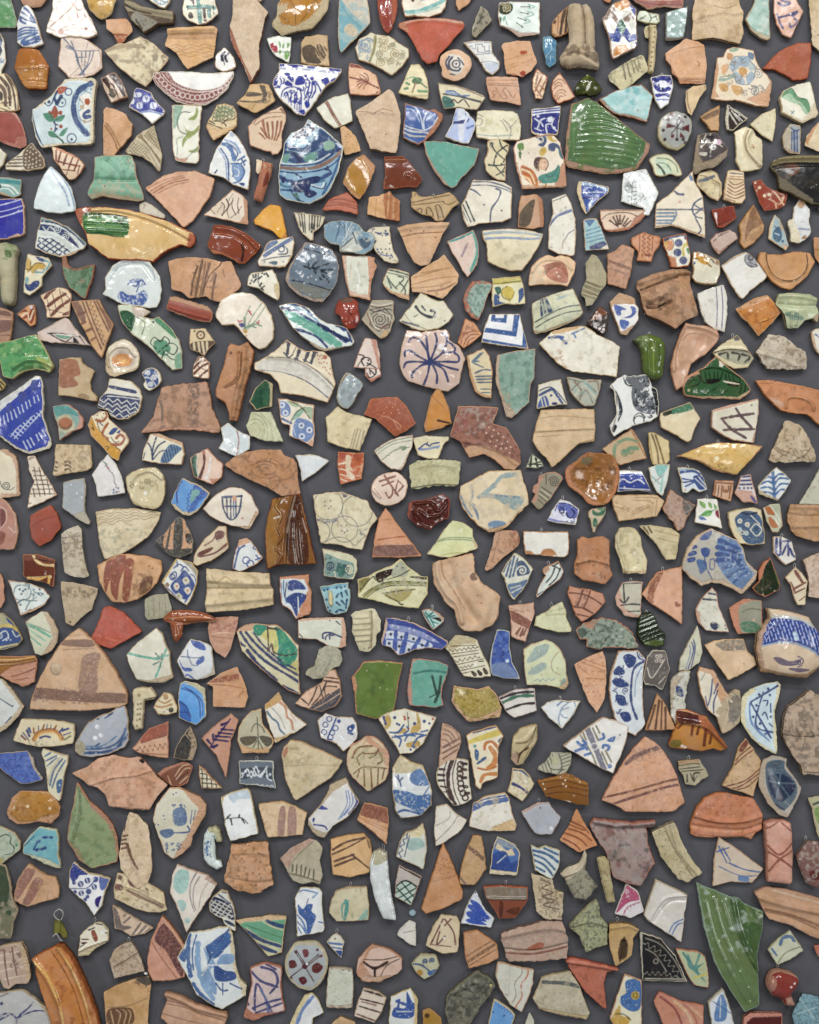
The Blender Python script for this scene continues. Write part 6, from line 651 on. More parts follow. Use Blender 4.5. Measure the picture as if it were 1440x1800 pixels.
build_tile(810, 288, '''
P|large white sherd with a long blue S stroke and a double blue rim line|dcd6c4 c5a886 t9 g8|22 28 33 1 20 3 15 9-1 54-14 6-25 3-18 1-20 7-7-14-5-26 8-12|L 4a5878 2.6 21 32 29 0 25 7 15 7;L 4a5878 2 20 38 30 0 25 6 14 6;L 4a5878 3 15 44 10 4 10 8;L 4a5878 3 62 44 8 4-4 14-12 18-2 21;D 4a5878 3.5 41 72 31 10;L 2f4444 3 9 66 15 34;L 2f4444 2.5 4 72 14 30;L 2f4444 1.5 0 75 12 25;X c5a886 5 62 5-2-9 15 10 35 4-5-3 8-8-15-4-26
W|small tan upright sherd with a dark grey-brown blade shape|bd9474 b07c58 t8|106 56 29-3 10 12 1 45-21 5-24-3 1-37|F 5c5040 130 62-2 18-4 20-8 11-14 1 1-22 12-18;X a87858 136 54 9 12 1 44-6 0
P|tall crescent shaped white sherd with blue bands and an arc|dbd7c8 bfa488 t9 g8|160 62 25-10 10 20 7 26 1 32-3 30-8 2-20-4-18-9 1-37 7-24|L 4a5864 2 162 66 24-10;L 4a629a 4 156 109 14-17 25-10;L 8c98b8 2 160 100 12-11 22-9;L 3c4c78 1.8 185 130 5-8 10-6;L b8a890 3 179 148 1-10 5-8;M a9a494 .65 5
P|tiny blue and white triangular rim chip with cream break, below the green bowl|2c4f9c d3c09a t8 g10|206 31 14 0 41 10 0 9-23 18-18 20-8-16-8-24|X d3c09a 205 31 7 1 0 23 7 20 2 13-9-13-8-27;L a9c4d8 5 214 35 24 3 22 8;L d9e2ea 2 215 51 20-1 15 0;L 1c2f70 3 215 60 25 0;F c8d4e0 224 70 8-5-4 13
K|white china shard printed with a sketchy grey tree|d9dfdf cfc8b8 t8 g10|286 15 39-6 13 23 10 19-16 39-10-1 0-11-40-12|L 5c6460 1.6 302 32-2 40;L 5c6460 1.5 294 50 17-2;L 5c6460 1.5 295 58 14-4;L 5c6460 1.5 295 65 15-4;L 5c6460 1.5 298 42 10-1;L 5c6460 1.6 322 55-20 23;F a8b0ac 290 35 10-5-2 15-9 3;V 7c8480 1.3 26 7 288 38 20-8 20 35-3 15-30-8;V 8c9490 1.3 8 6 310 12 18 3 2 7;M b8bfbb .52 5 288 38 22-6 18 38-28 5
P|pinkish half moon rim with a dark red brown ray fan|d6bca2 b0775c t8 g8|244 81 28-1 53 0 1 8-11 14-20 13-30 5-13-5-6-15|L 5a3428 1.6 245 83 30-1 47 0;L 5a3428 1.8 248 98 14-10 33-2 20 9;L 4a2820 3.5 276 110-14-10;L 4a2820 3.5 276 108-8-14;L 4a2820 3.5 278 106-4-14;L 4a2820 3.5 280 106 0-15;L 4a2820 3.5 282 106 6-14;L 4a2820 3.5 285 109 9-13;L 4a2820 3.5 288 110 11-10;X b0775c 298 110 7-15 20-13 1 6-11 15-20 13-30 4-13-4 13 0
P|small trapezoid of aqua glaze with dark blue brush hatching at its foot|8fb5b8 c8ad8c t8 g9|216 99 9-4 15 1 10 24 11 30-21 1-21 2-2-28|F 3c6a9c 219 99 16-1-3 6-6 6-4-6;L 4a7ca0 2 221 118 25-8;L 4a7ca0 2 221 125 29-9;L 4a7ca0 2 221 131 29-7;L 4a7ca0 2 222 138 30-8;F 2c4a80 228 145 24-9 4 12-26 3;F e3dcc8 246 150 13-8 2 8;V 1c3060 1.5 9 7 226 142 29-4 0 12-27 1
P|wide cream rim wedge with washed blue-grey band along its top|cfc4a0 bfa584 t9 g7 d3|38 116 37-3 37 1 34 8-6 18-15 25-17 23-20 0-20-6-20-10-3-32-6-10|L 8ca0a8 6 41 122 34-3 35 1 32 5;L 7088ac 4 45 131 37-1 38 2 20-2;L dcd8c0 2 40 119 35-3 67 6;M b8ae8c .6 10;X b8a284 38 128 7 7 3 37 20 11 20 5 20 0-40-2-23-14
B|peach coloured arched base fragment with a glossy rust red pool|d9b893 c49a74 t12 g6 m1 d4|125 180 15-15 15-6 11 5 9-4 15 2 13 10-3 20-12 23-16-3-27 0-25 2 0-16|F b8765c 148 180 22-8 15 8 3 28-26-3-12-10;L a06c50 2 145 180 17-5 20 3;R -4 12 150 195 18-13 17 16;R 3 6 125 190 15-18 20-4 20 4 15 13;D f0e0d0 3 169 191 3 7;M d8ccb0 .5 6 122 180 23 0 0 32-24 0
C|sandy grey rippled sherd like a pine cone, between white arc sherd and the Greek tile|a39a7c 988a6a t10|231 158 9 4 10 16 6 14 0 20-11 13-13 23-12 2-2-14-7-6 4-15 6-13-1-27|R 3 4 220 205 12 4 16 6;R 3 4 218 212 12 4 15 6;R 3 4 215 220 13 4 13 6;R 3 4 214 228 11 4 13 4;L 6c6048 2 221 208 24 10;L 6c6048 2 218 216 24 10;L 6c6048 2 214 224 25 8;D c8bc98 3 234 182
W|tall salmon sherd with a darker brown diagonal stripe, above the blue scroll sherd|b98a6c ab7c5c t8|284 141 11 4 10 5-5 38-10 32-32-9 0-53 14-6|L 8c6450 6 262 171 18 7 20 7;L a07860 3 261 184 19 6 18 6;M a47e64 .5 4
W|orange sherd with rust red braided chain bands|c48a62 b07450 t8|300 130 22-10 30 9-2 13-12 18-2 12-26-2 2-15-11-13|Q 8a4428 2.5 2 8 322 122-1 38;Q 8a4428 2.5 2 8 331 124-1 36;L 8a4428 1.5 315 124-1 31;L 8a4428 1.5 338 125-2 30;L 8a4428 4 325 160 10 1;M a05c3c .5 5 342 130 10 0-4 18;D e8c8a8 3 328 165
P|cream corner tile with a yellow lemon shape and blue leaves|d8d3ac b9a47c t10 g9|55 201 27-2 23-2 5 15 4 34-19 2-17-2-22 6-2-14 2-23|F d3c46a 59 201 46-3 3 10-50 4;L 3c4a34 1.6 58 211 50-5;L 3c4a34 2.5 59 201 21-2;F d8c050 80 216 11 2 3 12-6 8-10-3-6-10;L 8a8440 2 82 215-10 7 3 13 13 3 6-13;F 3a6a5c 60 218 9-2 2 9-6 5;F 3c5a8c 59 230 9 2 0 9 10 4-18 5;F 3c5a8c 102 222 9-4 1 12-10 15 0-13;D b8a848 4 86 241
T|Greek style tile corner with nested blue and white square bands|e2e4e6 c9b89c t10 g10|51 264 53 0 6 26 10 35-45-5-39-6 6-26|f 345f9c 54 265 7 0 0 6 15 0 0-6 6 0-2 15-27-3;f 345f9c 94 265 10 0-6 39-57-8 3-8 46 6;f 345f9c 110 290 10 35-84-13 1-5 71 12
P|cream sherd with a fan of dark blue streaks and curved pale green stripe|c3c3a4 b09c78 t10 g8 d3|125 245 30-14 43-13 7 17 11 25-6 9-30 16-30 10-18 4-4-7|F 28406a 140 238 10-3 10 20 2 5-14 4-7 4;L c3c3a4 2 146 238 6 24;L c3c3a4 1.5 142 240 4 25;L 3a4c4c 2.5 131 278 29-16 25-10 26-4;L 3a4c4c 2 132 288 23-14 30-12 27-4;L a9bcc0 4 170 238 15-6;X a08c6c 128 292 12 3 35-13 35-14-30 18-30 10-18 3;M aeb49a .55 7
P|dark chocolate glossy triangular shard beside the blue scroll sherd|24140e 4a382c t9 g10|245 248 15 13-2 19 0 15-8 5-10-6-20-14 12-15|F 7a4424 245 249 13 11-10 8-18 7;D e8e0e0 5 244 290 7 1-3 5;L c8b0a0 1.5 240 260-10 15
P|small white piece with blue baroque scrolls under a raw tan top|e1e1de c09c7c t10 g9|278 226 14 4 14 6 2 12 5 7-1 20-20 26-10-2-7-17-9-24-4-16|X bd9a78 278 226 28 10 2 12-18-2-22 2-3 7-3-13;F 4a68b0 269 248 11 2 11 6-9 2 0 7-7 1;F 4a68b0 298 251 8 1 2 10-10 9-12-1 12-4 3-7;F 4a68b0 280 274 16 4-6 12-8-2;X b49478 266 258 10 24 6 13 28-15-18 22-10-3-7-17
P|wide pointed ivory sherd with a small blue leaf sprig at its top left|dcd8c8 c8ab84 t10 g7 z4|160 295 20-6 32-5 8 1 20 15 25 11 15 11-4 33-1 20-35-5-45-5-20-10-25-25-13-14|L 31589a 5 155 306 15-2 10 1;L 31589a 5 175 306 10 9;L 31589a 3 195 299 23-10;L 5c84b8 4 198 298 4 7;M cbc4ac .6 10;X cba878 160 295 20-6 32-5-7 7-30 7-15 1;M bd9a70 .45 5 166 332 14 0 8 30-16-2;L c8a57c 2 140 318 35 37 20 10
''')

build_tile(1080, 288, '''
P|large cream triangular sherd with a blue wheel motif and grey-blue stripes at left|dbd0b8 c3a584 t10 g7|138 12 2 18 15 28 4 30 1 42-20-8-28-11-10-3-30 4 2-42 26-20|X c3a584 72 109 30-3 13 4 45 16 0 5-20-8-28-11-40 1;L 5c6474 3 75 80 35 0 45 1;L 7088a0 3.5 75 86 30 0;L 7088a0 3.5 75 92 31 0;L 7088a0 3.5 74 99 31 0;L 7088a0 3 74 104 24 0;L 7088a0 3 108 81 1 9-9 14;L 4a5878 3 155 60-13 8-5 12 5 12 12 4;L 4a5878 2.5 140 72 15 10;L 4a5878 2.5 140 90 15-12;L 4a5878 2.5 142 95 10 20-4 7;L 4a5878 4 106 48 6 5 9 1;L 6888b0 5 132 20 4 8;D d8a8a0 5 115 67
G|tiny glossy dark red rectangular chip hung from a wire|7a2410 9a5038 t8 g10 m0|171 81 21-5 19-3 5 22-24 17-11-1|L e8dcd8 4 178 88 1 18;L 5a1408 2 180 108 32-12;X 9a5840 181 111 11 1 24-16-1-3-23 16;Y 194 76
W|leaf shaped tan sherd with a darker brown half|b48a5c a57848 t8|245 71 7 14 12 23-2 12-17 20-16 9-8-9 1-15-3-17 11-18|F 8f6440 244 75 11 20 5 10-20 13-10 17 2-25;L 7c5838 1.8 246 85-6 23-10 17;M a47c54 .5 6
P|small rose grey sherd with dark red smudges beside the tan leaf shaped sherd|b39888 a07868 t8 g7|179 122 25-7 10 7 3 10-17 13-16 15-12-15-4-10|D 4a2a2c 4 186 125-4 4-3 3 10-8;L 6a4444 2 175 136 10-10 15-6;X a07c6c 168 135 12 15 4 5 33-24 0 3-33 26;M c8b4a4 .55 5
P|tiny pointed oval sherd of teal-grey curls with cream border|9ab0b4 cbb28c t8 g8|282 89 9 9 9 20 7 26-5 8-14-10-17-10 1-20|F d8d0b4 282 90-3 15-4 27-4 0 1-20;F b8a888 291 100 7 12-6 8;F 3c6480 280 118 10-8 5 18-7 10-9-8;L 2c4c6c 2 282 110 9 10-6 10;L c8d8d8 1.5 282 122 8 3;D 3c6480 5 296 136;X cba888 295 140 12 5-5 7
K|tall thin pale piece with rough cream lumps on its left, upper right|cdd0d0 d0c6ac t9 g9|328 60 8 8 9 14-3 16 4 22-8 12-13 8-15-4 0-16-4-12 0-9 9-4 1-17|X d3cbb0 306 99 9-3 7 19 6 15-3 10-15-4 0-16-4-12;F c4996c 322 72 8-11 6 7-6 10;L 8c9cb8 4 325 114 20 2;F 9c6c44 328 132 7-7 3 7;M b0b4ac .6 5
P|small rust coloured sherd with blue grapes and yellow fruit under a dark blue rim|d6d3c0 b06a44 t9 g9|85 130 25-6 16-2 4 18 4 22-3 18-16 2-15-1-5-21-7-15|X b87850 98 162 10 3 2 17-10 0-5-21;L 2c4074 5 86 132 24-5 16-3;D 2b4078 14 113 139-2 17 10 14;F cf7a34 89 138 11-4 4 8-4 10-8-2;F d8b048 88 136 6 4-4 8;L c8b838 5 130 139-9 9 1 12;F 4a8a58 126 150 6-2-1 12;D 2b4078 7 126 130;L 3a3020 1.6 88 136 12-4 5 8-3 10
P|ivory saucer piece with yellow and brown feather strokes at its top|d6d1b9 b99c74 t9 g10 d4|140 154 10 0 36 15 0 26-6 15-18 1-17-2-8-9 3-15-2-15|L d09c2c 6 142 161 13 5 9 6;L 8a5c24 3 142 165 16 7 12 9;L d09c2c 5 150 170 10 6;L 3c3434 2.5 148 160 22 8 5 6;L c88038 5 142 158 18 4;D 34508c 6 140 174;D a08068 8 181 174;L b08c6c 3 141 154 44 16
K|plain white square sherd with a black and grey scroll medallion at one corner|d5d3cb c0a888 t10 g8|231 154 10 6 11 12 21 22-13 14-20 14-14 16-6-2-15-24-17-33 24-17|F 9a9ca4 230 160 11 0 11 18-10 2-11-5;O 3a3a44 2.4 4 240 165;L 4a4a54 2 230 162 0 10 10 9 12-1;L 4a4a54 2 235 158 9 7-4 5;L c0a890 3 190 179 22-14 18-9;H 4a4a54 1.5 20 5 235 172 15 0 2 7-12 2
D|orange-tan shallow bowl base with a thin dark brown circle line, right|bd8a54 b07c4c t10 m1 g5|255 156 10-1 3 4 27 0 25-5 25 2 9 16-16 28-26 21-17-3-20-13-10-15-13-20|L 4a2418 2.2 266 159 2 16 10 20 20 10 20-1 17-14 5-18-2-13;R 2 5 265 160 3 20 14 20 26 6 22-8 11-23;L dcac74 2 290 212 22-2 16-8;D e8c8a0 3 316 206
R|massive brown pot rim with a broken handle knob and earth crust|ab8060 9c7050 t16 d8 z3|41 205 29-13 35-8 23 0 8 6-2 20 6 22 9 28-1 5-23 10-17 14-20-11-30-13-7-15-5-25-5-7|R 6 12 45 208 37-13 38-6 15 2;R -4 6 48 222 37-14 27-10 22-3;R 9 14 62 240 18-8 15 6;R -5 6 58 252 20 0 17-6;L 5c4434 3 48 221 34-13 30-10;M 5c4432 .5 8 58 232 42-2 0 22-38 6;L 3a281e 3.5 60 254 15-2 13-6;M 8c6c50 .5 10;M c49c74 .58 7
+handle_scar:clay||987052 8a644a t9 z9 n2.5 i5/10|60 235 15-5 23 1 2 7-5 8-15 4-8 5-12-1-6-8|M 5a4030 .5 5
D|tall pale china plate segment with two thin navy rim lines and a light blue reflection|d9d6cd d0cab8 t8 g10|146 228 24-10 22-6 7 20 0 33-4 31-20-6-15-12-8-18|L 2c3c7c 1.8 179 218 2 32-1 38;L 2c3c7c 1.8 188 216 3 34-2 40;M cfc6b8 .6 12
G|glazed amber orange five sided sherd near the right edge|bb7418 c29468 t9 g10 d3|214 254 36-19 21-5 11 15 12 16-19 21-20 21-7-8-13-17-13-10|X c8a078 214 254 57-24 1 4-54 24;L 8c4c0c 1.8 250 280 20-5 20-11;L e0a850 1.5 248 281 20-9;D e8c078 2.5 259 255-7 5 13-8;M a86010 .55 7;X c09060 218 259 14 16 16 24 7 4-7-5-13-19
R|pale celadon green spout with fluted foot tapering below a rolled rim|aab48c b0a27c t14 g9 d6|291 228 24-2 30 3 13 7-2 12 5 14-1 16-10-7-15 4-11 13-18 0-6-23-15-20|R 5 10 290 232 30 0 35 6;R -4 8 290 246 30 4 35 0;F 7f9880 300 262 15-2 10 5 10 7-13 3-14-3;D d8dcc8 4 302 244;R 3 4 310 260 2 25;R 3 4 322 262-2 20;M c4c69c .55 8;L 60745c 2 302 265 23 5;X b09878 350 271 10-9 1 16
H|curved bottle green handle hung from a wire, upper right|4f6620 6a7048 t12 g10 i12/14 m0|34 309 14-9 17-2 17 6 8 11 1 23-3 22-2 15-11 4-16-4-7-15-2-28-6-16|M 8c9c6c .5 8 32 298 30 0-10 22-14-5;R 2.5 4 71 312 3 26-2 34;R 2.5 4 60 312 0 26 2 32;L 7c9438 2 68 315 1 55;L 37501c 2 78 315 2 55;D e8ecd0 3 66 324 3 4 12-9;Y 65 298
B|salmon pink round bowl quarter with a deep smooth hollow|c29676 b48464 t14 d2|125 280 20 4 17 1 18 7 4 12-4 11-20 20-24 15-6 20-8 20-12 8-8-23-3-20 6-25 10-30|R 5 9 125 282-13 28-8 28 1 24;R 4 8 130 285 30 5 20 10;R -5 30 150 315-15 23-10 17;L a47c60 2 120 310 12-11 23 1 20 10;M b98c6c .55 12
P|winged shaped cream sherd with a black marbled band and knob, hung from a wire|cbc09a b39c74 t10 g8|216 300 14 18 15 24-10 16-23 2-20-10-12-10-8-8 18-16 18-10|F a5a48c 182 335 18-7 30 2 15 12-13 10-22-2;L 34342e 4 185 335 13-3 2 10;L 34342e 4 208 332 12 3-2 10;L 34342e 4 225 335 13 5-8 8;L 34342e 2 175 332 25-6 30 3 14 10;F 5a5c60 210 304 9-2 1 8-8 1;R 3 6 175 330 25-5 32 3;L e4dcb8 3 190 322 35 0;Y 210 302
C|rough greyish white encrusted slab like limestone, right side|b5a894 a2927c t14 n2.5 d4|271 298 19 2 22 12 10 10 16 8 2 18-2 12-23 1-45-1-12-15-8-15 12-18|M d3c9b4 .48 6;M 8a7862 .55 7;R 3 7 252 332 36 10 37 16;M 6c5c4c .66 4
C|brown clay edge piece at the right border beside the orange-tan bowl base|b4845c a47450 t9|351 129 24 0 0 49-15-2-8-14|L 8a6040 2 352 150 23 2
P|thin white sherd with blue leaf at the right border above the grey encrusted slab|d3d1c4 bca282 t8 g9|346 295 9-6 20-1 0 50-15-3-8-13-4-10|L 2c4c8c 4 354 300 8 5;X bfa484 346 295 5 5 4 22 5 13-9-10
P|tiny black and white chip at the right border under the big black vessel piece|b8b8b0 a09888 t6 g9|359 78 16-3 0 11-15-2|L 24241f 3 360 80 15 0
''')

build_tile(0, 576, '''
B|bright green glazed footed bowl piece at the left edge with a curved hollow underneath|4f9458 b5ad7c t14 g10 z3|-10 28 25-4 17-5 30-8 13 19 19 38-8 10-24-6-24 6-16 12-17-4-4-24|R 7 9 25 70 20-12 25 0 22 10;F 4a6a3c 28 82 14-14 23-2 17 5 6 7-26-5-24 5;M 8fb878 .52 8;M 2f7844 .56 7;F a9bc6c 62 50 23 8 8 10-7 8-16-16;D dfe4b8 3 45 46-23-8
P|large royal blue and white triangular sherd with checked and combed bands, left edge|203a9c cfc9b4 t11 g10 d4 q1.2|-10 135 25-17 30-20 17-14 9 1 4 15 2 40-2 12 10 33 5 20-4 7-35 10-26-10-25-20-10-4|F d9dcdc -10 135 55-36 17-15 9 2-16 14-25 22-25 20-15 13;F 3a4a98 54 100 4-8 10 2 2 11-8 7-8-2;F 3a4a98 32 118 6-6 8 3 2 10-13 7;F 3a4a98 10 138 6-6 6 4 0 9-10 7;L c8d4ea 2 0 160 0 12;L c8d4ea 2 6 155 2 15;L c8d4ea 2 12 151 3 14;L c8d4ea 2 19 148 3 13;L c8d4ea 2 25 144 5 14;L c8d4ea 2 32 140 4 11;L c8d4ea 2 39 136 3 12;L c8d4ea 2 46 131 3 11;L c8d4ea 2 52 128 3 10;L c8d4ea 2 60 122 2 10;L c8d4ea 2 66 119 3 9;H c8d4ea 1.8 40 7 15 190 25-22 25-18 10-8 1 10-21 18-25 28;H c8d4ea 1.5 -50 7 15 190 25-22 25-18 10-8 1 10-21 18-25 28;L c8d4ea 2.5 41 200 7 15;L c8d4ea 2.5 48 198 6 12;L c8d4ea 2.5 54 194 6 12;L c8d4ea 2.5 64 188 4 10;L c8d4ea 2.5 69 185 5 9;L c8d4ea 2.5 75 180 5 10;X d3ceb8 85 198 5 7-4 8-35 10-26-10-25-20 0-4 28 20 22 9 32-10
W|tan spur edged sherd with rust brown blots, shaped like a hand|b39c76 a88c68 t9 g7 m0|104 56 21-4 17 0 3 10 21 14-7 19 1 15 12 12-1 8-26-5-25-5-17 0|F 9c6244 105 59 27-3 7 12 2 14-11 6 8 12-13 5-20-3;M c4b48c .6 8 140 75 20 5-2 35-16-5;F 9a8058 138 118 10-2 10 6-3 4-15-2;D c08860 3 114 68 6 20
B|cream glazed round cup base with a glowing orange pool inside, left side|d3c8b0 b9a484 t14 g10 q1.3|~198 29 20-9 17 10 10 18-3 24-22 8-20 6-12-8-2-23 3-17|R -8 30 215 58;F c9bcae 198 50 17-12 20 10 1 17-16 5-20-2;F d9985c 198 52 14-7 18 5 1 12-11 6-20-3;F e6a868 205 52 15-2 6 9-11 6-9-4;F e8c070 212 56 8 0-1 5;R 4 5 192 68-2-18 15-15 20 0 13 15;X bda888 186 55 4-17 4 27 6 15 20-2 22-8 0 3-22 7-20 6-13-8
P|small round sherd with white scrolls on deep blue beside the green flowered shard|dad7c8 c4b490 t8 g9|~250 78 15-8 13 5 6 15-6 12-16 8-10-10 3-8|F 2f4f8c 252 80 10-9 13 5 3 24-16 6-6-14-6-2;S dfe2e0 1.8 5 2 260 80 11 8-6 12;L dfe2e0 2 252 88 10 0 10 10 3 7;L dfe2e0 1.8 272 78 6 10
P|blue and white herringbone sherd with a navy band, over the yellow rim fish piece|d3d0bf c4b08c t10 g8 q1.2|192 89 16 1 22 4 15 14 5 14-6 26-19 12-17 2-13-7-5-9-18-6 3-15 13-15|F 2c3c68 192 101 23 4 23 5 0 6-23-5-23-5;F 2c3c68 188 116 27 3 27 3 4 8-6 20-15 10-17 2-16-10-20-11 3-15;Z dfdfd6 2.2 3.5 16 175 129 25-1 45 7;Z dfdfd6 2.2 3.5 16 174 138 26-2 44 8;Z dfdfd6 2.2 3.5 16 190 146 22-1 28 6;Z dfdfd6 2 3 15 195 154 17 0 18 4;L dfdfd6 1.5 189 120 26 2 30 4
P|turquoise glazed sherd with a round brick stud set in a pale ring|7fa59c bb8c78 t10 g8|92 138 16-3 14 1 16 12 9 14-2 13-20 9-21 14-2-23-6-20|X bb8c78 138 150 9 12-2 13-13 5 8-15;F 5a9c98 94 139 26-1 20 17-20-3-20 3;F c3bc9c 100 160 18-8 12 13 0 15-15 6-13-8;M 9c9c8c .5 6 102 180 23 0-5 15-16 3
+raised_stud:clay||a86f54 9c6850 t4 z9 i2/5|~116 158 9 4 2 7-5 7-8 2-8-4-2-8 5-6
P|cream sherd with a yellow stripe along its left and rust brown curls|ded4b6 c4a684 t10 g9 q1.2|160 155 15-9 13 2 3 12 17 15 14 11 6 12-3 7-13 15-4 14-10-5-18-19-20-20-6-20|F d0992c 160 156 10 19 20 23 25 20-7 14-10-4-18-19-19-19-7-20;L 4a3820 1.6 170 160 5 20 17 20 20 16;L 4a3820 1.6 162 170 3 10-5-5;L 4a3820 1.6 185 208 6 2-2 5;L a85c38 4.5 168 162 12 2 8-9-2-6;L a85c38 4.5 190 168-8 12-1 8 9 7;L a85c38 5 198 205 14 0 7-10-7-7-7 6;F 34508c 191 186 9-10 8 2-10 10;F 34508c 205 185 7-6-1 6;D 3a3a38 2.4 172 150-1 4 9 4 2-7-6-3;L 6c6058 1.5 195 192 7 9 8-1;L 4a5a8c 1.8 174 166 7 6
C|cream rectangular sherd with two stacks of small brown crescents|c3ae8a b09c78 t9 m1|98 205 27 0 33 1 2 19 2 21-12 6-25 3-27 6-5-3 4-20-1-18|L 5a4a3c 3 98 236 4 2;L 5a4a3c 3 96 244 6 2;L 5a4a3c 3 96 251 5 1;L 5a4a3c 3.5 115 236 6-1 3 4;L 5a4a3c 3.5 115 242 6 0 4 4;L 5a4a3c 3.5 115 250 6-2 4 4;M a48c68 .5 5
P|narrow white sherd like a pennant with a brown cross hatched grid|dad0bc c3a084 t8 g8|49 226 13-1 13 27 17 26 8 16-28 14-23 10 2-23 9-25-9-20|H 4a302c 1.7 0 8 56 250 12-5 27 37 3 10-46 8 9-30;H 4a302c 1.7 78 9 54 248 11-8 30 42 3 10-46 8 9-30;L 4a302c 1.6 51 230 8-4;L 4a302c 1.6 52 232 9-4;L 4a302c 1.6 51 310 4-2
K|white porcelain sherd with a thin wavy flower garland, left|d5d2d0 c9c4b4 t8 g10|190 222 15 18 9 22 6 29-48 7-4-23-6-16 13-21|L 8a8c84 2 185 238 7 12 8 10 1 11 4 7;D c0604a 3.5 190 246;D 4a5a9c 3.5 208 282-8 3 5 4-5 1;D a04050 2.5 204 281 5 7;L 7f8c78 1.5 181 235 7 5-3 4;D 5f7a4c 2 198 255 6 33
K|pale grey irregular porcelain chip above the red five sided sherd|9ca4a8 a8a290 t8 g10|111 272 14-4 23-4 3 18-3 30 2 13 9 17-3 4-16-8-15-10-15-12|M b5bcbf .55 5;D e0e4e6 3 135 291-10-15 19 22;X aaa390 146 322 13 21-3 3-16-8-15-10 5 0
B|cream domed round bowl base with faint brown scrolls, left of the bright blue fish sherd|cbbf98 b09c78 t13 g10 q1.3|~235 252 30-7 17 7 8 18-2 30-13 18-30-4-15-12-9-34|R 4 7 232 270 10-12 23-6 20 13;R -4 30 255 288;L 8c7c54 1.8 228 278 7-3-3 7-3-3;S 8c7c54 1.5 6 2 258 270;V 9a8a60 1.4 9 8 242 265 36 3 2 20-35-3;D eeeee4 7 255 291;X b5a27c 221 269 9 33 16 10 29 4 0 2-31-4-15-10
W|reddish sherd with pale leaf shapes at the left edge beside the red five sided sherd|a87868 b08c70 t9|-10 298 12 0 13 12 13 20 4 30-7 30-35 0|F 7c4440 1 318 7 4 2 16-8 12-2-15;L d0b09c 2 0 315 10 7 1 18-9 12;L d0b09c 2 10 305 15 25 3 30;L d0b09c 1.5 15 350 10 10;F 8c5448 -5 358 15 4-5 18-10-2
P|cream rounded piece with a grey ring drawing at the left edge|d2c8ae bd9c80 t10 g8|-10 218 18-6 20 14 4 24 2 45-34 5-10-2|X bd9c80 0 216 8-4 20 14 4 24 2 45-6 3 0-48-6-20;O 6a7068 1.8 6 11 278;O 6a7068 1.6 3 11 278;L 6a7068 1.8 0 270 5 12 13 3 7-5;X bd9c80 0 298 0-6 30-1 4 5
G|brick red five sided burnished sherd beside the pale grey porcelain chip|94402c a0583c t9 g6 d3|88 311 11 14 8 26-19 24-20 10-13-15-4-20 3-21|D d8a088 2.5 75 354;L b06048 1.6 60 328 20-10;L 7a3020 1.5 55 350 20-12 25-8
P|tiny black and yellow striped sliver at the left edge above the royal blue sherd|b8a060 a08c60 t7 g9|-10 88 10 0 11 13-7 9-14 1|L 2a2418 3 -2 92 10 10;L 2a2418 3 0 100 5 10
P|cream sherd with a navy spiky palm leaf and a blue striped leaf|d8d2bc c4a484 t10 g8|264 186 12-1 24 9 21 8 3 20-5 19-37-2-33-5 3-19|X c4a484 264 186 12-1 24 9 21 8 0 6-26-10-23-8;L 243c64 3 268 232 1-20 6-20;L 243c64 3 268 230-3-20-6-8;L 243c64 3 269 225 9-17 12-8;L 243c64 2.5 270 231 12-13 16-3;F 5c80a0 282 236 6-16 12-15 20 7-12 13-13 13;H 243c64 2 75 5 282 236 6-16 12-15 20 7-12 13-13 13;L 243c64 2 252 230 3-10
''')

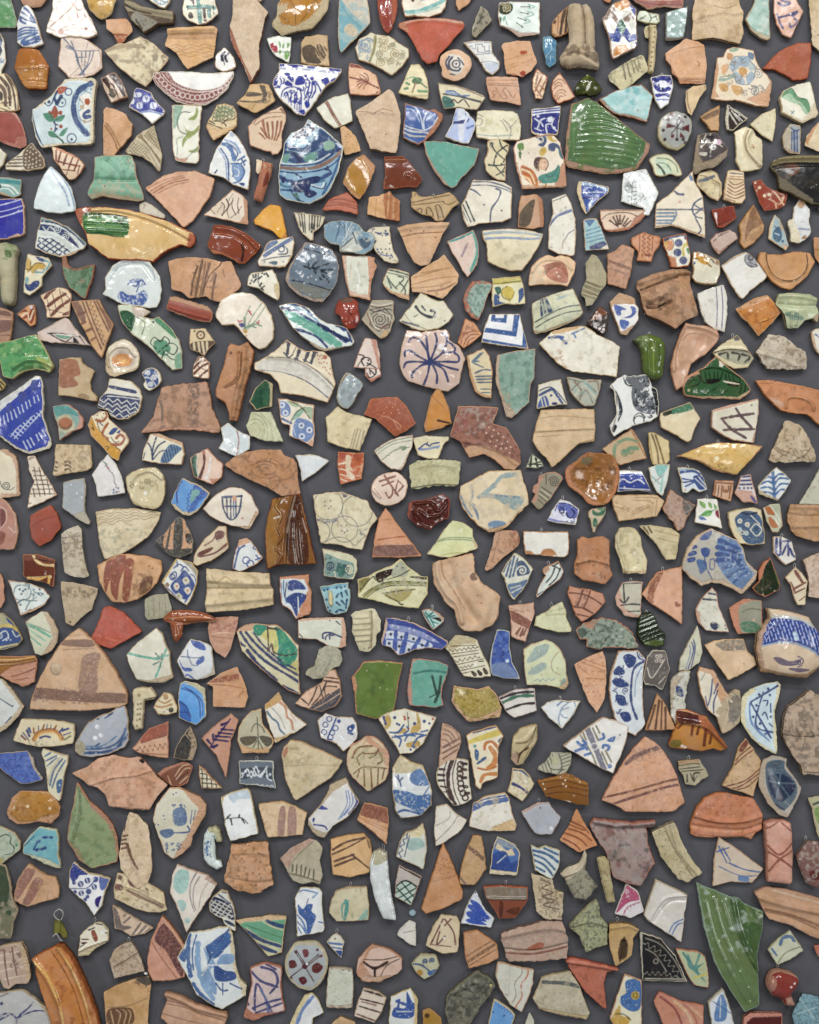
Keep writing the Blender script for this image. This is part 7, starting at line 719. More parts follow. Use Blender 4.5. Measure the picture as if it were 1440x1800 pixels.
build_tile(270, 576, '''
P|little glossy sherd with dark red-brown slanted bars under the ringed dot sherd|dcc6ac b08c70 t8 g10|78 50 10 0 11 12-1 28-16-1-13-3 1-21|L 5c2018 4 72 61 8-7 8-3;L 5c2018 4 71 71 11-11 12-4;L 5c2018 4 71 81 14-13 13-6;L 5c2018 4 82 86 16-14;L 5c2018 1.5 78 68 20 10
H|heavy terracotta moulding with a grooved rib running down its right side|b07c54 a06c48 t16 d5 z3 m1|136 27 14 5 15-8 10 16-3 22-12 43-8 35-6 24-14-2 0-12-7-18-17-12 0-12 10-26 8-27 4-20|R 7 10 160 38-2 37-10 37-8 43;R -4 6 150 45 0 35-8 15-17 11;L 6c4830 2.5 155 42-3 38-7 15-20 11;M 8f6444 .5 8 150 38 22 7-12 67-15 48;D 5c3c2c 6 136 44;M c8966c .58 6
W|wide salmon brown slab with a speckled dark vertical band in the left centre|b0866c a87c60 t12 n1.6|14 105 36-6 44-4 6 25 2 20 16 35-3 10-40-5-50 0-47 5 22-30 8-30|M 5f544c .38 4 62 96 18 0-2 29 0 40-16 1-1-41;L 6f6258 4 10 120 5 20 0 22;M 8c6c58 .5 9;M c39c80 .62 5;X bd907a -22 184 47-8 50-1 40 6 1 5-41-6-50 0
P|curved cream rim sherd with gothic navy letters and red speckles|d3c8ac c4a684 t12 g7 q1.2|234 20 16 12 15 8 17 0 18 2 10 10 5 28 5 20-14 32-31-10-25-4-26-3-6-20-13-13-27-8 0-12 22-12 20-15|L 5a5c64 2 202 52 36 2 32 11 30 23 18 17;L 3c4c78 2 185 75 40 3 45 17 39 30;L 9a8060 1.5 262 61 33 19 20 20;F d8d4c8 198 55 52 4 40 21 26 28-7 14-39-30-45-14-43-6;l 2a3048 6 238 24-3 22;l 2a3048 2.5 227 28 7-4 6 2;l 2a3048 3 229 44 9 9 6-5;l 2a3048 1.6 244 48 6-14;l 2a3048 6 257 37-5 16;l 2a3048 2.5 248 53 2 5 4-2;l 2a3048 6 272 43-6 15;l 2a3048 6 283 43-6 18;l 2a3048 2.5 266 40 7 4;l 2a3048 2.5 280 42 8 2;l 2a3048 2.5 263 56 15 8;D b0684c 3 288 48 4 2-2 5 6-1 4 6 5 2-10 0 7 8 8 2-12-3 10 11-4-5-13-14 20 21-16-34-7-6;F b0684c 298 48 7 1-1 6-6-1;R 3 8 200 52 40 3 35 15 41 38
G|dark green glazed triangular chip beside the terracotta moulding|1f4a34 b5a27c t9 g10|196 91 13 8-1 39-28 7-12-15 10-22|F c0b488 200 92 10 7-2 37-4 2 1-30;X b5a27c 168 130 7 5 5 11-1-6;M 2f6848 .5 6;L 14301f 1.6 188 105 2 30
K|round ended grey-lilac china shard left of the dark orange-red sherd|9caaae b0a58c t9 g10 d6|~338 79 22 11 8 12-10 16-13 22-13 0-10-15 3-20|L c8d4d4 3 355 98-10 12;M 8c98a0 .5 7;X 8c7864 335 80 6 2-11 16-2 2
P|cream sherd painted with blue grape bunches and green leaves|d8d0be c49c80 t10 g8|218 124 14 1 23 6 27 5-1 24 3 25-4 24-18-9-23-10 1-18-15-4-3-20|F 6c88b8 220 132 12-2 9 12-3 13-13-1;F 6c88b8 250 162 15-2 15 10 1 20-16 12-20-12;O dfe4ea 2.5 4 260 172 14 8-13 11;O dfe4ea 2.5 4 226 136 6 14;D 2c4478 3 260 172 14 8-13 11;L 3c5c9c 4 226 160 16 8;F a9bc98 235 128 20 3-3 9-12-5;F a3b898 265 140 16 2-1 20-10-10;F 8fb5a0 260 142 5 3-10 13-11 4 6-14;L 4a5a40 2 240 129 20 11 15 20;L 4a5a40 2 242 164 10-16 13-8;L c8d0e0 1.5 245 175 5 15;X c49c80 270 202 10-7 0 14
C|pale sage sherd with rings of tiny impressed dots|c0c2a0 b0b090 t8 g3 m1|172 148 18 0 16-1 9 21 13 33-33-2-25-9-7-18|Q a3a584 1.3 1 5 175 160 15 5 5 13-5 14;Q a3a584 1.3 1 5 190 152 15 18 5 28;R 1.2 3 170 170 10-5 8 10-6 13;R 1.2 3 168 162 17-2 10 15-4 20;R 1.2 3 200 150 12 25 10 23;D e0e0c8 1.8 175 172 4 3-3 5-4-2 12-16 6 6 4 7 18-5 6 12-18-27;L a3a584 1.4 175 150 15 8 10 17 0 23
K|concave sided white china piece with a single thin red line|c9d3d6 cfc8b8 t8 g10|131 167 9 8 15 10 15 5-1 24-19 10-5 2-15-6-16-7 8-15-4-22|L a8685c 1.8 146 180 4 18-4 27;L e8eeee 2 120 212 15 8
C|large red-brown sherd with wood ring scratches, like a bird wing|b0805a a8745a t11 d3|124 240 16-12 20-9 25-5 39 0 6 11 14 4 8 9 2 27 4 27-33 4-25-16-25-10-35-18|L 8a6448 1.6 175 242 15-7 18 3 10 10-13 10-17-2;L 8a6448 1.6 180 246 12-6 13 2 5 6;L 8a6448 1.5 170 248 10 12 20 5 20-5;L 94694c 1.5 175 238 20-8 23 5 12 15;L 94694c 1.5 188 250 10-4 6 4;M 8c6a50 .52 6;M c89870 .6 8;L 94694c 1.5 212 270 26-5 12-13;R 1.5 4 172 240 23-8 25 8
P|pinkish sherd with dark green and brown curved stripes on its left|d8bca8 bd8a6c t9 g9|75 221 20-9 13 16 14 12-2 22-16 14-19-7-14-7-5-17-2-17|F 4a7464 66 230 9-8 3 38-7 1;L 2a4a3c 3 70 225-1 20 6 17;L cfd0bc 3 78 222-2 23 5 20;L 5c3430 5 88 218 1 22-8 25;L e8e0dc 5 100 230-2 20-6 15;X b87c60 98 266 22-1-16 12;L c0806c 4 85 216 5 6
K|small white triangular china chip left of the marbled orange square|d0d6d8 c9bfa8 t8 g10|249 224 26-1 15 2 19 9-24 21-24 16-3-21|L b8a890 2 250 225 8 25 3 20;L e6eaea 2 252 225 48 6
P|bright sky blue fish sherd with darker blue drawing and pale break|5090cc c4b494 t9 g8|51 264 17 8 14 6 17 13-11 17-10 14-16 8-12-2-12-10-8-9 8-21|X c4b494 30 309 8 1 12 12 15 3 13-7 0 5-16 7-12-2-12-10;F 3468b8 72 275 10 3 16 13-16 14-10 15-10 2 6-22;F 78aca8 68 285 14 3-10 14-7 6;L 1f3c8c 2.5 48 269-7 21 1 18;Z 1f3c8c 2 2 8 75 278-13 17-2 27;O 1f3c8c 1.8 3 86 290;L 1f3c8c 2.5 50 272-2-4;V 24489c 1.6 7 8 75 295 17 0-20 27-7-2
P|off white oval sherd painted with a blue heraldic shield|d9cfbe c4a488 t11 g8 d4|110 292 25-12 20 2 17 12 13 31-17 29-28-5-22-7-18-10-14-14|L 3c5070 4 121 298 34-2;L 3c5070 3 121 298 3 22 12 18 14-13 5-29;L 3c5070 2.5 129 299 1 31;L 3c5070 2.5 136 299 0 37;L 3c5070 2.5 145 298 0 33;L 3c5070 2.5 125 314 29 0;L 5070a0 2 141 299 0 33;F cf9c7c 139 296 6 0 1 8-6 0;X bda080 170 345 15-20-6-3-13 27-26 0 28 5;D c08c74 4 156 335
G|tall brown glazed panel with a raised wavy cord and a deep fold|7c4c14 6a3418 t14 g10 d4 z4 q1.3|208 301 32-6 18-4 11 49 9 40 8 35-28 2-33-1-27 9-3-65 5-30|F 4a2008 245 298 10-6 10 43 5 25 1 52-31 3-8-55;F 9c6a20 205 305 10-3 3 58-3 55-15 3-2-63;R 5 5 222 300-7 15 10 15-7 20 7 18-10 17 10 15-7 15;R 7 6 244 298-8 40-5 77;L b0947c 2.5 248 298-8 34-4 28;L b88a3c 2 222 302-6 13 8 15-6 20;L e0d8cc 3 224 308 2-4;L e0d8cc 3 212 335 10-3;R -4 12 252 312-2 48 5 52;L b8a090 2 262 335 7 25
''')

build_tile(540, 576, '''
P|tiny brown edged chip with black looped letter touching the pinkish looped china|d8c8bc b07860 t8 g9|100 68 12-4 13 2 5 12-1 8-17 10-11-14|X b07860 101 82 11 14 17-10 1-4-18 8-7-10;L 2c2426 2.5 104 71 6-6 10 7 0 10-10 6-5-8;L 2c2426 2 110 72 1 10;L 2c2426 2 112 75 6 7
P|narrow upright sherd like a shield with blue reeds above grey stripes|cfbf98 b98c64 t9 g8|281 49 29-13 11 14 5 25-2 49-14-2-15-10-10-30|L c0986c 4 282 50 6 30 12 32 22 10;L 5a7488 3 290 60 15-15;L 5a7488 3 295 58 14-14;L 5a7488 2.5 290 60 12-1;L 5a7488 2.5 292 62 18 8;L 4c6480 3 295 80 15-6 14 1;L 4c6480 3 296 86 29-1;L 4c6480 3 298 91 27-1;L 4c6480 3 299 96 26 0;L 4c6480 2 305 108 19 0;L 4c6480 2 306 114 18 0
G|dark orange-red burnished sherd with pale scratches in the upper middle|8f3f1a b06c48 t9 g6 d3|111 125 24-3 24-1 16 17 16 31-16 13-20 9-15-13-20-18-20-8|M b4643c .55 3;L c88860 1.6 130 155 20 7 12 18;L c88860 1.5 140 155 20 13 5 7;D d89c78 2 145 132 5 8 5-5-15 5 20 5-12 5-13 0 27 0;X b06c48 111 125-11 27 3-1 11-25
G|mustard orange bottle neck shaped sherd with one black stroke|bb7a1c b08050 t9 g8|225 110 7-5 9 15 9 22 4 26-16 8-29 7-4-11 7-27 6-23|L 2c1c14 4 230 163 21 5;X b08050 225 110-20 62 4 11 41-11 1-2-41 9 2-29 8-25;L a4661a 1.6 220 120 20 20
C|plain cream sherd with faint vertical grey strokes at its right corner|cdbf98 b9a880 t9 m1|54 138 18 12 23 5 19 6-9 24-13 31-22-4-16-4-18-8-1-20-3-22|L a89c84 2.5 89 178-9 33;L a89c84 2.5 94 180-8 32;L a89c84 2.5 100 182-8 33;L a89c84 2 84 180-8 30;M bcae84 .58 5
W|long maroon and cream mottled rim shard with pale dots, like a fin|8c5c4c b58464 t12 m0 g5 q1.3|266 138 34 0 37 2-7 20-5 8 25 8 15 22 10 20 0 22-11 10-18-2-16-16-20-10-24 7-8-11-8-18-19-9 9-31|M a8988c .5 6 265 140 70 0-13 30-47 18;M 6c4034 .5 5;F c49870 285 208 30 1 27 13 33 18-13 10-16-2-16-16-20-10-25 7-9-11;D dcc0a0 3 310 170 10 5 8 5 8 6 9 6 7 8 6 10-43-25 10 6 9 7 8 6 8 8 6 8-34-20 10 8 9 4;R 3 6 275 200 37 8 33 14 20 18;M 9c4848 .55 5 255 150 27 0-12 45-18-5
P|fan shaped white sherd with green leaves and a ribbed rim near the centre|d3cdbb c0a48c t9 g8|186 188-1 20-10 24-9 19-18-2-18-14-13-19 23-16 25-9|L 7f8c78 2 120 218 30-18 35-8;L 9aa890 2 125 221 25-16 34-7;L 8a9880 2 132 232 23-17 25-5;F 6c8c74 165 210 7-2 3 4-7 4;V 8c9c84 1.5 14 9 135 215 40-15-3 12-32 16;X c8a890 148 249 18 2 9-19-3 0-8 16
P|small upright cream cup rim with blue scribbled flowers|d5cca6 c4b088 t9 g9|186 194 19-4 27 1 18 0-1 7-9 7-8 21-2 5-18-1-18-6|L e2dcc0 4 189 195 23-2 33 1;L 2c4488 2.5 196 214 12-10 7 4 5-4 12-2;L 2c4488 2.5 196 212 9 3;L 2c4488 2.5 222 210 8 1;L 7f94bc 3.5 198 215 20-3 14-4;L 2c4488 2 212 201-2 5
C|sandy green saddle shaped block with an uneven face under the small cup rim|b9b58c a8a47c t11 n2|178 242 17-8 30-3 46 4-6 43-40 0-25 4-16 2-2-14|M cac8a4 .5 4;M 9c9870 .6 3;L 6c6850 3 184 282 41-6 40 1;R 2 8 195 245 30-5 35 5
W|small marbled orange and white square sherd|b0552c b8744c t8 g8|54 218 21 1 25 1-1 20-3 26-37 10-5-26|F d8c4a4 68 225 10 3-3 22 10 12-13 3-4-20;L e6d4b4 3 56 240 14-2 8 12;L e6d4b4 2.5 56 248 14 4 15 16;L e6d4b4 2 58 258 14 4 10 7;L e6d4b4 2 56 265 14 5;M dcb890 .55 4;F a8482c 56 220 12 1-2 11-8-2;F a8482c 82 222 16 0-6 13-10-5
P|irregular cream roundel with brown scribbled letters in a cross like pattern|d8c2b0 c8a488 t11 g8 d3|~125 261 20-7 15 1 15 15 1 15-8 17-20 10-18-1-14-13-3-20|L 8c5c4c 4 128 270 27-9;L 8c5c4c 3.5 136 260 8 12 16 23;L 8c5c4c 3 132 278 20-8;L 8c5c4c 3 138 290 6 9 6-7 0-10;L 8c5c4c 2.5 160 268-5 24 15-14;L 8c5c4c 2.5 162 271 6 7-6 8;R 3 6 116 285 12 13;L b08870 1.5 118 282 12 16
G|dark oxblood moulded boss with deep glossy ripples|4a140a 8c4838 t14 g10 d4|180 306 20-2 38-12 12 8 2 12-4 23-16 6-17 15-20-6-17-15-2-7|R 5 5 190 310 20-2 10 2 10 12 15-17;R 4 5 182 322 8 20 22 10;R 4 5 198 322 14 10 20-2;R 5 5 214 322 2 0;R -3 5 185 325 15 17;X 8c4838 176 328 4-22 5 0-4 26;D e8c8bc 3 212 312 0 20-17 13 23 5;R 3 4 225 335 15-13
''')

build_tile(810, 576, '''
G|tall grey-green mottled sherd tapering downward below the Greek style blue tile|7b9c8c b39c84 t10 g8 d3|65 48 35-8 32-4-2 26-1 26-7 12-1 30-16 15-15 14-9-3-9-31-10-30 0-30|M a9bcae .6 7;M 5f8476 .55 9;X b8a088 65 48 4 2-3 25 4 35 8 20 17 18-5 11-9-2-10-32-9-30 0-30;M b09c80 .45 5 70 112 15 8 5 30-10 5
P|small china like corner sherd with navy angled lines and blue stripes|d3cfbd c4b494 t8 g9|136 100 22-6 19-4 3 20 8 25-18 1-15 2-21 5 1-23|L 2c4c84 4.5 138 119 17-9 7-2;L 2c4c84 4 162 108 18 27;L 24386c 2 136 112 24-7 25 27;F 3c5c9c 140 125 10-5 5 19-19 3;L d3cfbd 2 141 122 4 18;L d3cfbd 2 146 121 5 18;D 24386c 5 159 119;F 24386c 160 132 8-1 2 5-8 0
P|carved grey-turquoise and brown chevron sherd with rounded bottom|a3a594 a8947c t9 g6|187 86 11 2 17 3 33 0-3 19-10 28-17 0-13-10-13-16|L 6c6c5c 2 195 110 20-15 30 25;L c8ccb8 2 200 120 18-18 20 23;L 6c6c5c 2 208 128 12-18 12 22;L 8a6c54 3 200 95 12 15-4 12;L 8ab0a8 3 215 92 20 23 9-5;L 6c6c5c 2 190 90 20 5;L 8a6c54 2.5 225 95 15 0 2 13;M 8ab0a8 .58 4
C|large plain beige sherd with a soft ridge across and a pointed bottom|c4a983 b39468 t11 m1 d3|141 144 34-1 61-1 1 28-1 30-28 4-13 11-20 20-15 11-10-16-15-15-9-17 6-26|R 2 7 132 181 43-2 61-4;L a88c64 2 132 184 43-3 61-2;L ac9068 1.5 135 192 27-2 18-2;L ac9068 1.5 138 160 37-5 60 5;D 6c5840 2 152 208;D 6c5840 1.5 150 150 58-2;L a07c54 2 208 203 28-7
D|waisted white dish piece printed with black scrolls, flowers and chain borders|dadcd8 cfc8b8 t10 g10 q1.25|264 100 11-10 13-7 7 3 33-4 4 10 4 10 8 6 5 27-1 20-13 9-27 7-20 9-18 12-4-7-4-13 13-20-3-20-3-22-8-5|F 3c4048 272 110 8 15 5 20-5 15-4 5 2-25-6-18;V d0d2d2 1.4 9 7 271 110 14 35-10 20;O 2c3038 1.8 9 299 94 15 70;F 6a7078 291 86 17 0-3 13-10 0;L 2c3038 1.8 286 88 4 11 9 3 10-3 2-11;L 2c3038 1.8 304 165 2-10 9-5 7 5 0 10;F 6c727a 309 88 19-3 4 15-7 8 13 17 4 25-20 0-17-10-5-28;V 23262c 1.7 34 8 308 86 22 0 12 34 0 35-20 5-20-25;V e0e2e2 1.4 20 7 309 90 21 0 12 40-2 25-18 0-18-25;F 202328 335 106 9 2 5 27-1 17-4 0-3-22;V 23262c 1.6 6 6 325 155 20-5-10 12;F 23262c 266 175 6-5 3 5-6 10;L 8c8478 2.5 265 102 9 23-2 35-7 25
P|square set on its corner with a smeared green ring on tan|bda27c a87c58 t9 g8|249 212 21-14 31-21 9 13 10 18 8 22-23 5-25 7-15-10|X a87c58 301 177 27 53-3-1-26-47;L 7c9c78 6 270 230 2-22 18-12 20 4;L 6c9070 7 288 222 10-10 12 0;D 6c9070 14 288 220 10-4;D b0a078 3 284 220;M bca07c .55 4 270 195 42 5-4 20-30 12
B|round deep amber bowl base seen from inside with a rough brick edge|8c5818 a86c48 t16 g10 d-3 z3 q1.3|~186 246 16-11 18-15 15 0 30 4 10 14 3 24-6 26-14 20-16 4-17-3-13-14-22-17-6-18|R -9 60 232 265;X b0744c 184 246 21-12 15-14 2 2-22 20-9 10 4 20 20 18 15 14 20 5-10 3-16-3-14-14-21-17-6-18;X b0744c 265 224 10 14 3 24-6 26-14 20-6-2 16-21 4-23-1-22;M b88050 .55 4;F 7c6a4c 215 228 17 2-7 12-13-4;M 6a3c10 .55 8 195 242 75-2-8 55-50-7;L b07c34 2 225 275 10-13 15 3 2 13;D f0d8a8 3 242 278-1 14 9-27 10 30-25 0 11-24
C|tiny black, green and white striped triangular chip between the fin shard and the beige sherd|c9ccb4 8c907c t6 g9 m0|126 221 14 11 6 11-11 4-21-1 6-14|L 2a3424 4 125 222-3 23;L 2a3424 4 132 230 3 14;L 3c5430 3 140 236-15 4;L 2a3424 2 118 240 26 1
P|wide cream sherd painted with faded blue-grey leaves below the maroon fin shard|d0bf9c bc9870 t12 g5 m0 d3|0 279 25-14 25-13 32-2 24 0 5 20 7 20 2 21-20 17-15 20-13 7-22 5-18-11-17-17-13-17-4-20|L 8fa5a8 8 98 258-26 4-14 16-26 20;F 8fa5a4 30 299 15-8 30 3 35 4-5 17-10 6-20-11-17-10;L 7088a0 3 32 298 28-3 48 4;L 7c94a4 3 19 276 2 19-6 15;L 6c88a0 4 0 295 8 20 12 17;L 6c88a0 4 20 310 8 15 3 11;L 6c88a0 3 15 315 5-5 5 2;F 6c8cac 48 345 12-6 18 3-3 10-20 6;M cbbca0 .5 9;X b8946c 32 349 18 6 32-10 18-20 20-15 0 2-20 16-28 28-22 4
P|rough grey striped sherd with a spiral at its top right and brick edges|8c8670 b0846c t10 g5|136 261 14-6 15-2 10 5 5 7-8 13-12 20-21 22-7-4-8-10 8-14-6-4 2-10 8-6|X b0846c 135 261 13 1-8 10-5 23-3 13-8-2 8-14-6-4 2-11 8-5;S 4c4838 1.8 10 2.5 164 271;L 4c4838 2 142 280 18 12;L 4c4838 2 139 288 16 11;L 4c4838 2 138 295 12 10;L 4c4838 2 136 302 10 9;L c4bea4 1.6 141 284 17 12;L c4bea4 1.6 138 291 13 11;L 4c4838 2 150 258 0 17;Y 142 260
P|hanging cobalt and white printed sherd with black square scrolls|d5d8e8 c9c0ac t8 g10|175 301 17 5 16 13-2 13-4 15-27-3-23-5 8-17|F 5c6cb8 172 309 18 1 15 10-3 15-17-5 0-8-13 0;L 23285c 2.5 174 320 1 5 6 0-1-7-5-2;L 23285c 2.5 186 325 2 7 7 2 5-9-5-6;L 23285c 1.8 172 308 18 2 16 10;L 23285c 1.6 154 335 21 5 27 5;L 3c4898 2 170 310-4 12;V 23285c 1.4 8 6 160 325 40 5 0 15-42-5;F 8c98d0 155 335 20 5 0 3-22-5;Y 180 301
P|upper hanging piece of cobalt and white rim just below a ring of wire|dfe3ea c8bca4 t9 g10 c5/0|278 250 40 1 7 14 11 24-26-3-34 3 3-24|F 25409c 279 258 43 2 13 28-25-3-32 1;L dfe3ea 2.5 279 271 6-5 7 4 6 2 10-4 7 0 7 6;L dfe3ea 2 278 282 54 3;D 1c2c70 4 288 270 12-1 10 1;D dfe3ea 3 288 280;Y 298 250
C|wide beige slab impressed with beads and ridges under the cobalt hanging rim|c9ad86 b09068 t11 m1|264 295 36-1 45 0 13 11-13 27-33 4-34 5-7-21|L a88860 1.6 305 299 25-1 18 2;L a88860 1.6 302 304 26 0 10 5;R 1.5 3 302 328 28-14;O a08058 1.4 2.4 304 324 6-4 6-2 6-2 7-2-34 6;R 1.5 4 272 312 16 6;R 1.5 4 340 298-5 17 3 17;L a88860 1.5 345 298-3 34;V a88860 1.5 7 7 270 305 30 5-10 20
P|small hooked sherd of green leaves on cream under the amber bowl base|b8a88c a08868 t8 g9|224 322 6-4 26-4-1 11-7 15-9 10-3 10-4 0-3-18-5-10|F 2c6c4c 232 320 8 5 8-3 7-6-3 12-12 3-8-3;F 2c6c4c 234 335 6 3 0 12-8-2;F 4f9070 240 318 10-2-2 6
''')

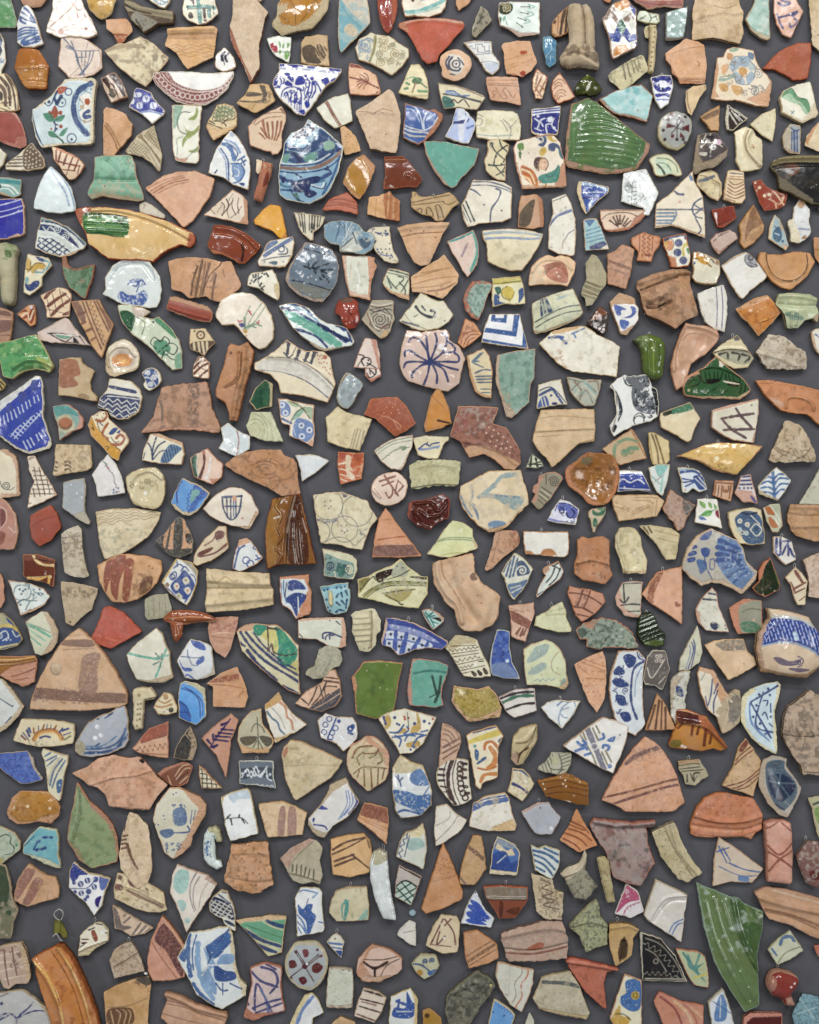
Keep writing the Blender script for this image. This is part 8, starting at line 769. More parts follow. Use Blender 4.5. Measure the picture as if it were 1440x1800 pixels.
build_tile(1080, 576, '''
G|glossy bottle green dish fragment with black looped combing and a salmon break at its left|27542c b88868 t12 g10 d3 q1.3|180 49 10 13 22 16 18 14 12 17-7 9-15 8-30-2-35 0-31-5-6-27 4-4 23-12 15-8|X b88868 118 92 7-6 21-10 4 4-22 12-6 13 3 13-5-3;X b5a27c 124 118 31 3 35-1 28 2 23-14 1 2-22 17-30-3-35 1;X d8d0c0 184 55 8 10-2 4-6-1;L 10280f 3 150 75 25-4 25 7 20 10;L 10280f 2.5 150 78 5 17 15 3 15-6 5-14;L 10280f 2 159 78 2 14;L 10280f 2 166 78 3 17;L 10280f 2 175 78 1 16;L 10280f 2 181 78 1 12;F 160f0c 160 92 15-2 11 1-6 5-15 2;L 10280f 2.5 125 100 10-12 13-3 1 13-14 6;L 10280f 2 130 100 8-8 6 0;L 10280f 2.5 195 82 5 18 18 2 4-10;F 160f0c 198 95 20 0 0 6-16 0;L 10280f 2 200 82 4 12;L 10280f 2 208 85 2 10;L e8dcc0 2.5 192 94 8 2 19 3;L 10280f 2.5 225 98-3 17;L 10280f 2.5 231 100-1 12;L 143a18 1.8 155 108 5 10;L 143a18 1.8 170 112 10-6 5 4;L 143a18 1.8 188 118 12-9;D c8b888 5 131 110
B|large shallow terracotta bowl fragment with raised oval foot ring at right edge|b87848 b07850 t12 g5 m1 d3|249 92 26 0 37 6 33 7 30 7 0 68-15-10-20-18-25-1-23-5-14-14-16-17|X c08458 249 92 51 3 45 9 30 7 0 7-30-7-45-10-42-1;R 4 6 301 140 0-12 11-6 23 3 13 10 2 10;R -2 5 255 99 45 3 45 9 30 9;L d09c70 2 301 132 9-10 22 2 17 14;M c8a890 .45 6 272 125 23 7-5 13-12-10;M a86838 .58 12
P|cream sherd with dark green brush band and a dark smear on its upper edge|d3c5a0 b89c74 t9 g8|82 150 18-8 34-11 6 11 11 18-11 20-5 18-6 4-19-12-28-15-2-13|F 3c7c5c 90 148 44-16 6 10-20 7-20 3;F 1e2a24 86 149 14-4 0 6-12 5;L e0d8bc 2 84 160 26-5 30-10
P|grey-white sherd with a bold purple-brown rune like double cross|cdc8b4 c09c84 t11 g8|172 145 28-9 25-5 29-7 1 26-5 30-5 23-15-2-20-3-25-12-14-11|X c09c84 172 144 28-8 54-12 1 2-40 12-40 10;X bc9880 254 140 1 20-10 43-3-3 8-28;L 5a4044 5 188 160 27-5 30-4;L 5a4044 5 214 142 11 16 16 17;L 5a4044 5 190 162 15 16 26 16;L 5a4044 5 192 180 26-1 28-1;D 8c7c70 4 242 136
D|long shallow yellow glazed rim wedge, hanging from a wire on the right|d0ac64 b08458 t10 g10 d5|110 226 20-8 30-12 25-4 40 1 37 5-12 14-15 16-19 21-16-3-25-6-25-15-20-6|X b88c5c 110 226 22 2 20 7 23 11 25 8 16 4 2 1-18-2-25-7-25-14-20-6;L e0c484 2 140 218 35-8 50 0;M c09850 .6 9;D f4ecc8 8 180 230;L e8d08c 2 155 220 40-5;D e8d8a0 4 222 242;M 8c7038 .48 4 165 239 20 1 20 8-25 0;Y 185 202
W|small cream sherd with two brown stripes beside the green ring square|c9b684 b39c68 t8 m1|60 185 10-1 26 15 2 36-6 5-24 2-6-22|L 7c6440 3.5 66 188 9 27 3 26;L 7c6440 3.5 72 188 10 30 6 22;L a8905c 2 62 195 6 45
P|white and pale turquoise splashed pointed sherd under the two brown striped sherd|cdd5d0 c0b498 t8 g9|60 246 15-5 23-1-4 30-9 26-10-6-10-20|F 8cc4bc 72 242 22-1-8 17-8 4;L 9ccac4 4 85 262-3 26;L b09ca0 2.5 72 270 16-12;L 8ab4ac 2.5 65 260 15 15
P|sherd with a navy ray fan and band above a notched lower edge, hanging, right|c8d2d8 c4b48c t8 g9|111 246 14-1 23 5 10 15 6 20-14 4-12-7-10 9-8-1-2-20|L 2c4c8c 5 112 255 26-3 12 6;L 8fb0cc 3 112 250 28-2;F 2c4c8c 140 260 15 2 7 18-12 5-10-15;L 2c4c8c 3 118 265 22 4;L 2c4c8c 3 120 272 19-2;L 2c4c8c 3 125 279 15-7;L d8dfe2 1.8 142 265 18 17;L d8dfe2 1.8 148 262 13 16;D c8a050 4 125 285;Y 130 246
W|small brown and cream square chip framed by stripes, right side|c29c7c a87050 t7|177 268 33 1-2 21-3 16-15-4-17-7|L 8c5838 2.5 176 272 32 2;L 8c5838 3 179 276-3 18;L 8c5838 2.5 184 278-2 17;L 8c5838 2.5 189 278-1 20;L 8c5838 2.5 192 280 0 8 8 0 1-9;D 9c6444 6 196 286;L 8c5838 2.5 205 278-3 22;L d8b898 1.5 181 276-1 19
P|small sherd with purple and white stripes above a dotted salmon foot|c9c2c0 bc9078 t8 g8|222 260 18-2 6 24 6 27-26-3-15-15 7-16|X c09884 211 291 9-6 22 3 9 20-25-1;L 3c3c6c 3 222 262 19-1;L 3c3c6c 3 221 269 21-1;L 3c3c6c 3 219 276 26-1;D 3c3c6c 4 220 282 8 0 7 0 6 0;L 4c4c8c 4 240 296 8 10
P|blue fern leaf on a hexagonal white sherd, right|cfd6d4 b8a888 t9 g9|285 245 13 10 13 13-11 22-12 14-18-6-14-6-4-14 16-18|L 3c68a0 5 278 252 2 23 2 25;L 3c68a0 3.5 279 268 9-10 10 0;L 3c68a0 3.5 280 278 10-13 16 1;L 3c68a0 3.5 281 288 11-13 14 0;L 3c68a0 3.5 282 295 10-10 8 0;L 3c68a0 3.5 279 265-9-3-5 3;L 3c68a0 3.5 280 275-10-5-12 5;L 3c68a0 3.5 280 285-10-5-12 2;L 3c68a0 3.5 282 294-12-5-10 1;X b8a888 252 282 18 12 18 7 0 4-18-7-14-5
C|stone coloured lumpy sherd with vine relief on its lower half, right side|b8a488 ac9878 t13 n2 d4|300 164 12-1 16 9 10 13 10 23 8 17-2 10-29 1-45 0-7-5 5-16 10-20|R 3 4 285 208 10 10-7 12;R 3 4 295 215 15 5-2 12;R 3 4 318 212 7 13-10 7;R 3 4 328 215 14 0 8 15;R 3 4 332 225 6-5 7 12;L 8c7658 2 282 212 18 13 10-13 15 18 20-18;M 8c7c60 .57 5;M c8b89c .6 7
W|rough rosy kite shaped sherd with a dark grey right wing|a88c78 a0785c t10 n1.8|99 284 21 16 24 12-14 18-8 22-12 6-5-13-21-26 8-19|F 6a6460 122 301 22 11-14 18-8-8;M c09c8c .5 4 90 295 30 7 0 48-15 0;M 8c6c5c .56 4;L 9c948c 1.6 125 305 10 13-10 7
K|white china sherd with green leaves, a blue bud and a dark red flower|dfdfd6 c9bca0 t8 g9|146 301 16-1 19 1 4 21 5 31-20-5-29-6 3-22|F 7cae5c 150 304 10 6-1 8-8-6;F 7cae5c 165 306 6 4 1 8-6-4;F 7cae5c 175 309 6 7-5 2;F 6cb45c 152 330 10-9 10 1-4 9;L 4c7c44 1.6 148 332 17-7 15-6;F 5878b8 148 334 7-2 7 6-10 0;F 8c2c4c 178 322 7 0 1 13-7-4;Y 164 300
P|cream rimmed sherd with a dark blue quatrefoil lattice and small diamond, lower right|cfc5a0 b09c78 t9 g9 q1.2|200 324 20-5 25-3 13 4 6 40 1 20-20 2-25-2-10-15-8-23|F 3c5c80 218 328 12-6 18 3 12 15 4 30-9 10-23-2-14-23-6-17;D b8c8c8 9 221 340 13 6-14 9 12 6;L dcdccc 2 239 355 10-10 10 10-9 11-11-11;O 203c60 1.8 2.5 250 354;O dcdccc 1.6 3 221 340 13 6-9 14;D b8804c 3 221 340 13 6;L 1c2c44 3 225 325 13 3 12-3;D 1c2c44 3 232 328 8 7 6-3;L dcdccc 1.6 240 330 15 15
P|small upright sherd with orange-brown flames outlined in white on pale green|a9b098 b39c7c t8 g8|261 316 14-5 16-2 3 19 2 20-8 12-10 0-9-18|F b4682c 265 316 9-1 8 13-7 4-7-7;F b4682c 272 332 10 8 6 10-10 2-6-10;L dcd6c0 2.5 264 318 5 12 11 2 10 18;L dcd6c0 2 275 314 10 14 7 14
C|brown ridged clay piece at the right edge below the plain grey wedge|b08860 a47c54 t11|308 311 32 0 35 1 0 63-25 0-32-10-8-10-6-17|R 3 9 306 315 69 1;R -3 7 305 328 35 4 35-2;R 3 7 310 350 65-2;M 906c48 .58 6
K|plain pale grey wedge with slanted left edge at the right border|b8b8a4 a09c88 t8 g7|375 245-13 0-12 23-12 20-13 22 50 2|M a4a490 .6 8
''')

build_tile(0, 864, '''
W|large cream triangular sherd with combed wave lines along its top edge|cdc0a0 b8a07c t11 m1 d3|167 35 28-5 43 0 44 6-3 14-17 28-22 17-25 15-31 10-8-25-4-30|Q 9c8260 1.3 3 30 170 38 55-4 50 6;Q 9c8260 1.3 3 30 170 42 55-3 47 5;Q 9c8260 1.3 3 30 171 48 49-4 48 4;Q 9c8260 1.3 3 30 172 52 43-3 25 2;Q 9c8260 1.3 3 30 175 58 33-4 22 2;M a8a890 .55 7 175 70 75 0-35 40-30 8;M bcac88 .6 8
C|pale grey curved handle like strip with smoky bands, right of the red five sided sherd|bdb29c a89c84 t10 d3 c5/80|106 75 14-10 16-6 6 9 3 32 5 30 5 18-7 3-18-1-18-8-3-32|M 8c7c70 .5 4 108 85 37-10 3 33-38 0;L 94867a 3 109 82 31-4;L 94867a 2.5 109 92 35-4;M a09078 .6 6
G|glossy dark brown sherd with cream and yellow corner streaks, left side|5c2410 a06c50 t9 g10|40 110 28 0 29 10-1 22-2 26-14-8-32-6-7-6|F 7c4430 41 110 24 0 31 10 0 9-21-1-15-6-18-2;L e8cc94 4.5 59 112 5 10 14 7 17 1;L d8a850 4 50 152 20 2 15-5 1 11;L d8b878 2 49 151 31-1;D e8cc94 6 88 150;L 3a140a 2 62 118 33 7
W|broad salmon bowl side with three rust red fingers and a dark bruise|c89c70 b88860 t12 g4 d7|170 130 18-10 20-10 17 0 37 4 20 8 2 18-9 22-13 13-20 15-24 6-23-1-10-15-10-20|F 94503c 188 122 12-7 0 20-8 25-7 18-3-28;F 94503c 205 112 15-1 1 19-10 30-6 31-10-16 1-33;F 94503c 222 120 13 0 0 20-9 50-11-2 3-38;F 6c4838 252 152 16-2-3 20-17 12-4-7;M 8c6448 .5 5 235 145 35 5-8 30-24 5;D a87450 4 262 131 6 4;M b88c60 .6 9;L 8c6448 2 240 168 20-18;D e8c8a8 3 230 134
P|kite shaped sherd with navy diamonds, red dots and curly brackets beside the salmon finger sherd|cfd2cc c4a878 t10 g9 q1.2|310 118 8 2 20 5 10 15-2 22-8 23-9 16-14-9-20-17-11-15 11-20|F c8a84c 309 118 3 1-14 23-10 18-4-2 11-18;F a8a090 320 121 18 5 10 14-2 10-11-15;F 28488c 315 148 10-10 17 22-1 10-13 20-20-10-8-15;F d0ccb8 321 155 7-5 6 8-8 6;F d0ccb8 305 165 6-5 5 8-6 6;F d0ccb8 324 172 7-4 5 7-6 6;F d0ccb8 308 184 6-6 7 7-5 6;D b4583c 4 311 166 19 8;D 8a7c44 4 327 156-13 28;L 28488c 2.5 298 148 10-7 2 9-8 5-4-5;O 28488c 2 3 304 149;L 28488c 2.5 305 135 10-7 7 4;L 28488c 2.5 318 140 7-8 7 8;L 28488c 2 335 145 7 5 3 10;L 28488c 2.5 290 168 10 7 15 17;L 28488c 2.5 325 195 10-15;D 8c6850 8 294 164;L 28488c 2 311 122 1 10
P|pointed oval sherd with light green-blue vine scrolls, left edge|cdd5d0 bc9c80 t9 g8|14 156 6 0 30 5 25 9 13 14-10 16-20 10-23 8-7-26|L 5c8088 1.8 26 172 6-7 16 1 7 9-5 13-15 3-10-6 1-13;L 3c6474 2 30 198 10-8 10 2 15 0;L 5c8088 1.8 45 208 7-13 13-10;D 3c6474 4 35 172 6 3-3 5 7-8 25 0 5 8-7 0-32 19-4-4;V 5c8088 1.5 12 8 55 168 27 12-12 15-18-10;L 4c7480 1.8 45 162 7 2-2 8;X bc9c80 35 218 3-4 20-8 20-8 10-13 0-1-10 16-20 10;D a05c3c 3 52 208
C|drab triangular grey-tan sherd with gritty band on top, in the left third|b3a084 a8906c t10|107 158 23 2 25 6 17 4-2 10-10 28-15 12-16 16-14-6-1-18-6-32|M 7c6c54 .45 4 108 170 57 2-5 13-50-3;M a08c6c .55 6;M c8b898 .62 6;D 4c4030 4 124 229
P|round pale sherd with slanted green stripes and a raised clay side|c3c4ac b8a084 t12 g7 d3|44 229 14-9 14-9 10 1 10 13 9 20-1 20-10 15-18 9-11-4-7-23-4-20|X b8a084 75 211 17 14 10 20-2 21-10 14-18 9 10-14 10-17-4-20;L 6cb094 4.5 45 234 20 7 23 14;L 9cc4ac 3.5 48 240 17 12 15 10;L 6cb094 2.5 54 255 18 15;L 7c9c84 2 45 230 25 9 18 9
R|bright orange red burnished sherd shaped like an axe blade|b0503c a85038 t9 g3 m1|182 203 13-1 23 10 32 34-25 14-30 17-20-7-16-12 11-20|L c87058 2 172 252 23 8 20 5;D d8b8a8 4 226 222;M a84838 .6 10
C|very large beige triangular vessel wall with a button boss and purple-brown bands|c3a07c b08868 t13 m1 d6 z3 q1.6|136 241 9 5 15 14 20 22 20 30 18 33 6 15-2 15-14 5-58 6-100-2 4-19 14-35 17-30 20-32 15-16|F 8c6c5c 108 262 52-1 6 10-16 3-45-4;F 8c6c5c 65 345 80 7 75 4 2 16-72-2-92-8;F a08070 148 288 27-3-3 27-2 40-30-2 2-38;M c3a07c .55 3 140 285 38 0-3 65-35 0;M 7c5c50 .5 4 60 345 160 13 0 14-162-4;L b08c6c 1.6 120 254 32-2;L a88468 2 110 278 55-2;D d3b890 3 116 282
+button_boss:clay||b8a080 b08868 t6 z12 i3/8|~99 301 10 4 1 10-5 7-10 0-6-8 1-9
C|small grey-green block with fine ribs beside the blue diamond kite|a09c84 948c74 t9|255 189 17-8 23-1 5 18 2 12-14 12-28 4-6-8|L 8c8870 1.5 260 192 2 28;L 8c8870 1.5 270 188 1 34;L 8c8870 1.5 280 185 1 35;L 8c8870 1.5 290 185 2 30;M b0ac94 .55 3
H|glossy orange-brown tripod foot hanging from a thick rim|8c4414 9c5c38 t14 g10 i7/14|288 220 12-10 20-2 25 2 25 8 10 7-2 6-18-1-25 2-14 4-2 19-7 10-6-1-5-14-3-18-12-4|R 3 7 308 238 1 20;L c88450 2 295 224 35-4 40 2;R -3 6 295 226 30 5 45-3;X b07c54 322 232 28-3 30-3-2 5-18-1-25 3;D f0d8b8 3 304 225 21 1-15 26
P|off white lumpy sherd with a turquoise painted star and cross lines|cfccba b8a488 t12 g8 d5|274 240 11 10 6 18 7 14 2 23 4 23-16 8-26 0-22-4-10-20-9-24 17-20|L 5fae98 5 222 284 28 6 28 4;L 5fae98 4 295 272-7 16-8 24-6 13;L 7fc0ac 4 280 290 18-2;L 5f8478 2.5 274 284 11 14;L 5f8478 2.5 270 304 12-6;L 5f8478 2.5 285 285-3 23;D dcc8b0 4 283 297;D e8e8dc 5 248 270-3 48;X b8a488 240 331 22 1 40-10 2 7-16 8-26 0-22-4
P|navy and yellow scroll fragment at the left edge above the striped amber sherd|26447c a8986c t10 g8|-10 215 15-1 10 8 10 10 10 16 5 12-8 10-22 8-20 2|F b0ac84 -5 215 13 3 7 12 15 10-35-5;L d0b44c 4 -5 239 20-4 15 9;L c8d4d8 2 0 250 10-5 5 10-10 7;L c8d4d8 2 22 245 6 10 7-3;D c8d4d8 3 15 258 4 3-7 0;L cfc07c 3 -5 275 20-4 15-3;S c8d4d8 1.5 6 1.5 0 255
W|striped glossy amber sherd at the left edge with a salmon lower half|8c5c20 b07c5c t10 g9 m0|-10 288 35 2 37-2 4 10-5 37-21 9-20-9-30-17|X b8866c 0 322 25-17 39-7-3 38-21 8-20-8-20-11;R 2 4 -10 298 35 0 40-7;R 2 4 -10 305 35-1 40-8;L d8a850 2 -5 294 35 1 32-5;L c08838 2 -5 309 30-3;L 8c5840 2.5 20 325 20-5 24-10;L 8c5840 2 25 332 25-4
P|tiny clay sliver at the left edge above the vine scroll oval|b8876c a87c60 t7 m2|-10 142 11 2 5 11 2 35-7 15-11 3
''')

build_tile(270, 864, '''
W|sparkly dark grey and orange sherd with bold black bars, like an arrowhead|c4946c 7c7468 t9 m0 g4|44 45 10 3 17 40-3 20-23 9-20-7-10-10-12-13 17-15 8-12 10-12|F 44443f 38 50 11-2 3 20-3 32-14 0;F 44443f 5 88 14-13 1 25 48 0-2 9-21 7-30-11;F 44443f 28 64 3-3-6 39-4 0;F 3a3430 56 75 10 0 2 15-9 0;M 7c7c78 .55 3
W|curved plum and cream streaked sherd above the blue diamond kite|d0bfa0 b89c74 t10 g6 c5/-50|115 61 13 0 1 21 3 17-12 11-20 12-25 9-6-5 3-16 16-25|F 7c5450 108 75 7-7 10 4-3 10-10 6;F 6c3c34 78 108 17-8 10-2-5 7-20 10;L 7c4840 4 82 115 26-7 21-16;L 7c5450 3 90 95 15-10 5-13;L e0d4bc 2 78 118 27-6 25-14;L e0d4bc 2 95 98 13-10 20-6
P|white triangular sherd with blue chain rings and feather ticks|cdd3d2 c8a080 t9 g9|150 85 14-4 11 11 17 24-7 9-25 13-10 2-11-4 3-24|X c8a080 149 86 15-5 6 9-12 4-13 4;L 2c4c8c 4 160 95-10 7-5 18-4 18;L 2c4c8c 2.5 150 100-2-5;O 2c4c8c 2.4 6 163 121 7 6;L 2c4c8c 2.5 179 94-4 5 5 3;L 2c4c8c 2.5 190 122-10-10;L 2c4c8c 2.5 179 120 11-4;L 2c4c8c 2 182 112 2 10
R|thick cream rim bar with a horizontal groove and faint scratches|c9b690 b8a07c t15 m1 z3|92 135 48 5 64 4 1 21 5 7 1 28-56 9-63 4-2-13 3-25|R 5 11 94 155 56 5 54 2;R -4 8 92 172 58 0 58 0;R 5 12 92 198 58-6 59-6;L a08860 1.5 102 148 10 12 13-10 15 8;M b09c74 .6 7
P|salmon edged sherd with a dark blue tulip and rows of rays|c9d2d4 c08868 t10 g9|222 150 23-2 20-1 9-2-2 17 6 13-2 40-11 3-15 7-10-17-14-8-4-25|X c08868 222 150 52-5-2 17 6 13-2 40-11 3-15 7 10-25 12-28-7-17-25-2-16 2;F 284488 236 160 12-5 12 5 8 12-16 0-14 3;F 284488 231 190 17-12 17 2 3 8-13 20-4 12-9-20;Z dfe4e6 1.8 2 9 240 176 28-1;L dfe4e6 2 254 185 1 27;L 4c78a0 2.5 229 156 0 19 5 20;L 4c78a0 1.6 225 160 0 30;L 1c2c5c 2 234 160-3 25
B|tiny pale blue cup fragment with a cream handle stub and dark blue leaves|8cb8c0 b0b8a4 t12 g9 d5 q1.2|292 168 28-6 22-2 0 10 4 2-1 23-5 17-22 5-13-7-6-20|F 5c9cb0 294 168 48-8 0 6-47 8;D 28486c 4.5 300 174 6-2 16-3 8 0 6-2-37 25 5-2-2 9 4 5 4 6;L 28486c 3.5 322 185 3-5;L 28486c 3.5 330 178 2 7;L 28486c 3.5 338 175 3 7;L 28486c 3.5 322 195 6 5;L 28486c 3.5 331 192 5 6;L 28486c 3.5 340 190-2 15;L 28486c 3.5 328 208 7 2;L 28486c 3.5 321 212 4-4
+cup_handle:glaze||cbbf90 b8ac84 t5 z12 i4/5|~308 175 4-1 3 8 1 16-4 4-4-7
C|faded pink and tan sherd with crumbled band at its top right of the tripod foot|b88c74 b08068 t9|100 222 25-2 24 0-1 12-4 13-8 30-10 18-18-12-8-16-5-23|M a86c60 .45 4 99 222 50-1-7 27-42-3;L d8b494 2 105 250 20-2 17 2;L d8b494 1.6 108 268 24 2;L a87c60 1.6 102 255 36 3
P|small white hexagonal sherd with blue cloud edges and a winding line|cfd3d4 bcb09c t10 g9 d4|65 259 23 6 14 7 3 28 3 22-30 10-23-4-7-16-7-14 9-16|F 4460ac 66 261 19 5 7 12-10 0-12-7;F 4460ac 46 295 6 13 13 2 3 5-13 1-7-10;F 4c68b0 88 289 1 9-11 7-3-5 6-8;L 6c7898 2 60 278 2 12 16 2 10-2;L 6c7898 2 48 290 14 2 6 12 10 2;L 4460ac 3 55 326 5-4 12 9;X c0b49c 78 332 30-10-2-22-6 20
P|large curved rim fragment with navy stripes and green and yellow panels, in the left centre|cdc8a4 c09878 t11 g9 d5 z3 q1.25|144 246 16-11 15-3 25 2 18 1 20 17 17 20 0 48 3 39-23-10-27-21-33-28-20-20|X c09878 144 246 16-11 18-3-6 12-20 4;F 2c8c70 179 234 21 1-2 13-16 6-7-12;F 2c8c74 212 240 13 2 15 18 12 15 0 17-12 16-20-8-2-25;F cfc878 190 252 22-12 8 35-8 10-4-15;F c8c080 238 310 16-15 0 25;L 2c3c6c 5 152 248 20 27 28 25 40 25 15 10;L 2c3c6c 5 162 248 20 22 33 28 37 24;L 2c3c6c 3.5 175 248 20 24 30 26 25 14;L 2c3c6c 5 145 252 5 13 10 7;L 24346c 7 165 280 20 25 30 27;L 24346c 5 228 342 30 16;L 4a3438 3 200 236 2 29 0 15 6-12 4 14 18 6 20-3;L 4a3438 4 202 240 16 2;M 5cac7c .55 5 215 242 35 33-12 25-18-5
C|thumb shaped gritty grey stone like piece right of the rim with green and yellow panels|a8a690 a09c88 t12 n2|290 279 15-8 15-2 10 13 1 16-6 10-10 4-15 16-18 2-15-8 5-10 10-7|M 807c6c .5 3;M c8c6b0 .6 3;R 4 10 310 275-2 20-13 27
P|wide off white sherd with a navy curl at lower right and a salmon right edge|cdd0c0 c8a48c t10 g9|254 225 26-3 54-1 4 19 0 32-10 4-20-4-20-12-34-2|X c8a088 330 222 4-1 4 19 0 33-12 3 5-24;X c8a88c 254 225 26-3 54-1-4 3-50 2-22 3;L 1c3470 3 298 258 0-8 12-2 20 8;L 1c3470 2.5 302 260 2-6 8-4;L 1c3470 2.5 310 259 0-5 8-2;L 24282c 2 256 250 6 6;L 24282c 2 321 228 7 6;D 24282c 2.5 310 227
C|round shouldered salmon sherd beneath the hexagonal cloud sherd, red speckled|c4946c b88464 t9|92 338 26-19 29-11 13 27 6 25-6 20-55-2-1-36|F 9c5c44 110 328 35-8 5 5-5 7-45 4;M c4946c .5 2.5 110 322 38-2 0 15-48 0;L a8704c 2 94 339 36 2 28 5;L a06c4c 2 150 360 8-9
''')

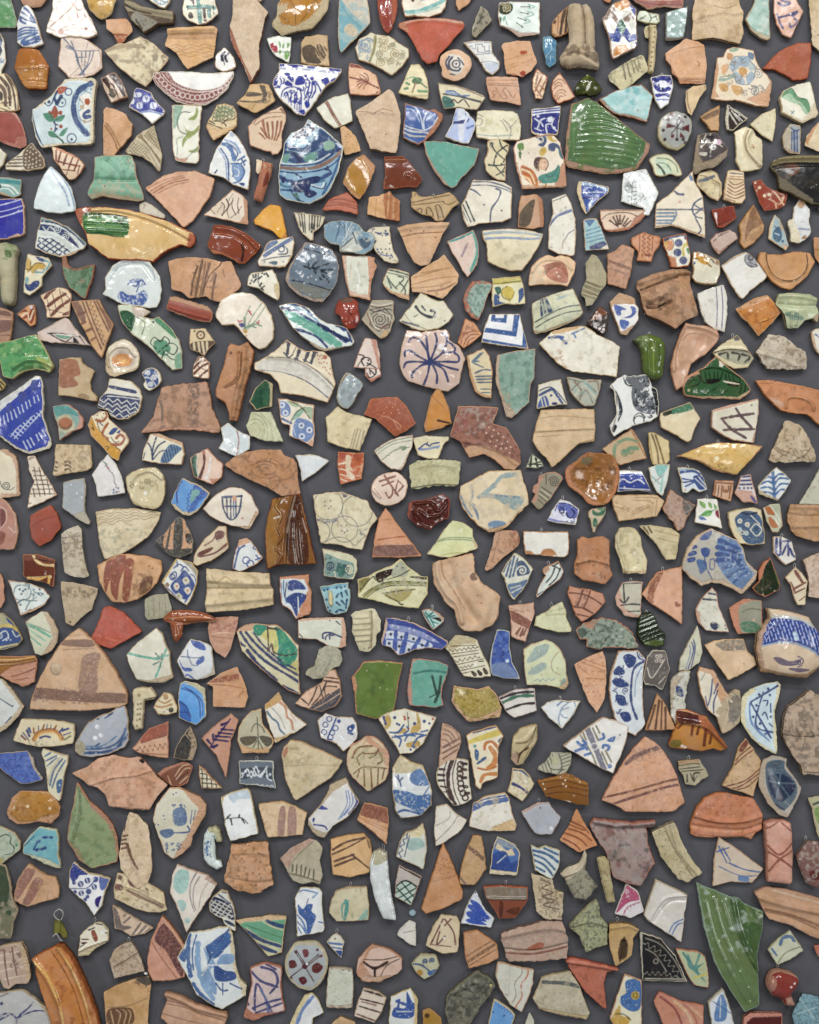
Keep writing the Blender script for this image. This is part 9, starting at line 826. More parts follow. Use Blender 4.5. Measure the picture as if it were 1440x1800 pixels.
build_tile(540, 864, '''
T|large cream slab drawn with big circles holding small grey flowers, in the middle|cfc6a6 c0a888 t11 g5 m1 d3 q1.25|10 6 28-5 27 0 20 8 21 7 5 12 13 20-14 17-14 38-21-3-19-6-32-3-8-41|O 7c7c78 1.4 26 37 24;O 7c7c78 1.4 27 88 34;O 7c7c78 1.4 23 66 66;O 7c7c78 1.4 20 20 71;L 7c7c78 1.3 32 89 16-8 20 1 14 13;L 7c7c78 1.3 85 95 15-15 10-5;D e4dec8 5 38 22 28 44;D 6c6c74 3 31 18 10-2-10 9 11 1-4 4 22 30 10-1-9 10 10 0-5 3;V 6c7088 1.6 16 6 15 48 47 0 0 6-47 4;V 6c7088 1.6 12 7 88 70 20-12-8 24;V 3c4070 2 6 5 60 2 11 0 0 9-10 0;M b8ac88 .62 7
P|small teal and navy curl patterned sherd with a cream top|c8c8a8 b8a484 t9 g7 q1.2|27 100 23 4 30 8 8 8 0 20-7 15-23-2-29-5 1-23|F 7c9c94 30 112 10-1 15 7 15 4 12 6-2 22-20 2-29-6;F 3c7468 52 132 16-4 0 12-6 10-7-2;S 3c4c5c 2 9 2 42 131;S dcd8b8 2.5 8 2 75 136;V 34485c 1.6 26 7 30 112 25 6 25 12-5 20-43-5;L dcd8b8 1.8 48 140 2 10
C|sharp orange triangle sherd with purple-brown bands at its base|c8906c b8805c t9 m1|138 28 12 17 20 27 20 26 12 16-42 2-46 0 6-41 6-27|F 7c5850 120 96 52-2 18 0 10 16-40 4-44-2;M 9c7060 .5 3 118 95 74 0 6 17-83 0;L a8603c 2.5 124 85 26-4 22-2;L b8704c 2.5 116 115 44 1 40-2;L b07c58 1.5 130 50 20-1
P|pale lime fan shaped sherd with two thin green arcs over the thick salmon spout|cccf9c c4b48c t8 g9|256 51 19 4 16 11 1 14 9 18-3 3-26 9-22 6-15-1-25-5 15-18 17-27|L 6c8c6c 1.6 222 89 28-8 40 1;L 6c8c6c 1.6 221 91 29-7 41 2;L a8a86c 1.6 235 112 23-4 24 0;X c8a88c 291 86 9 12-2 2-4-5;D e8e8c8 8 270 68
P|large yellow-cream sherd with black blot, olive arcs and black outline figures|cccaa0 c8b884 t12 g9 z4 q1.25|164 118 16 17 15 9 5 5 12 1 0 30-17 26-20-2-27-4-28-8-30-6-1-31 19-6 10-7 30-12|L 8c8c4c 5 100 185 20-15 30-9 62 1;L 2c2c20 1.8 98 182 20-14 32-10 60 2;L 2c2c20 1.8 105 186 20-14 30-7 57 1;F 2c1c18 120 146 15-7 17-3-2 9-8 5-10 9-8 0;F b0b49c 152 135 13-13 10 8 0 18-25 2;F 8c8444 90 155 20-4-10 19-9 8;L 2c2c20 1.8 91 175 24-25 5 5 15 5;F 241c18 182 149 26 1 0 5-23-3;F b0a464 135 182 25-10 25 2-20 20;L 2c2c20 1.8 132 179 28-4 30-3;L 2c2c20 1.8 138 182 24 13;L 3a3428 1.8 140 155 22-7 18-10;M b8b498 .5 4 110 160 65-10 35 10 0 20-70 0;D 241c18 3 96 159 62-28 10 3;F 2c1c18 160 196 10 2-4 2;X c8b884 90 186 30 6 28 8 47 6 0 2-47-7-28-7-30-6;Y 220 205
R|large thick bent salmon spout with a hollow side and a brown blotch|c8a684 bc9470 t16 m1 d5 z3 n1.5|220 125 15-4 23-5 34-8 3 34 15 20 20 13 10 10-4 33-8 17-23 11-27 1-13-12-6-25-19-20-18-30|R 6 10 228 125 2 25 15 30 20 20 7 30;R -8 20 250 130 10 40 20 35 15 20;R 5 22 300 162 15 33-5 30;F 7c6050 286 148 8-6 7 6-3 7-8 1;M b08c6c .58 6 250 130 32 0 0 30-27 0;L a88464 2.5 236 124 4 24 18 27 20 33;D a06c4c 3 300 182 6 14;M d0b898 .6 8
H|corrugated cream handle like block with finger ridges|c3bc9c b8ac88 t12 g2 d4|85 211 23-5 11 0 10 19 0 20-7 5-1 20-11 12-18-1-8-21-5-15 1-23-4-4|R 3 5 84 222 24-2;R 3 5 82 232 28-2;R 3 5 82 242 28-2;R 3 5 84 252 26-2;R 3 5 86 262 24-2;R -4 5 112 212 2 33-3 33;L 8c8064 2 113 212 1 33-2 30;D 6c6450 2.5 101 276 7-1
B|long cobalt rim of bars and dotted squares, hanging, with a broad blue lip|3c5498 c4a894 t11 g10 q1.2|138 222 22 2 30 8 30 16 28 16-2 7-11 7-20-3-25 3-18 8-12 2-12-13-16-5-2-8 6-22|L 2c4494 7 139 226 31 3 35 15 41 22;F 8c98c8 144 232 11 2 45 12 35 19-20-3-40-14-27-6;L 24388c 2 142 232 38 4 32 14 28 19;F d0d8e4 140 246 35 3 40 16 3 9-28 3-28 10-12-11-18-6;L 2c50a4 6 136 246-1 24;L 2c50a4 7 156 246-2 32;L 2c50a4 8 175 250-9 36;L 2c50a4 7 198 258-12 20;L 2c50a4 6 212 265-3 9;L 4c6cb4 3 140 260 35 2 35 10;D 1a2440 5.5 147 251-3 16 22-11-4 16 25-13-8 19 23-8;D c8cce8 4 150 236 10 2 20 3 8 3 22 10 12 7;X c4a894 138 222 4 9-3 14-7 23-2-6 6-22;Y 178 226
P|tiny turquoise kite sherd with black leaf, hanging left of the salmon spout|a9cac4 b89c88 t8 g9|201 210 11-3 13 3 16 12-1 7-18 15-10-14-7-10|X b89c88 212 207 13 3 16 12-1 7-5-4-10-11;L 2c7c74 2.5 208 212 10 13 6 15;L 2c7c74 3 212 220 10-8;L 2c7c74 2.5 212 221 13-3;F 2c2824 219 222 11-1 6 4-1 4-10-4;L 2c7c74 2 218 228 12 4;L 1c4c4c 2 204 212 11 18 7 12;Y 220 207
P|sherd with rows of dark brown zigzags and blocks at its foot|d4cfb4 b8ac8c t10 g8 q1.2|261 252 21 2 16 6 12 28 12 22 2 15-22 3-27-3-10-17-15-26-8-7|X b8ac88 261 252 37 8-2 8-21 1-20 9-11-2;L 40302a 1.6 252 272 46-2;Z 40302a 2 2 8 252 280 46-6;L 40302a 1.6 251 286 50-7;L 40302a 1.6 255 291 47-7;Z 40302a 2 2.6 9 260 299 40-9;L 40302a 1.6 265 304 45-10;Q 40302a 1.8 1.6 7 268 310 22-4;L 40302a 1.6 269 315 43-9;L 40302a 2 301 299 9-1;L 40302a 6 291 318 4 4;L 40302a 6 301 316 4 5;L 40302a 6 311 312 4 7;L 40302a 1.6 272 320 18-4;D f0f0e8 5 296 304
G|square of moss green glaze with a salmon corner at lower left|56702c b88460 t9 g9|100 299 32-1 36 4-8 36-5 37-5 15-30 10-34-10-2-30-6-32|X b88460 78 328 6-3 4 15-3 20 3 30-2 2-4-32;L a8b070 3 100 300 32-1 34 3;M 6c843c .54 12;M 46602a .56 16;D c8d8a0 2 141 305-13 40 12 3-35-33
G|turquoise glazed square with dark brush cross and salmon left edge|5c9c8c b48474 t10 g9|185 294 23 1 27 5 13 6-2 16-7 18-3 20 4 15-15 5-46-5-3-25 4-32|X b48474 185 294 9 4-8 2-4 25 2 25 1 25-7 0-2-25 4-32;M 7cb4a0 .55 6;L 2c4840 5 220 325 5 20 5 15;L 2c4840 5 235 325-3 25-7 20;L 2c4840 2.5 215 362 25-12;L 3c7c74 4 188 320 27-5 30 3
''')

build_tile(810, 864, '''
C|tan tapering sherd with rusty right edge above the blue ray sherd|b98f70 b08464 t9|61 66 21 2 18 1 4 13-2 13-17 13-15 12-15 15-10 5-3-4 8-21 6-23|M 8c5040 .5 4 90 68 14 2 0 25-16 10;M 8c6c54 .58 4;L a87c5c 1.6 68 72-13 53
K|blank white rectangular shard with chipped brown notches, hanging|dad8cf c49468 t9 g10|110 70 30 1 49-1 2 18-1 22-8 6-22-2-20-2-26-2-3-20|X b07c50 114 104 11 1 4 6-15-1;X b07c50 140 110 5-8 10-2 7 2 8 10-10 1-20-1;L e8e6de 3 112 75 73-1;D f4f4f0 5 184 96;Y 142 70
R|chunky terracotta foot block, flat topped with flared base|b07850 a4704c t15 d4 m1|205 84 10-5 10 3 25-4 12 8 0 44 6 18-13 16-17-4-23-4-15-11 0-20 5-13|R -6 28 234 82 0 26-2 17;M c49c78 .55 7 202 120 63 5-3 35-54-8;M 8c5c40 .6 7;R 4 7 205 125 27-5 30 8
B|elongated cream foot ring piece with a hollow worn centre, right of the terracotta block|cdc39c bca880 t13 g8|278 64 17-2 13 4 8 14 3 20 9 22-3 22-20 0-20 0-5-24-9-22 1-20|R -6 22 292 75 3 25 10 30;R 4 6 278 68 0 27 10 30 2 15;M b8a878 .55 6;X bca880 285 140 40 0 0 4-20 1-20-1;D f0ecd4 5 306 108
P|blue rayed leaf sherd with a white spiral, left of the small zebra sherd|cdd0bc c0b090 t9 g8|95 108 15 8 18 20-6 12-4 12-8 12-16 19-6-6-7-17-3-13-7-11 9-16|L 4a6488 4 75 140 7-15;L 4a6488 4 80 148 8-28;L 4a6488 4 86 150 8-36;L 4a6488 4 92 148 8-30;F 3c5478 100 125 10-3 10 13 0 10-20 4;S dcdccc 2.5 9 1.6 108 139;L dcdccc 5 81 159 19-7 20-4;F 5c789c 82 165 18-5 18-5-10 17-13 16;L dcdccc 2 88 170 17-5;L dcdccc 2 90 178 18-10
P|small zebra striped bent sherd with salmon nub, hanging|c8cfc8 b48c70 t10 g8|160 128 12-6 10 19-7 14-10 7-15 10-15 15-3-3 8-22 10-14-6-6 1-7 10-6|X b48c70 144 135 11-6 1 9-6 6-6-2;X b08468 182 141 2 9-12 20-17 1 10-9 10-10;L 24302f 2.5 160 130 10 4 5 4;L 24302f 2.5 165 135-5 13-10 12;L 24302f 2.5 175 135-7 17-13 13;L 24302f 2.5 172 125-7 5;L 4a6464 2 135 182 10-7;Y 155 128
W|salmon sherd painted with crossing brown bars, like a basket|b98468 ac7454 t9|191 166 17 4 17 2 25 7 5 15-15 18-18 13-10 4-10-11-7-20-8-20|L 6c4030 3 189 178 23 2 20 8 18 12;L 6c4030 4 215 172-5 16-6 14;L 6c4030 3 228 174-6 18-6 13;L 6c4030 4 196 202 19 3 17 9;L 6c4030 3 205 216 20 4;M 8c5c48 .5 4 212 172 16 3-13 27-13-2
P|upright grey-cream sherd with a navy arrow and lines, salmon left edge, hanging|b8b4a0 c09c88 t10 g8|284 160 21-2 15 1-2 21-2 40-16 1-12-3-13-18-3-15 6-13|X c09c88 278 172 6 18 4 15 17 11 11 2 0 4-28-4-13-18-3-15;L 2c3440 1.8 285 162 34-1;L 2c3440 3 286 162 2 33;L 2c3440 3 280 190 8 6 7-10;L 2c3440 3 282 200 18-2 16 1;L 2c3440 2.5 295 211 20-1;Y 300 158
W|pink sherd crossed by a brown diagonal band over three short strokes, hanging|cca890 bc8c74 t9|84 200 24-2 21-4 1 21-6 17-10 32-14-4-11-5-1-30|F 8c5848 88 209 20 9 17 12-3 12-17-7-15-9;L 7c4c3c 4 105 240-7 10;L 7c4c3c 4 110 241-5 13;L 7c4c3c 4 115 242-5 10;L b08068 1.6 86 205 24 7;M a87464 .6 3;Y 105 198
P|plain pale green-cream concave sided sherd, hanging above the blue leaf washed sherd|c8c9a4 bcae84 t9 g4 m1|162 202 16-9 7 15 1 14 9 19-1 6-19 1-25-6-21-6 3-16 16-8|L b0b088 1.6 160 210 22-5;L b0b088 1.6 150 218 35-3;M b4b48c .6 6;Y 160 201
G|broken moss green and salmon encrusted arch of vessel wall|788878 b0785c t11 g6 n2.5|202 245 13-14 20-5 15-4 22 4 23 14 13 20 5 15-23 2-20-3-28 3-22-5 1-13-11 2|F 4c5c50 205 242 15-1 2 9-12 10;X a8785c 215 231 25-3-5 14-13-2;M 3c5044 .5 5;M a0a898 .55 4;R 3 8 240 230 25 10-15 22-8 13;M c4ccc0 .6 3 270 240 30 10 8 22-38-2
G|glossy black-green piece with slanting ribs, hanging|1c2c18 2c3420 t10 g10|316 216 20-4 6 10 7 18 11 10-2 21-13 3-23-4-11-18 1-20|R 2 3 316 225 22-10;R 2 3 315 232 26-10;R 2 3 314 240 31-11;R 2 3 314 249 34-13;R 2 3 318 256 32-12;R 2 3 321 264 34-14;L c8d0bc 1.6 316 229 23-10;L c8d0bc 1.6 314 237 28-11;L c8d0bc 1.6 316 246 29-12;F 4a5c20 320 265 35-5 1 11-11 3-23-4;Y 328 215
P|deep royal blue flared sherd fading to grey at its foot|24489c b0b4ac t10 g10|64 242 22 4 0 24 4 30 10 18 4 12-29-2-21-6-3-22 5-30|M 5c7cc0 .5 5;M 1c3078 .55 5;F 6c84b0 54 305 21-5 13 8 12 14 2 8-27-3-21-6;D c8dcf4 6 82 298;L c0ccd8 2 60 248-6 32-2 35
P|greenish cream octagonal sherd with pale blue leaves and dots|c5caa4 bca07c t10 g7 d3|150 260 12 5 13 11 10 22 1 22 5 18-7 11-24-7-22-2-22 0-4-28-2-34 15-10|F a0b4ac 130 275 10-5 15-1-5 16-25 15-9-2;F a0b4ac 118 318 20-16 12 0-2 10-20 10;L a08c70 1.4 172 282-12 16 2 17 13 7;F 90a89c 175 338 7-10 6 10-6 7;D a8905c 2.5 148 269-13 6-13 7 18 6-15 22 17 12-2 10 20 0 15 0-5-22;Q 90a8a8 2 2 10 132 332 30-2;X bca07c 184 349 7-11-5-18-1 15-13 9
C|smooth pale orange triangular sherd left of the blue flowered rim|d0a07c c08c68 t8|199 304 26-14 25-10 5 18 1 27-2 37-14 28-15-20-13-32|L b8845c 1.5 205 305 20 17;L b8845c 1.5 212 300 42 15;L b8845c 1.5 218 295 36 13;L b8845c 1.5 220 328 32 2;M b8845c .6 4
D|tall curved blue and white flowered dish rim, right of the pale orange sherd|ccd4d8 c4a488 t10 g10 q1.2|278 281 17-1 17-1 13 16-5 27 0 38 2 35 3 15-17 20-18-8-18-22-7-25-4-25 3-32|F 2c4480 285 290 10-5 13 7-3 13-10 5-7-10;F 2c4480 269 315 9-9 10 9-3 7-15 0;F 2c4480 266 332 12-4 14 7 3 7-15 3-10-5;L 2c4480 4.5 322 298-17 12-5 25 0 35 10 30;L 6c98b8 2 318 308-10 22-2 30;L 2c4480 2 310 282 2 10 8 3;S 2c4480 1.8 6 1.5 290 350 28-62;F 2c4480 272 358 16 2 2 15-12 0;F 2c4480 280 390 15-2 5 14-12 3;L 2c4480 2 268 350 7 5-3 15;V 2c4480 1.8 14 8 268 302 27-7 0 115-25-20
S|black and grey sherd with white dotted diagonals and small rings|5c5450 b8b0a0 t9 g9|339 279 21 1 8 32-6 20-7 17-13-7-17-2-5-10 5-22 3-18|L c8c0b0 2 358 295-10 17-13 16-7-18;L c8c0b0 2 360 325-12 13;O c8c0b0 1.4 2.4 345 290 6-1-3 7 4 2-8 0;D b0a898 1.5 332 295 4 5-4 5 7 3-1 7 17 3-5 7 8-15-23-20;X c8c4b8 320 335 18 5 17 8-13-4-17-3
''')

build_tile(1080, 864, '''
W|cream fan sherd with two brown stripes at its left tip, beside the rosy kite|c2b48c b0a07c t9|44 60 21-1 35 5 15 11-7 44-17 2-16-26-15-17|L 6c5838 4 51 61 9 14;L 6c5838 3 59 60 7 12;L a89868 1.5 70 68 42 10;L a89868 1.5 75 82 35 8;M b0a478 .55 6
B|large grey-blue bowl fragment with a cobalt feathered fan, oval leaves and cream thick edge|a8a498 c4ac90 t14 g9 d5 z4 q1.3|172 65 20 10 23 10 13 17 4 20 20 19-2 14-25 25-15-8-20-10-20-2-15 6-20-14-15-17 4-20 6-15 15-22|F 6484b0 195 75 23 10 8 23 6 20 14 17-6 10-15 17-17-10-13-12-10-15-6-13 3-22-1-12;L 34508c 7 185 86 15 6 18 8;L 34508c 7 181 98 17 4 22 8;L 34508c 7 180 110 18 2 24 8;L 34508c 7 181 121 19-1 22 5;L 3c5c94 5 190 135 20-5 18 0;L 3c5c94 4 200 150 15-10 15-5;L 3c5c94 4 210 160 12-12 13-8;F 34508c 151 80 11-10 10-1-4 13-13 4;F 34508c 152 102 8-4 8 4-3 12-9 0;F 34508c 135 96 9-2 2 5-10 3;F 34508c 130 108 12-4 3 6-13 4;F 34508c 129 118 12-3 1 7-11 3;F 4c6c9c 145 120 15 2 2 13-10 10-4-10;L 34508c 2 159 114 1 16 12 25;L 34508c 2 168 120 7-1 0 16-7 0 0-15;F 34508c 175 69 9 0-4 3;M b8c8d8 .6 4 195 75 40 13 10 57-45 5;X c4ac90 120 135 12 10 23 15 15-5 20 1 35 16 26-30 2 2-3 12-25 24-15-7-20-10-20-3-15 6-21-13;X c4ac90 145 78 27-12-12 5-12 14-18 25-6 15-1-10
W|smooth salmon panel with a dark ochre speckled band on its left, hanging|cc9c7c bc8868 t9|48 181 27-39 25-6 20-4 0 43-1 59-19-14-38-25|F 94583c 62 162 13-20 11-2-8 20-8 20-2 18-10-6;M cc9c7c .5 2.5 60 142 25-2-15 58-12-6;D 94583c 6 109 196 5 4-4 0;Y 86 138
P|pointed white sherd with navy bars at its tip and a dark dot below|cac8b8 bc947c t9 g8|172 168 8 10 5 27 18 43-23-2-20-2-12-14-6-22 10-18|X bc947c 142 208 9 4 1 20 10 12-12-9;L 34405c 3 166 179 13 2;L 34405c 3.5 156 189 25 2;F 243054 169 231 9-1 6 6-6 8-8-5;D 4c5470 3 195 235 1 6;M b4b4a4 .6 5
P|muddy green and grey sherd with a salmon left edge and a small boss|8c8c78 b47c60 t10 g8|202 205 10-7 16-10 14 2 17 2 1 33 1 25-21-1-22 1-8-15|X b87c60 202 205 26-17 14 3-20 9-4 10 2 22 5 18-7 0-8-15;F 3c7c5c 222 232 18-4 20 10 0 12-20-1-14-5;M 8c8c78 .5 3 222 225 38 5 0 20-35-2;D c8a890 5 245 226;L 6c6c5c 2 225 212 15-6 18 2
G|black-green glossy wedge with an orange raw left face, beside the grey-blue bowl fragment|14240f b07050 t11 g10|275 116 7 19 9 25 0 12-26 14-15-8-8-8 13-12-1-18 8-15|X b87454 275 116-10 16-5 18-6 9-1-19 9-16;X c8b090 261 178 4 8-6-2;L 4c6c34 2 278 125 11 37;D c0ccb0 3 282 175-22-3;L 3c4c30 2 262 150-2 25
P|small cream hanging sherd with bold navy letter strokes|d4d3cc c4ac90 t8 g10|280 80 16 0 16 8 6 22 2 10-18 10-14-14-8-8|L 24387c 5 285 82 0 26 6 1 1-27;L 24387c 4 296 88 16-2;L 24387c 4 305 90-10 21;L 24387c 4 306 95 0 17;L 24387c 4 309 100 5 12 6 3;Y 296 80
P|small cream sherd with dark red crossing bars, hanging|cfc3a4 b89c7c t9 g8|318 132 12 10 10 16-2 22-2 19-14 1-6-12-6-23-10-13|L 7c3c34 6 318 140 13 20;L 7c3c34 4 310 160 8 18;L 7c3c34 4 314 172 22-12;L 7c3c34 3 316 179 19-9;L 7c3c34 2 325 192 11-8;Y 319 132
C|pale pinkish slab at the right edge below the brown ridged clay piece|c4ac98 b09880 t12 n1.6|332 120 26-12 17-3 0 83-20-1-14-3 3-24-6-20|M ac9484 .52 5;M d4c4b0 .6 5
P|tall blade shaped sherd with three navy lines along its length, right|c4c4ac b4a890 t8 g8|146 236 6 22 3 24-5 18-18 14-18 1 2-20 12-25|L 2c4484 2.5 139 260 3 18-7 34;L 2c4484 2.5 136 265 3 15-9 32;L 6c84b0 2 132 271 2 11-8 30;D 8c7c64 1.5 132 250;M b8b8a0 .6 5
W|beige sherd with a smoky grey comb mark along its top, left of the painted jug|cdb08c b8946c t9|158 270 17-8 25-3 28 0 7 23 11 8 5 15-26 15-25 12-15-22|F 8c8478 178 268 22-8 26 0 4 18-10 1-25 1-10-5;M cdb08c .52 3 178 265 52-5 0 20-45-2;D c8c0ac 4 212 277;L a88868 2 198 272 2 8;L a88868 2 208 272 2 8;D 8c6c4c 2 228 302-10 10
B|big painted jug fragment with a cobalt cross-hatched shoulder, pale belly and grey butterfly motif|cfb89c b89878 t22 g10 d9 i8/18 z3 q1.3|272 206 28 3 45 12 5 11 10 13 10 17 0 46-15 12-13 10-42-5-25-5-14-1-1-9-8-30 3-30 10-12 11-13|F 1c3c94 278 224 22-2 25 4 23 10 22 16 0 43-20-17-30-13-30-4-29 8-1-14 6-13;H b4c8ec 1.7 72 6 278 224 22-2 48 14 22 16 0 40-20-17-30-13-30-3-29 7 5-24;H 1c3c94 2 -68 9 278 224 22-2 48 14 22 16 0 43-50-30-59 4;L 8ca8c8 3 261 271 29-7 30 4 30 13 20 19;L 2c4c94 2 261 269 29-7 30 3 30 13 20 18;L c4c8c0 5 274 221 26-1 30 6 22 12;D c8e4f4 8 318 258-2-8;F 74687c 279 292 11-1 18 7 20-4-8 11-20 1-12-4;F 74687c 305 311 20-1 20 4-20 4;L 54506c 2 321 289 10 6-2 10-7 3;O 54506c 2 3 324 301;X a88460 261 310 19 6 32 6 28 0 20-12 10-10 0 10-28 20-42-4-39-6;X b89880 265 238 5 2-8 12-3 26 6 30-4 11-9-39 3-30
+jug_rim:glaze||c8bfa0 b8a484 t7 z15 g7 i3/6|272 206 28 3 25 6 20 6 3 10-23-6-25-5-24 1|R 2 4 275 211 25 1 42 12;L 948c70 1.6 275 218 30 0 41 11
P|white peeled looking sherd with a navy smear standing below the blade shaped sherd|c4c4b8 b4a890 t11 g9 n2|115 316 19-2-4 24-4 22-1 30-7 18-10 2-8-15-1-35 1-28|F 24407c 108 342 10 3 4 15-12-2;M a8a898 .5 5;R 3 6 120 320-12 18-4 24;X b4a48c 99 360 3-28 16-10-13 28-3 40
W|cream and tan sherd with navy reed strokes beside the white peeled sherd|d3ccb8 c49c78 t10 g7 m0|150 308 25 6 10 18 10 18 15 20 2 22-4 14-23-6-20-15-13-30-6-33|X c49c78 150 308 25 6 20 36 17 42-4 14-13-16-15-35-10-33-20-7;L 2c4480 2.5 172 330-2 25-5 20;L 2c4480 2.5 182 338-7 17;D 2c4480 4 182 339;L 2c4480 2.5 182 350-7 20 0 20;L 2c4480 2 160 360 5 25;L 8c8c80 1.3 160 318-8 14
''')

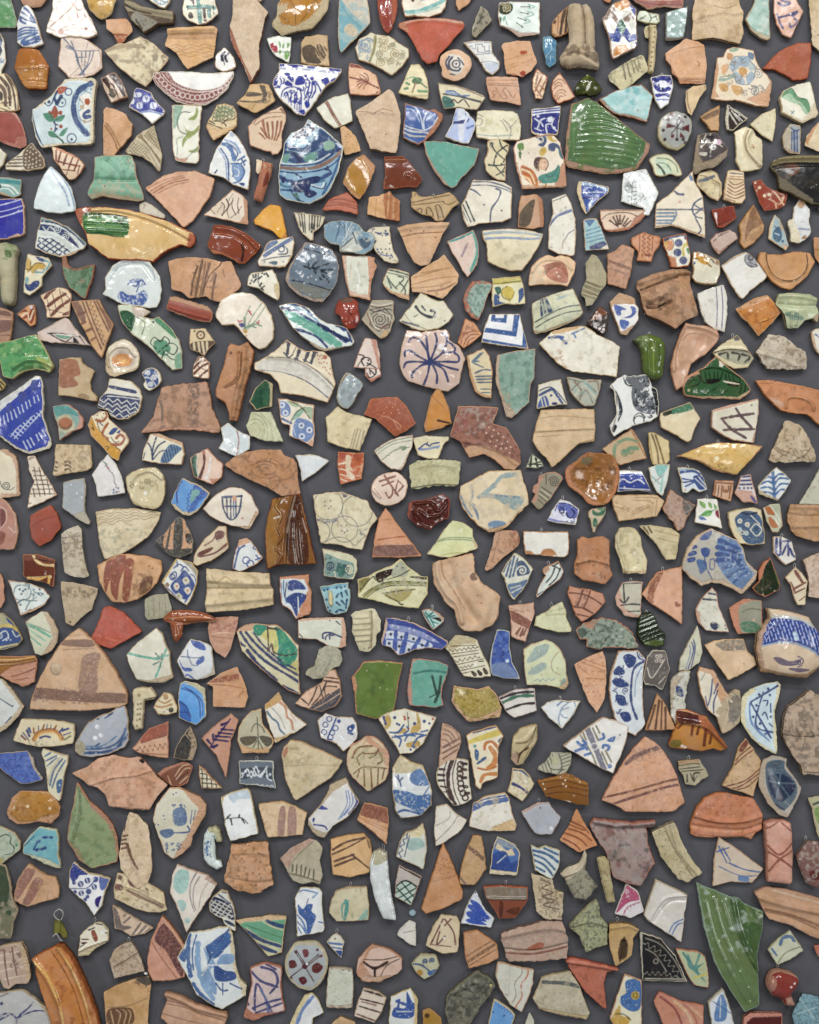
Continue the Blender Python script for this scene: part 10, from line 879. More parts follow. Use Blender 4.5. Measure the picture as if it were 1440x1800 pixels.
build_tile(0, 1152, '''
P|large off white rounded sherd at the left edge with a navy line|c3c8c4 b4a488 t13 g9|-10 40 15 2 17 20 20 28-10 18-20 20-22 12|X b4a488 0 41 22 21 21 28-11 18-20 20-22 12 0-8 20-12 18-20 7-11-15-21-15-18;L 24405c 2 0 76 22 14;D 24405c 3 23 89;L 34507c 2.5 10 119 10-11
P|long low sherd with an orange half sun rayed in blue and brown|cfc3a0 b8a484 t12 g8 q1.2|38 112 32 0 40 4 21 6 1 18-4 15-28 5-35 1-27-6-15-5 5-15|L bc7c24 5 60 149 8-13 17-5 15 4 10 13;L dca848 2.5 62 150 8-10 15-5 15 4 6 10;L 8c4c24 2 57 148 8-13 19-6 18 3 10 14;L 2c4480 3.5 71 145 9-3 8 2;L 2c4480 4 48 132 4 10;L 2c4480 4 51 128 3 7;L 2c4480 4 110 132 10-3;L 2c4480 3 105 135 5-7;L 2c4480 2 38 140 8 8;L 2c4480 2 41 136 9 12;L 8c4c34 3 75 130 3-8;L 8c4c34 3 95 130 4-6;L 8c4c34 3 60 136-1-8;L 8c4c34 3 45 148-7-6;L 2c4480 1.6 82 128 2-7;L 2c4480 1.6 89 128 1-6;L 2c4480 1.6 68 131 0-7;L 2c4480 2 112 140 12-4;L 6c7c4c 3 114 148 10-6;M 8c8c80 .5 3 32 145 28 5 40 5 0 5-50 0
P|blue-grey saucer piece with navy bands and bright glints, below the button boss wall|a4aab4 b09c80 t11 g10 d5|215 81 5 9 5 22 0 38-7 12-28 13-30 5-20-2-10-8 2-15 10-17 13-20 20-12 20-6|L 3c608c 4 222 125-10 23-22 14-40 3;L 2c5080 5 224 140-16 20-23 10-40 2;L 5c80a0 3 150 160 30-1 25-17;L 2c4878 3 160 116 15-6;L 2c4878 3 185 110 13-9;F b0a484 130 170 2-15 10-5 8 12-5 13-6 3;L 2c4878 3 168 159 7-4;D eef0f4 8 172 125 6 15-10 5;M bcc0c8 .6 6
H|small inverted L shaped cream handle with a column of brown dashes|c4b894 b09c80 t11 i5/8 m1 g4|234 60 8-3 23-1 10 16-5 6-16 2-2 25-2 26-14 1-4-12 2-30-2-20|L 4c4034 2 254 78 18-4;D a08c78 6 245 70;D 8c7c64 4 243 86 5-1-6 10 5-1-5 10 4-1-5 11 5-2-5 12 5 5
P|tiny snail shaped chip with golden spirals and a black dot|cbc09c b0946c t10 g8|298 66 6 6 8 18-1 10-13 5-20-1-8-12 5-12 13-14|L b07c34 3.5 272 88 13 3 17-5;L b07c34 3 280 80 10 4 11-6;S a87434 2.5 5 1.5 291 74;D 24241f 9 301 96;L 24241f 1.5 288 100 7-5;L e4dcc0 2 278 95 17 3
P|bright sky blue sherd with thin navy arcs and a spiky corner|4c94d4 c8b894 t9 g9|318 48 7-4 20 5 15 9 2 24 0 26-18 15-12-5-18-8 0-28 0-14|F c8c4a4 345 49 15 7 2 26-4 0-3-14-15-13-15-6;L 24408c 1.8 320 58 18 7 12 15 2 28;L 24408c 1.5 325 56 20 12 11 17 0 20;F 2464b8 314 80 14 8 7 22-1 7-20-7;L 24408c 2 315 82 13 8 7 18;L 24408c 1.6 316 100 16 0
W|reddish fan sherd with a row of brown S curls, left of the black oval sherd|c49878 a8745c t9|232 164 13-16 17-20 26-9 8-3 0 65-21-2-30-7|F 9c5440 252 140 13-12 30-9 0 21-25 8-22 7;Q 6c4434 2.5 4.5 9 244 166 50-7;L d4b090 2 240 159 30-9 25-5;L 8c5c48 1.6 248 172 47 3
S|small pointed oval of rough black surface with a pale broken side|2c2c2c a08c74 t10 g5|335 124 9 21 2 15-8 25-16-1-18-4 4-15 10-20|X a08c74 335 124 9 21 3 15-9 25-8-1 6-22 0-17-6-7;L b09c78 1.8 306 172 12-30 7-4 10 12;M 4c4c48 .5 3
P|small mottled royal blue piece at the left with a clipped lower corner|3c5ca8 a09484 t9 g9|-5 172 27-2 26-2 10 12 4 18 13 17-1 5-19 5-17 2-13-9-23-18-12-8|M 5c7cc4 .5 3;M 24388c .55 3;X a89c8c 48 168 6 1 6 16 15 31-1 4-16-22-6-18
P|forked cream sherd like a tooth with blue branching bands|ccc8ac b8a484 t10 g8|75 164 20 7 25 5-1 14-7 22-4 40-4 5-9-7-11-10-2-28-4-22-6-18|L 4c6c94 3.5 110 182-15 20-7 26;L 4c6c94 3 115 185-14 23-9 24;L 4c6c94 3 78 178 10-6;L 4c6c94 3 80 186 20-10;L 4c6c94 2.5 82 195 18-15;F 3c6490 100 222 10-4-2 20-7 3;D d4dcdc 3 105 228;L c8c0a0 4 105 180-17 28-3 17
C|large salmon angular slab with a crack ridge and a small black nick|c4977a b07c60 t11 d3|125 208 25-10 22-16 26-6 27 5 21-2 14 13 15 20 20 16-20 22-13 22-42-2-28-5-7-20-13-13-17-3-10-9|R 2 6 160 228 40-13 38-4 27-9;L 9c7058 2 160 228 40-12 38-4 27-8;F 241c18 244 185 5-3 5 6-4 2;M d0ac90 .6 7;M ac8064 .58 8;X ac7c60 192 265 33 3 37 2 1 3-43-2
P|tiny brown marbled chip with a comb swirl, touching the large salmon slab|74402a a8745c t9 g8|275 208 15-10 30-10 12 1 7 6-9 30-12 5-18-1-12-11|L c89870 2 295 212 7 17;L c8a884 2 308 212 12-17 12-3;L c8a884 1.8 310 218 15-18 10-2;L 4c2c1c 2 312 220 18-15;L c8a884 1.8 316 225 14-13;X a8745c 275 208 15-10 30-10 5 1-30 13-13 9
W|narrow triangular chip of black and cream netting, left of the grey fern band|d4ccb0 b08c6c t8|349 192 11 8 15 18 16 16-36 1-4-20|H 2c2420 2 5 8 349 192 11 8 30 34-35 1;H 2c2420 2 88 8 349 192 11 8 30 34-35 1;X b08c6c 349 192 11 7 31 35-3 0-30-30
G|mustard amber glazed shard with pink ragged lower edge at the left|a4701c b88c68 t11 g10 d4|32 240 28-1 26 2 14 14 6 13-2 14-14 14-25-4-15 4-22 2-13-10-5-10 10-26|X b88c68 10 278 10-26 12-12 3 4-13 21-4 15 14 12 30-1 13-9 30-4-1 5-14 14-25-4-37 5-13-10;D f0e0b8 5 49 265 39 4;M 8c5c14 .55 5;M c08c34 .6 5
G|tall sage green speckled leaf shaped sherd with a fold and a salmon lower left corner|7c9068 b07c60 t11 g7 d3|135 224 7 8 13 23 25 20 18 23 8 24 2 28-3 15-45 10-20-15-15-22-7-13 2-25 8-38|X b07c60 118 325 7 5 15 12 8 20-8-2-15-22;X a07058 135 224 20 31 25 20 18 23 9 24 1 28-6-5-2-23-12-27-28-27-18-28;L 5c7450 4 140 238 2 37-12 47;M 98a070 .52 3;M 6c8458 .54 9;R 3 8 140 232 2 43-14 50
C|tall beige slab like a thumbnail with a striped left band of brown dashes|c9b394 b49c7c t10|228 275 12 5 20 20 5 35 3 40-8 25-20 10-28-35-3-25 6-38|R 3 6 226 278-4 34 3 38;L 6c4c3c 3 220 300-2 8;L 6c4c3c 4 216 318 8-2;L 6c4c3c 4 215 325 7-2;L 6c4c3c 4 214 332 8-2;L 6c4c3c 4 214 340 8-2;L 6c4c3c 5 224 332 8 26 10 17;M b8a080 .6 8
P|large worn cream sherd with faded blue garden sketch and a thick pinkish edge|c9c6b0 bc9474 t14 g7 d3 q1.25|298 232 17 0 17 8 18 8 12 14 0 16-7 12-17 28-3 17-15 15-16 10-16-12-10-30-10-28 7-28|X bc9474 320 234 30 14 13 14 0 16-25 40-3 18-31 24 8-18 16-22 14-35 8-15-18-20;M e0dcc8 .5 4 275 250 37-12 13 37-43 13;F 6c84a4 305 272 20-4 3 27-20 3;V 4c6494 1.8 14 7 302 260 28 2 0 33-25 0;F 5c7498 282 308 20-3 3 10-13 7-10-7;L 4c6494 3 305 312 27-2-2-10;V 4c6494 2 14 8 288 330 32-2 0 14-28 6;D 4c6494 3 272 298 6 0 10-16 2 6 20-47-5 3;L 4c6494 2 338 272-3 23;L 4c6494 2 344 272-4 16
''')

build_tile(270, 1152, '''
P|pink arrow shaped sherd with a navy fern frond|bc8c74 b07c60 t9|136 102 14 12-5 16-9 20-2 25-4 25-3 15-9-20-8-20-10-10-16-19 21-21|L 241f5c 3 100 162 8-14 12-16 15-20;L 241f5c 4.5 120 122 10-4;L 241f5c 4 120 130 22 2;L 241f5c 4 115 136 26 3;L 241f5c 4 110 142 25 2;L 241f5c 4 108 148 23 3;L 241f5c 4 105 140 0 8;L 241f5c 4 95 149 5 6;L 241f5c 5 105 161 7-3
P|olive grey sherd with an incised cross-armed figure above a tan foot|b0ac90 c49c70 t10 g5|172 98 17-4 2 26 17 22 4 10-7 13-4 7-46-1-3-11-4-10 2-25 10-15|X c49c70 150 156 25 9 25-3 5 4-4 6-46-1;F 5c5444 152 145 28-3-1 10-17 7;F 5c5444 186 142 22 3 0 10-10 5;L 5c5444 2 182 108 2 37 0 20;L 5c5444 2 172 135 3-10 7-5 10 8 3 7;L 5c5444 2 182 150-7 12;L 5c5444 2 185 150 7 15
P|creamy sherd with wavy blue-grey and orange stripes and an ochre corner|dbd8cc bc9c70 t9 g9|220 64 8 16 17 22 25 20-20 13-25 13-11 6-9-24-9-32 0-12|X c09860 220 64 6 14-14 10-14 7-2-9;L 5c7c94 3.5 200 99 8 11 10 8 4 12 8 8;L cc9470 4 222 82 10 10 3 16 7 7 3 15;L a0a0a0 1.5 208 92 14 16 10 22;L e0b89c 2 240 102 10 13;X b8a070 214 152-4-7 15-1 25-12-25 16
W|cream and charcoal banded sherd with a maze of dark lines|d0ac90 a88468 t9|310 25 10 0 8 20 3 27-11 18-25 10-20-4-27-10 17-21 30-17|F 50505a 331 55 0 17-11 17-25 11-23-5 23-15;L d0ac90 1.6 282 95 26-15 22-15;L 3c3434 3 272 88 10-18 6-18;L 3c3434 3 278 88 14-16 13-27;L 3c3434 3 282 88 26-20;L 3c3434 2.5 298 75-6-23;L 3c3434 2.5 302 70 0-15 20 0;L 5c4444 4 298 44 30 4;L 5c4444 3 302 38 23 3;L 3c3434 3 255 72 15 13
C|wide blank cream fan slab with a point at the right, beside the brown faced roundel|c4b490 b89c78 t11 m1|240 150 20 2 15 8 25 10 32 16-7 14-13 15-37 25-24 15-6-5-13-30-7-45 3-13|F b88068 226 172 9-12 1 10-6 10;L b0a078 1.6 230 195 45-3 47 3;M b0a07c .55 7;M cfc4a4 .6 8
K|slate grey fern band sherd with white printed leaves, hanging|64707c c4c4b8 t8 g10|150 186 30-2 31 2 0 29 4 19-20-3-25-3-19-2|F 46525e 152 200 58-2 0 20-25-6-30 6;D c8d4dc 5 156 208 6-4 4 7 6-6 6 6 7-7 5 6 5-6 5 8 5-3;L e0e8ec 2 155 215 10-15 7 15 8-20 8 19 10-16 2 17 8 5;L e0e8ec 2 175 198 10 14 15-17;O d0d8dc 1.5 2.5 182 229 9 1 9 1 8 0;Y 181 184
T|upright white tile rectangle painted with a blue smudge and a thin grey twig|dce0e0 c8b894 t12 g8|118 249 22-9 24-6 6 6 8 38 6 36-24 7-26 6-8-27|F c8d8e4 132 248 13-10 20 0 5 14-20 0-8 8;L 3c4044 1.8 124 288 16-2 15 0 11 10;L 3c4044 3 130 285 5-5;L 3c4044 3 136 289 2 9;L 3c4044 3 150 285 1-5;L 3c4044 3 156 288 4 7;X c0ac80 118 249 7-3-3 12
W|peach cream sherd with two mauve vertical stripes, right of the twig tile|cfb490 bc9c74 t9|184 261 41-4 23 8 22 13-5 17-3 21-37 3-25 1-9-32|F a88478 222 270 10-1-3 49-11 1;F a88478 238 268 12 2 0 46-14 1;M c4a478 .6 6
P|boat shaped white sherd with blue rim stripes and two navy dabs|cdcdc8 b0a084 t10 g9 d4|338 216 12 24 10 15 2 5-22 25-25 15-15 22-18-7-10-15 0-12 20-23 13-20 5-17|X b0a084 310 228 28-12 3 9-26 15-20 25;X b0a084 272 290 10 15 18 7 8-2-8 13-18-7-10-16;L 3468b4 1.6 338 238 2 24-15 26;L 3468b4 1.6 342 238 3 24-15 23;L 3468b4 1.6 348 242 2 18-14 20;L 243890 5 355 248 3 12-13 18;F 243c90 290 262 15 6 0 3-15-1;F 243c90 279 288 5-2-3 9;L 243c90 3 282 298 18 2 5 6
''')

build_tile(540, 1152, '''
P|white bent sherd with a blue stem of small ringed berries and one big berry|cfd0d0 c0a888 t9 g10|32 102 18 6 30 1 8 11 1 25-14 15-11 9-13-14-27-10-6-30|L 24488c 3 52 108-7 17-7 15-2 10;O 24488c 2 4.5 39 112-7 10-2 13 20-7-6 8-3 8;D 24488c 7 56 116-15 34;O 24488c 4 4 76 129;L 24488c 4 72 136 8 2;D 24488c 9 80 125;L e8f0f0 3 50 135 15 13
P|pink rimmed oval roundel with brown face like strokes over vertical lines|c4b490 c09478 t11 g8 d3|~108 142 17 6 17 22 2 25-6 25-18 12-12 8-10-8-20-20-9-22 6-28 17-12|X c09478 108 142 34 28 2 25-6 0-13-30-20-13-23 16-10 22;L 7c5430 3.5 80 180 10-18 25-3;L 7c5430 3.5 100 172 18 0 7-4 7 17-7 5;L 7c5430 3.5 110 180 10-5 5-10;L 7c5430 3 92 192-4-12 10-10;L 7c5430 2.5 82 208 18-12 40 3;L 7c5430 3 100 200 1 30;L 7c5430 3 112 198 2 37;L 7c5430 3 125 199-1 30;L 7c5430 3 136 199-4 19;L 7c5430 2.5 92 202-4 13;M a8a478 .5 4 82 170 43-10 10 30-47 10
T|hexagonal floral tile piece in blue, yellow and red with feathery leaves, in the centre|dcd8c4 bca484 t10 g9 q1.25|171 93 21 6 36 10-8 16-15 30-20 17-23 2-4-12-13-17-20-35 15-10|F c4a454 136 108 8-4 4 14-8 12-5-10;F c4a454 160 132 12-4 3 7-15 3;F c4a454 185 125 10-5 3 12-16 8;F c4a454 192 100 6 10 2 20-5-5;F c4a454 175 155 20-5 3 10-20 2;L 34609c 3.5 145 135 15 0 10-13;L 34609c 3.5 150 144 15-2 10-2 15 2;L 34609c 3.5 162 160 3-12-10-6;L 34609c 3.5 172 150 6-10 12-2 15 2;L 34609c 3.5 185 160 10-15 17-5;L 34609c 3 175 125 3 7-8 6;L 34609c 3 200 135 12-3;D 2c4488 6 154 109 52 7-17 4;D 2c4488 4.5 135 108 47 58 6-4 4 3 23-45-57 0 4 2;D b04838 4.5 171 108 7 2-6 2 49 0;L 4c5c4c 1.6 176 100 2 20 0 10;D b04838 3 179 129;L 2c4488 4 134 108 4 12
G|rounded ochre-green glitter glazed piece left of the black and green banded sherd|a08c3c c49c78 t11 g10 d3|258 54 30 4 12 1 20-5 12 14 10 24-3 16-39 7-15 3-20-20-11-18|X c49c78 254 60 6-5-2 25 12 15 15 15 15 0 38-15 4-1-2 14-40 8-15 2-21-20-11-18;M d0c07c .55 2;M 806c24 .56 6
W|pink-tan fin with fine curved comb lines under the painted hexagonal tile piece|bc9c84 a8846c t9|238 119 17 6 15 15 1 15-11 30-8 7-21 6 3-36 1-27|L 8c6c5c 2 240 130 12 5 10 15;L 8c6c5c 2 239 138 11 4 8 13;L 8c6c5c 2 242 122 16 8 11 18;L 7c5c50 3.5 239 162 31-17;L 7c5c50 3 238 172 31-17;L 7c5c50 2.5 239 182 26-17;L 8c6c5c 2 236 148 10 2 6 10
P|crescent sherd with dark brown loops between stripes on white|d0ccbc b0a084 t10 g8 q1.25|245 185 20-4 19 3 0 28 6 40-10 8-21 5-14-15-15-20-4-15 4-17|L 3c2428 7 255 186-7 22 2 30 12 27;L 3c2428 2 246 186-6 22 4 27 8 20;L 3c2428 2 262 184-6 24 3 30 10 24;O 3c2428 3 5 270 192-1 8 0 8 0 8 1 9 1 9 3 8 4 8;L 3c2428 5 272 190 8 1;L 3c2428 5 272 200 7 1;L 3c2428 5 272 215 7 0;L 3c2428 5 275 230 6 1;L 3c2428 5 278 242 6 0;L 3c2428 4 231 200 11 1;L 3c2428 4 229 210 12 1;L 3c2428 4 231 220 10 0;L 3c2428 3 235 230 10 2;L 2c3438 2 240 240 6 0
P|tall cream tile piece with an orange curl, yellow band and blue leaves|d9d0b4 c49c74 t11 g8|288 136 44-13 14 19-10 20-1 53-20 6-7 5-4 10-8-6-8-50-8-38|L 34507c 4 292 136 40-11;F d4c054 284 150 51-20 6 9-41 13-15 4;F 4c6c8c 335 150 11-8-5 13;L c06c24 5 312 165 2-10 11-3 10 10;L c87c28 8 322 162 8 13-2 15-10 8;L b8642c 3 300 198 18 3 14-6;L c87c30 6 305 222 7-12 20-2;F 3c608c 295 165 7 5-2 15-5-5;F 3c608c 299 188 13-10 3 4-15 10;D 5ca090 6 295 160;X c49c74 288 180 8 45 8 11-9-5
B|bulbous white and blue painted base, egg shaped, in the lower centre|cdd3d4 b8a078 t13 g10 d8 q1.25|164 176 18 12 22 6 8 21 8 25-2 25-18 17-35 6-10-13-5-37-1-38|F c8bc98 164 176 40 18 1 6-20 5-35 3 0-13;F 5c80b0 185 205 15-5 12 18 3 10-23 0-12-10;F 3c6ca8 150 238 25 0 20 7 23 0 0 20-18 17-20-14-25-10;M cdd3d4 .55 4 150 238 68 0-3 37-60-10;L 2c508c 2.5 152 210 10 10 3 10;L 2c508c 2.5 162 222 6-7;L 2c508c 2.5 161 220-1-9;L 34609c 4 158 278 14-6 23 6;L 34609c 3 160 285 12 3;D f0f4f8 9 171 234;L 34609c 2 215 230-13 20
W|salmon kite shaped sherd with a rust cap above two thin lines|c8986c b08460 t9|100 259 25 5 17 6 2 25-4 37-20-17-32-26 7-17|F 844c3c 100 260 42 10 1 25-23-7-26-8;M a86c50 .5 3 100 260 42 10 1 25-49-15;L a87450 1.6 92 285 48 19;L a87450 1.6 100 291 40 19
K|plain white fan shaped china sherd with thin grey arcs, in the lower centre|d5d0c4 c0b094 t9 g9|226 266 20-4 16 16 19 12-11 18-30 22-14 6-3-28 2-26|L a8a49c 1.6 252 275-4 13-23 12;L a8a49c 2 265 282-13 20-27 26;D 7c6c54 4 226 326
P|white sherd crossed at its top by a broad cobalt band|d8d4c8 c4a880 t9 g8|292 261 20-13 36-7 8 11 4 23 8 23-2 10-28 1-23 0-31-8|L 3460a0 9 291 269 24-9 40-8;L 244c8c 3 291 262 24-10 35-6;X c8ac80 325 302 35-14 8 11-2 8-41 2;M c4b898 .6 6
W|tan domed rim sherd with brown triangular stripes above the white curved handle|c8a06c b48c5c t10|41 324 29-8 30-2 10 11 5 25-5 32-35 8-30-5-3-30|L 5c4034 4 45 342 25-14 35-8;L 5c4034 3 44 350 31-14 25-14;L 5c4034 4 48 362 34-12;L 5c4034 4 49 370 36-14;L 5c4034 3 78 350 32 25;L 7c5c44 3 105 320 5 18
''')

build_tile(810, 1152, '''
P|banded rim sherd with black and dark green stripes on white, hanging|d0ccc4 b8a8a0 t9 g9|66 75 29-14 35-3 2 20 2 20-40 12-14-10-5-10|L 2c2024 5 71 75 29-9 30-2;L 3c7058 6 72 84 28-12 32-1;L 2c2024 4.5 79 96 29-10 24-2;X c09c90 134 90 6 5-5 4;Y 96 60
P|white triangular sherd with soft blue seaweed lines, hanging|d2d8d8 c4b8a0 t9 g9|141 92 11-10 23-4 15 2 22 0-14 25-20 24-23-19|L 6c88a8 4 170 88 10-8 8 2;L 7c94b0 2.5 198 80-18 10-8 20 3 15;L 7c94b0 2.5 190 92-15 6 5 10 8 2;L 7c94b0 2.5 200 82 2 8;L 7c94b0 2 210 82-20 33;Y 175 78
T|pale diamond shaped tile corner with blue fleur and grey-brown cross bars|dbdad4 c0a890 t11 g8 q1.25|250 109 20 5 25 11-3 25-10 25-14 33-23-10-30-18-35-20 15-12 30-23|L 7c7c8c 9 222 128 13 30 17 42;L 8c8468 3 210 140 20 32 8 20;L 8c8468 3 215 136 5 12;L 8c8468 3 232 128 10 22;L 8c8468 3 238 124 6 12;L 8c8468 3 248 170 10 22;L 8c8468 3 255 168 10 20;D dbdad4 14 235 160;D 84849a 9 235 160;L 4470b0 4.5 205 152 7 6 8-3-5-5;L 4470b0 4.5 202 168 16-6 4 3;L 4470b0 4 218 175 10-3;F 4470b0 258 148 14-6-3 10-9 0;L 4470b0 4 245 148 7-3-2-7;L 4470b0 4.5 250 162 2-4 9 2-2 6;D 4470b0 8 262 195;D 6c7084 3.5 280 140;X c0a890 180 160 35 20 30 18 23 10 0 1-24-10-30-17
W|warm tan sherd with dark brown vertical stripes, beside the blue and white flowered rim|b88c64 a0744c t9|345 66 15 19 18 45-28 2-26 0 4-14 10-28|L 5c3c30 4 342 88-7 24-7 18;L 5c3c30 4 349 80-4 28-3 22;L 5c3c30 3 354 80-2 50;L 5c3c30 4 360 92 0 38
C|very large salmon fan sherd with plum bands and brown diagonal lines, lower right|c89674 b8886c t13 m1 d4 z3 q1.6|325 143 20 12 15 17 15 26 10 27 10 35-20 16-50 0-35-1-20-13-22-7 17-35 23-35 17-23|L 6c5050 8 290 190 22-15 38-13;M a08070 .5 3 288 170 67-10 3 10-70 22;L 74483c 4 250 250 50-12 60-16 25-4;L 74484a 5 268 261 32-11 60-18 28-4;M b48064 .6 4;M d4ac90 .62 6
W|cream and brown leaf shaped sherd seen edge on, with a brown stripe|b4a47c a8946c t14 g6 d5|92 144 13-16 20-6 10 0 0 26-10 17-15 27-10 3-11-10 1-25|L 5c3424 4 100 189 5-17 13-10;L dccca4 4 95 150 17-5 18-20;L 7c6c48 3 98 155 20-5 14-22;L 8c7c58 2 110 190 8-20 12-15;F c0a08c 89 175 11-3-2 22-8-6;R 5 8 130 125-10 25-18 20
P|cream chip with one navy dash and a blue tipped top|cdc4a4 bca47c t9 g8|91 198 19 2 12 12 8 14-10 14-11 17-27-17 6-22|L 3c5888 5 92 200 13 2 15 10;L 1c2870 5 92 226 13 6 12 9;M b4a484 .5 5;D f0ecdc 6 114 221
S|small pale grey stoneware sherd of engraved diagonal lines and panels|a8a690 908c78 t9 g4|160 170 35 1-1 21-9 16-15 2-20-4-15-4 0-6 13-8|H 5c5c50 1.6 70 6 138 198 24-26-2 38-20-6;H 5c5c50 1.5 -20 6 175 172 20 0-3 23-17 13;F b8b490 160 180 10-2 2 12-10 2;L 5c5c50 2 172 172 6 23-8 15;L 5c5c50 2 152 185 8 15 20 0
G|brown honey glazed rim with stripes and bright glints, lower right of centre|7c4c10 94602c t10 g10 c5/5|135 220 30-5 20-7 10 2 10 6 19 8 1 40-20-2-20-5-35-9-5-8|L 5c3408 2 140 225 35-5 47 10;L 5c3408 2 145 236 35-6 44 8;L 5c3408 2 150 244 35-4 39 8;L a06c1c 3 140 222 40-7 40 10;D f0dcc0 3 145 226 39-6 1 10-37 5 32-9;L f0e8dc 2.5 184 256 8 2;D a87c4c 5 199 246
K|pale blue-grey hexagonal shard with mauve edge, hanging from a wire|a3aab4 b0988c t9 g10|106 275 30-16 19-1 7 12 14 14-4 11-12 19-20 2-10-4-8-10|M b8bcc4 .55 6;X b0948c 106 275 30-16 14-1-15 7-23 13;D 9c7c7c 4 140 268;D e8ecf0 7 159 304;Y 138 259
C|small orange triangular sherd with red-brown comb lines, above the smoky ribbed rim|c08458 b07448 t9|204 269 11 21 17 28 8 16-32 12-23-14-11-7 16-25|L 8c4c2c 3 192 291 23 11 10 10;L 8c4c2c 3 190 305 22 7 18 13;L 8c4c2c 3 182 312 26 10 14 13;L 8c4c2c 3 180 322 20 10 10 10;L 8c4c2c 2.5 192 298 26 10
''')

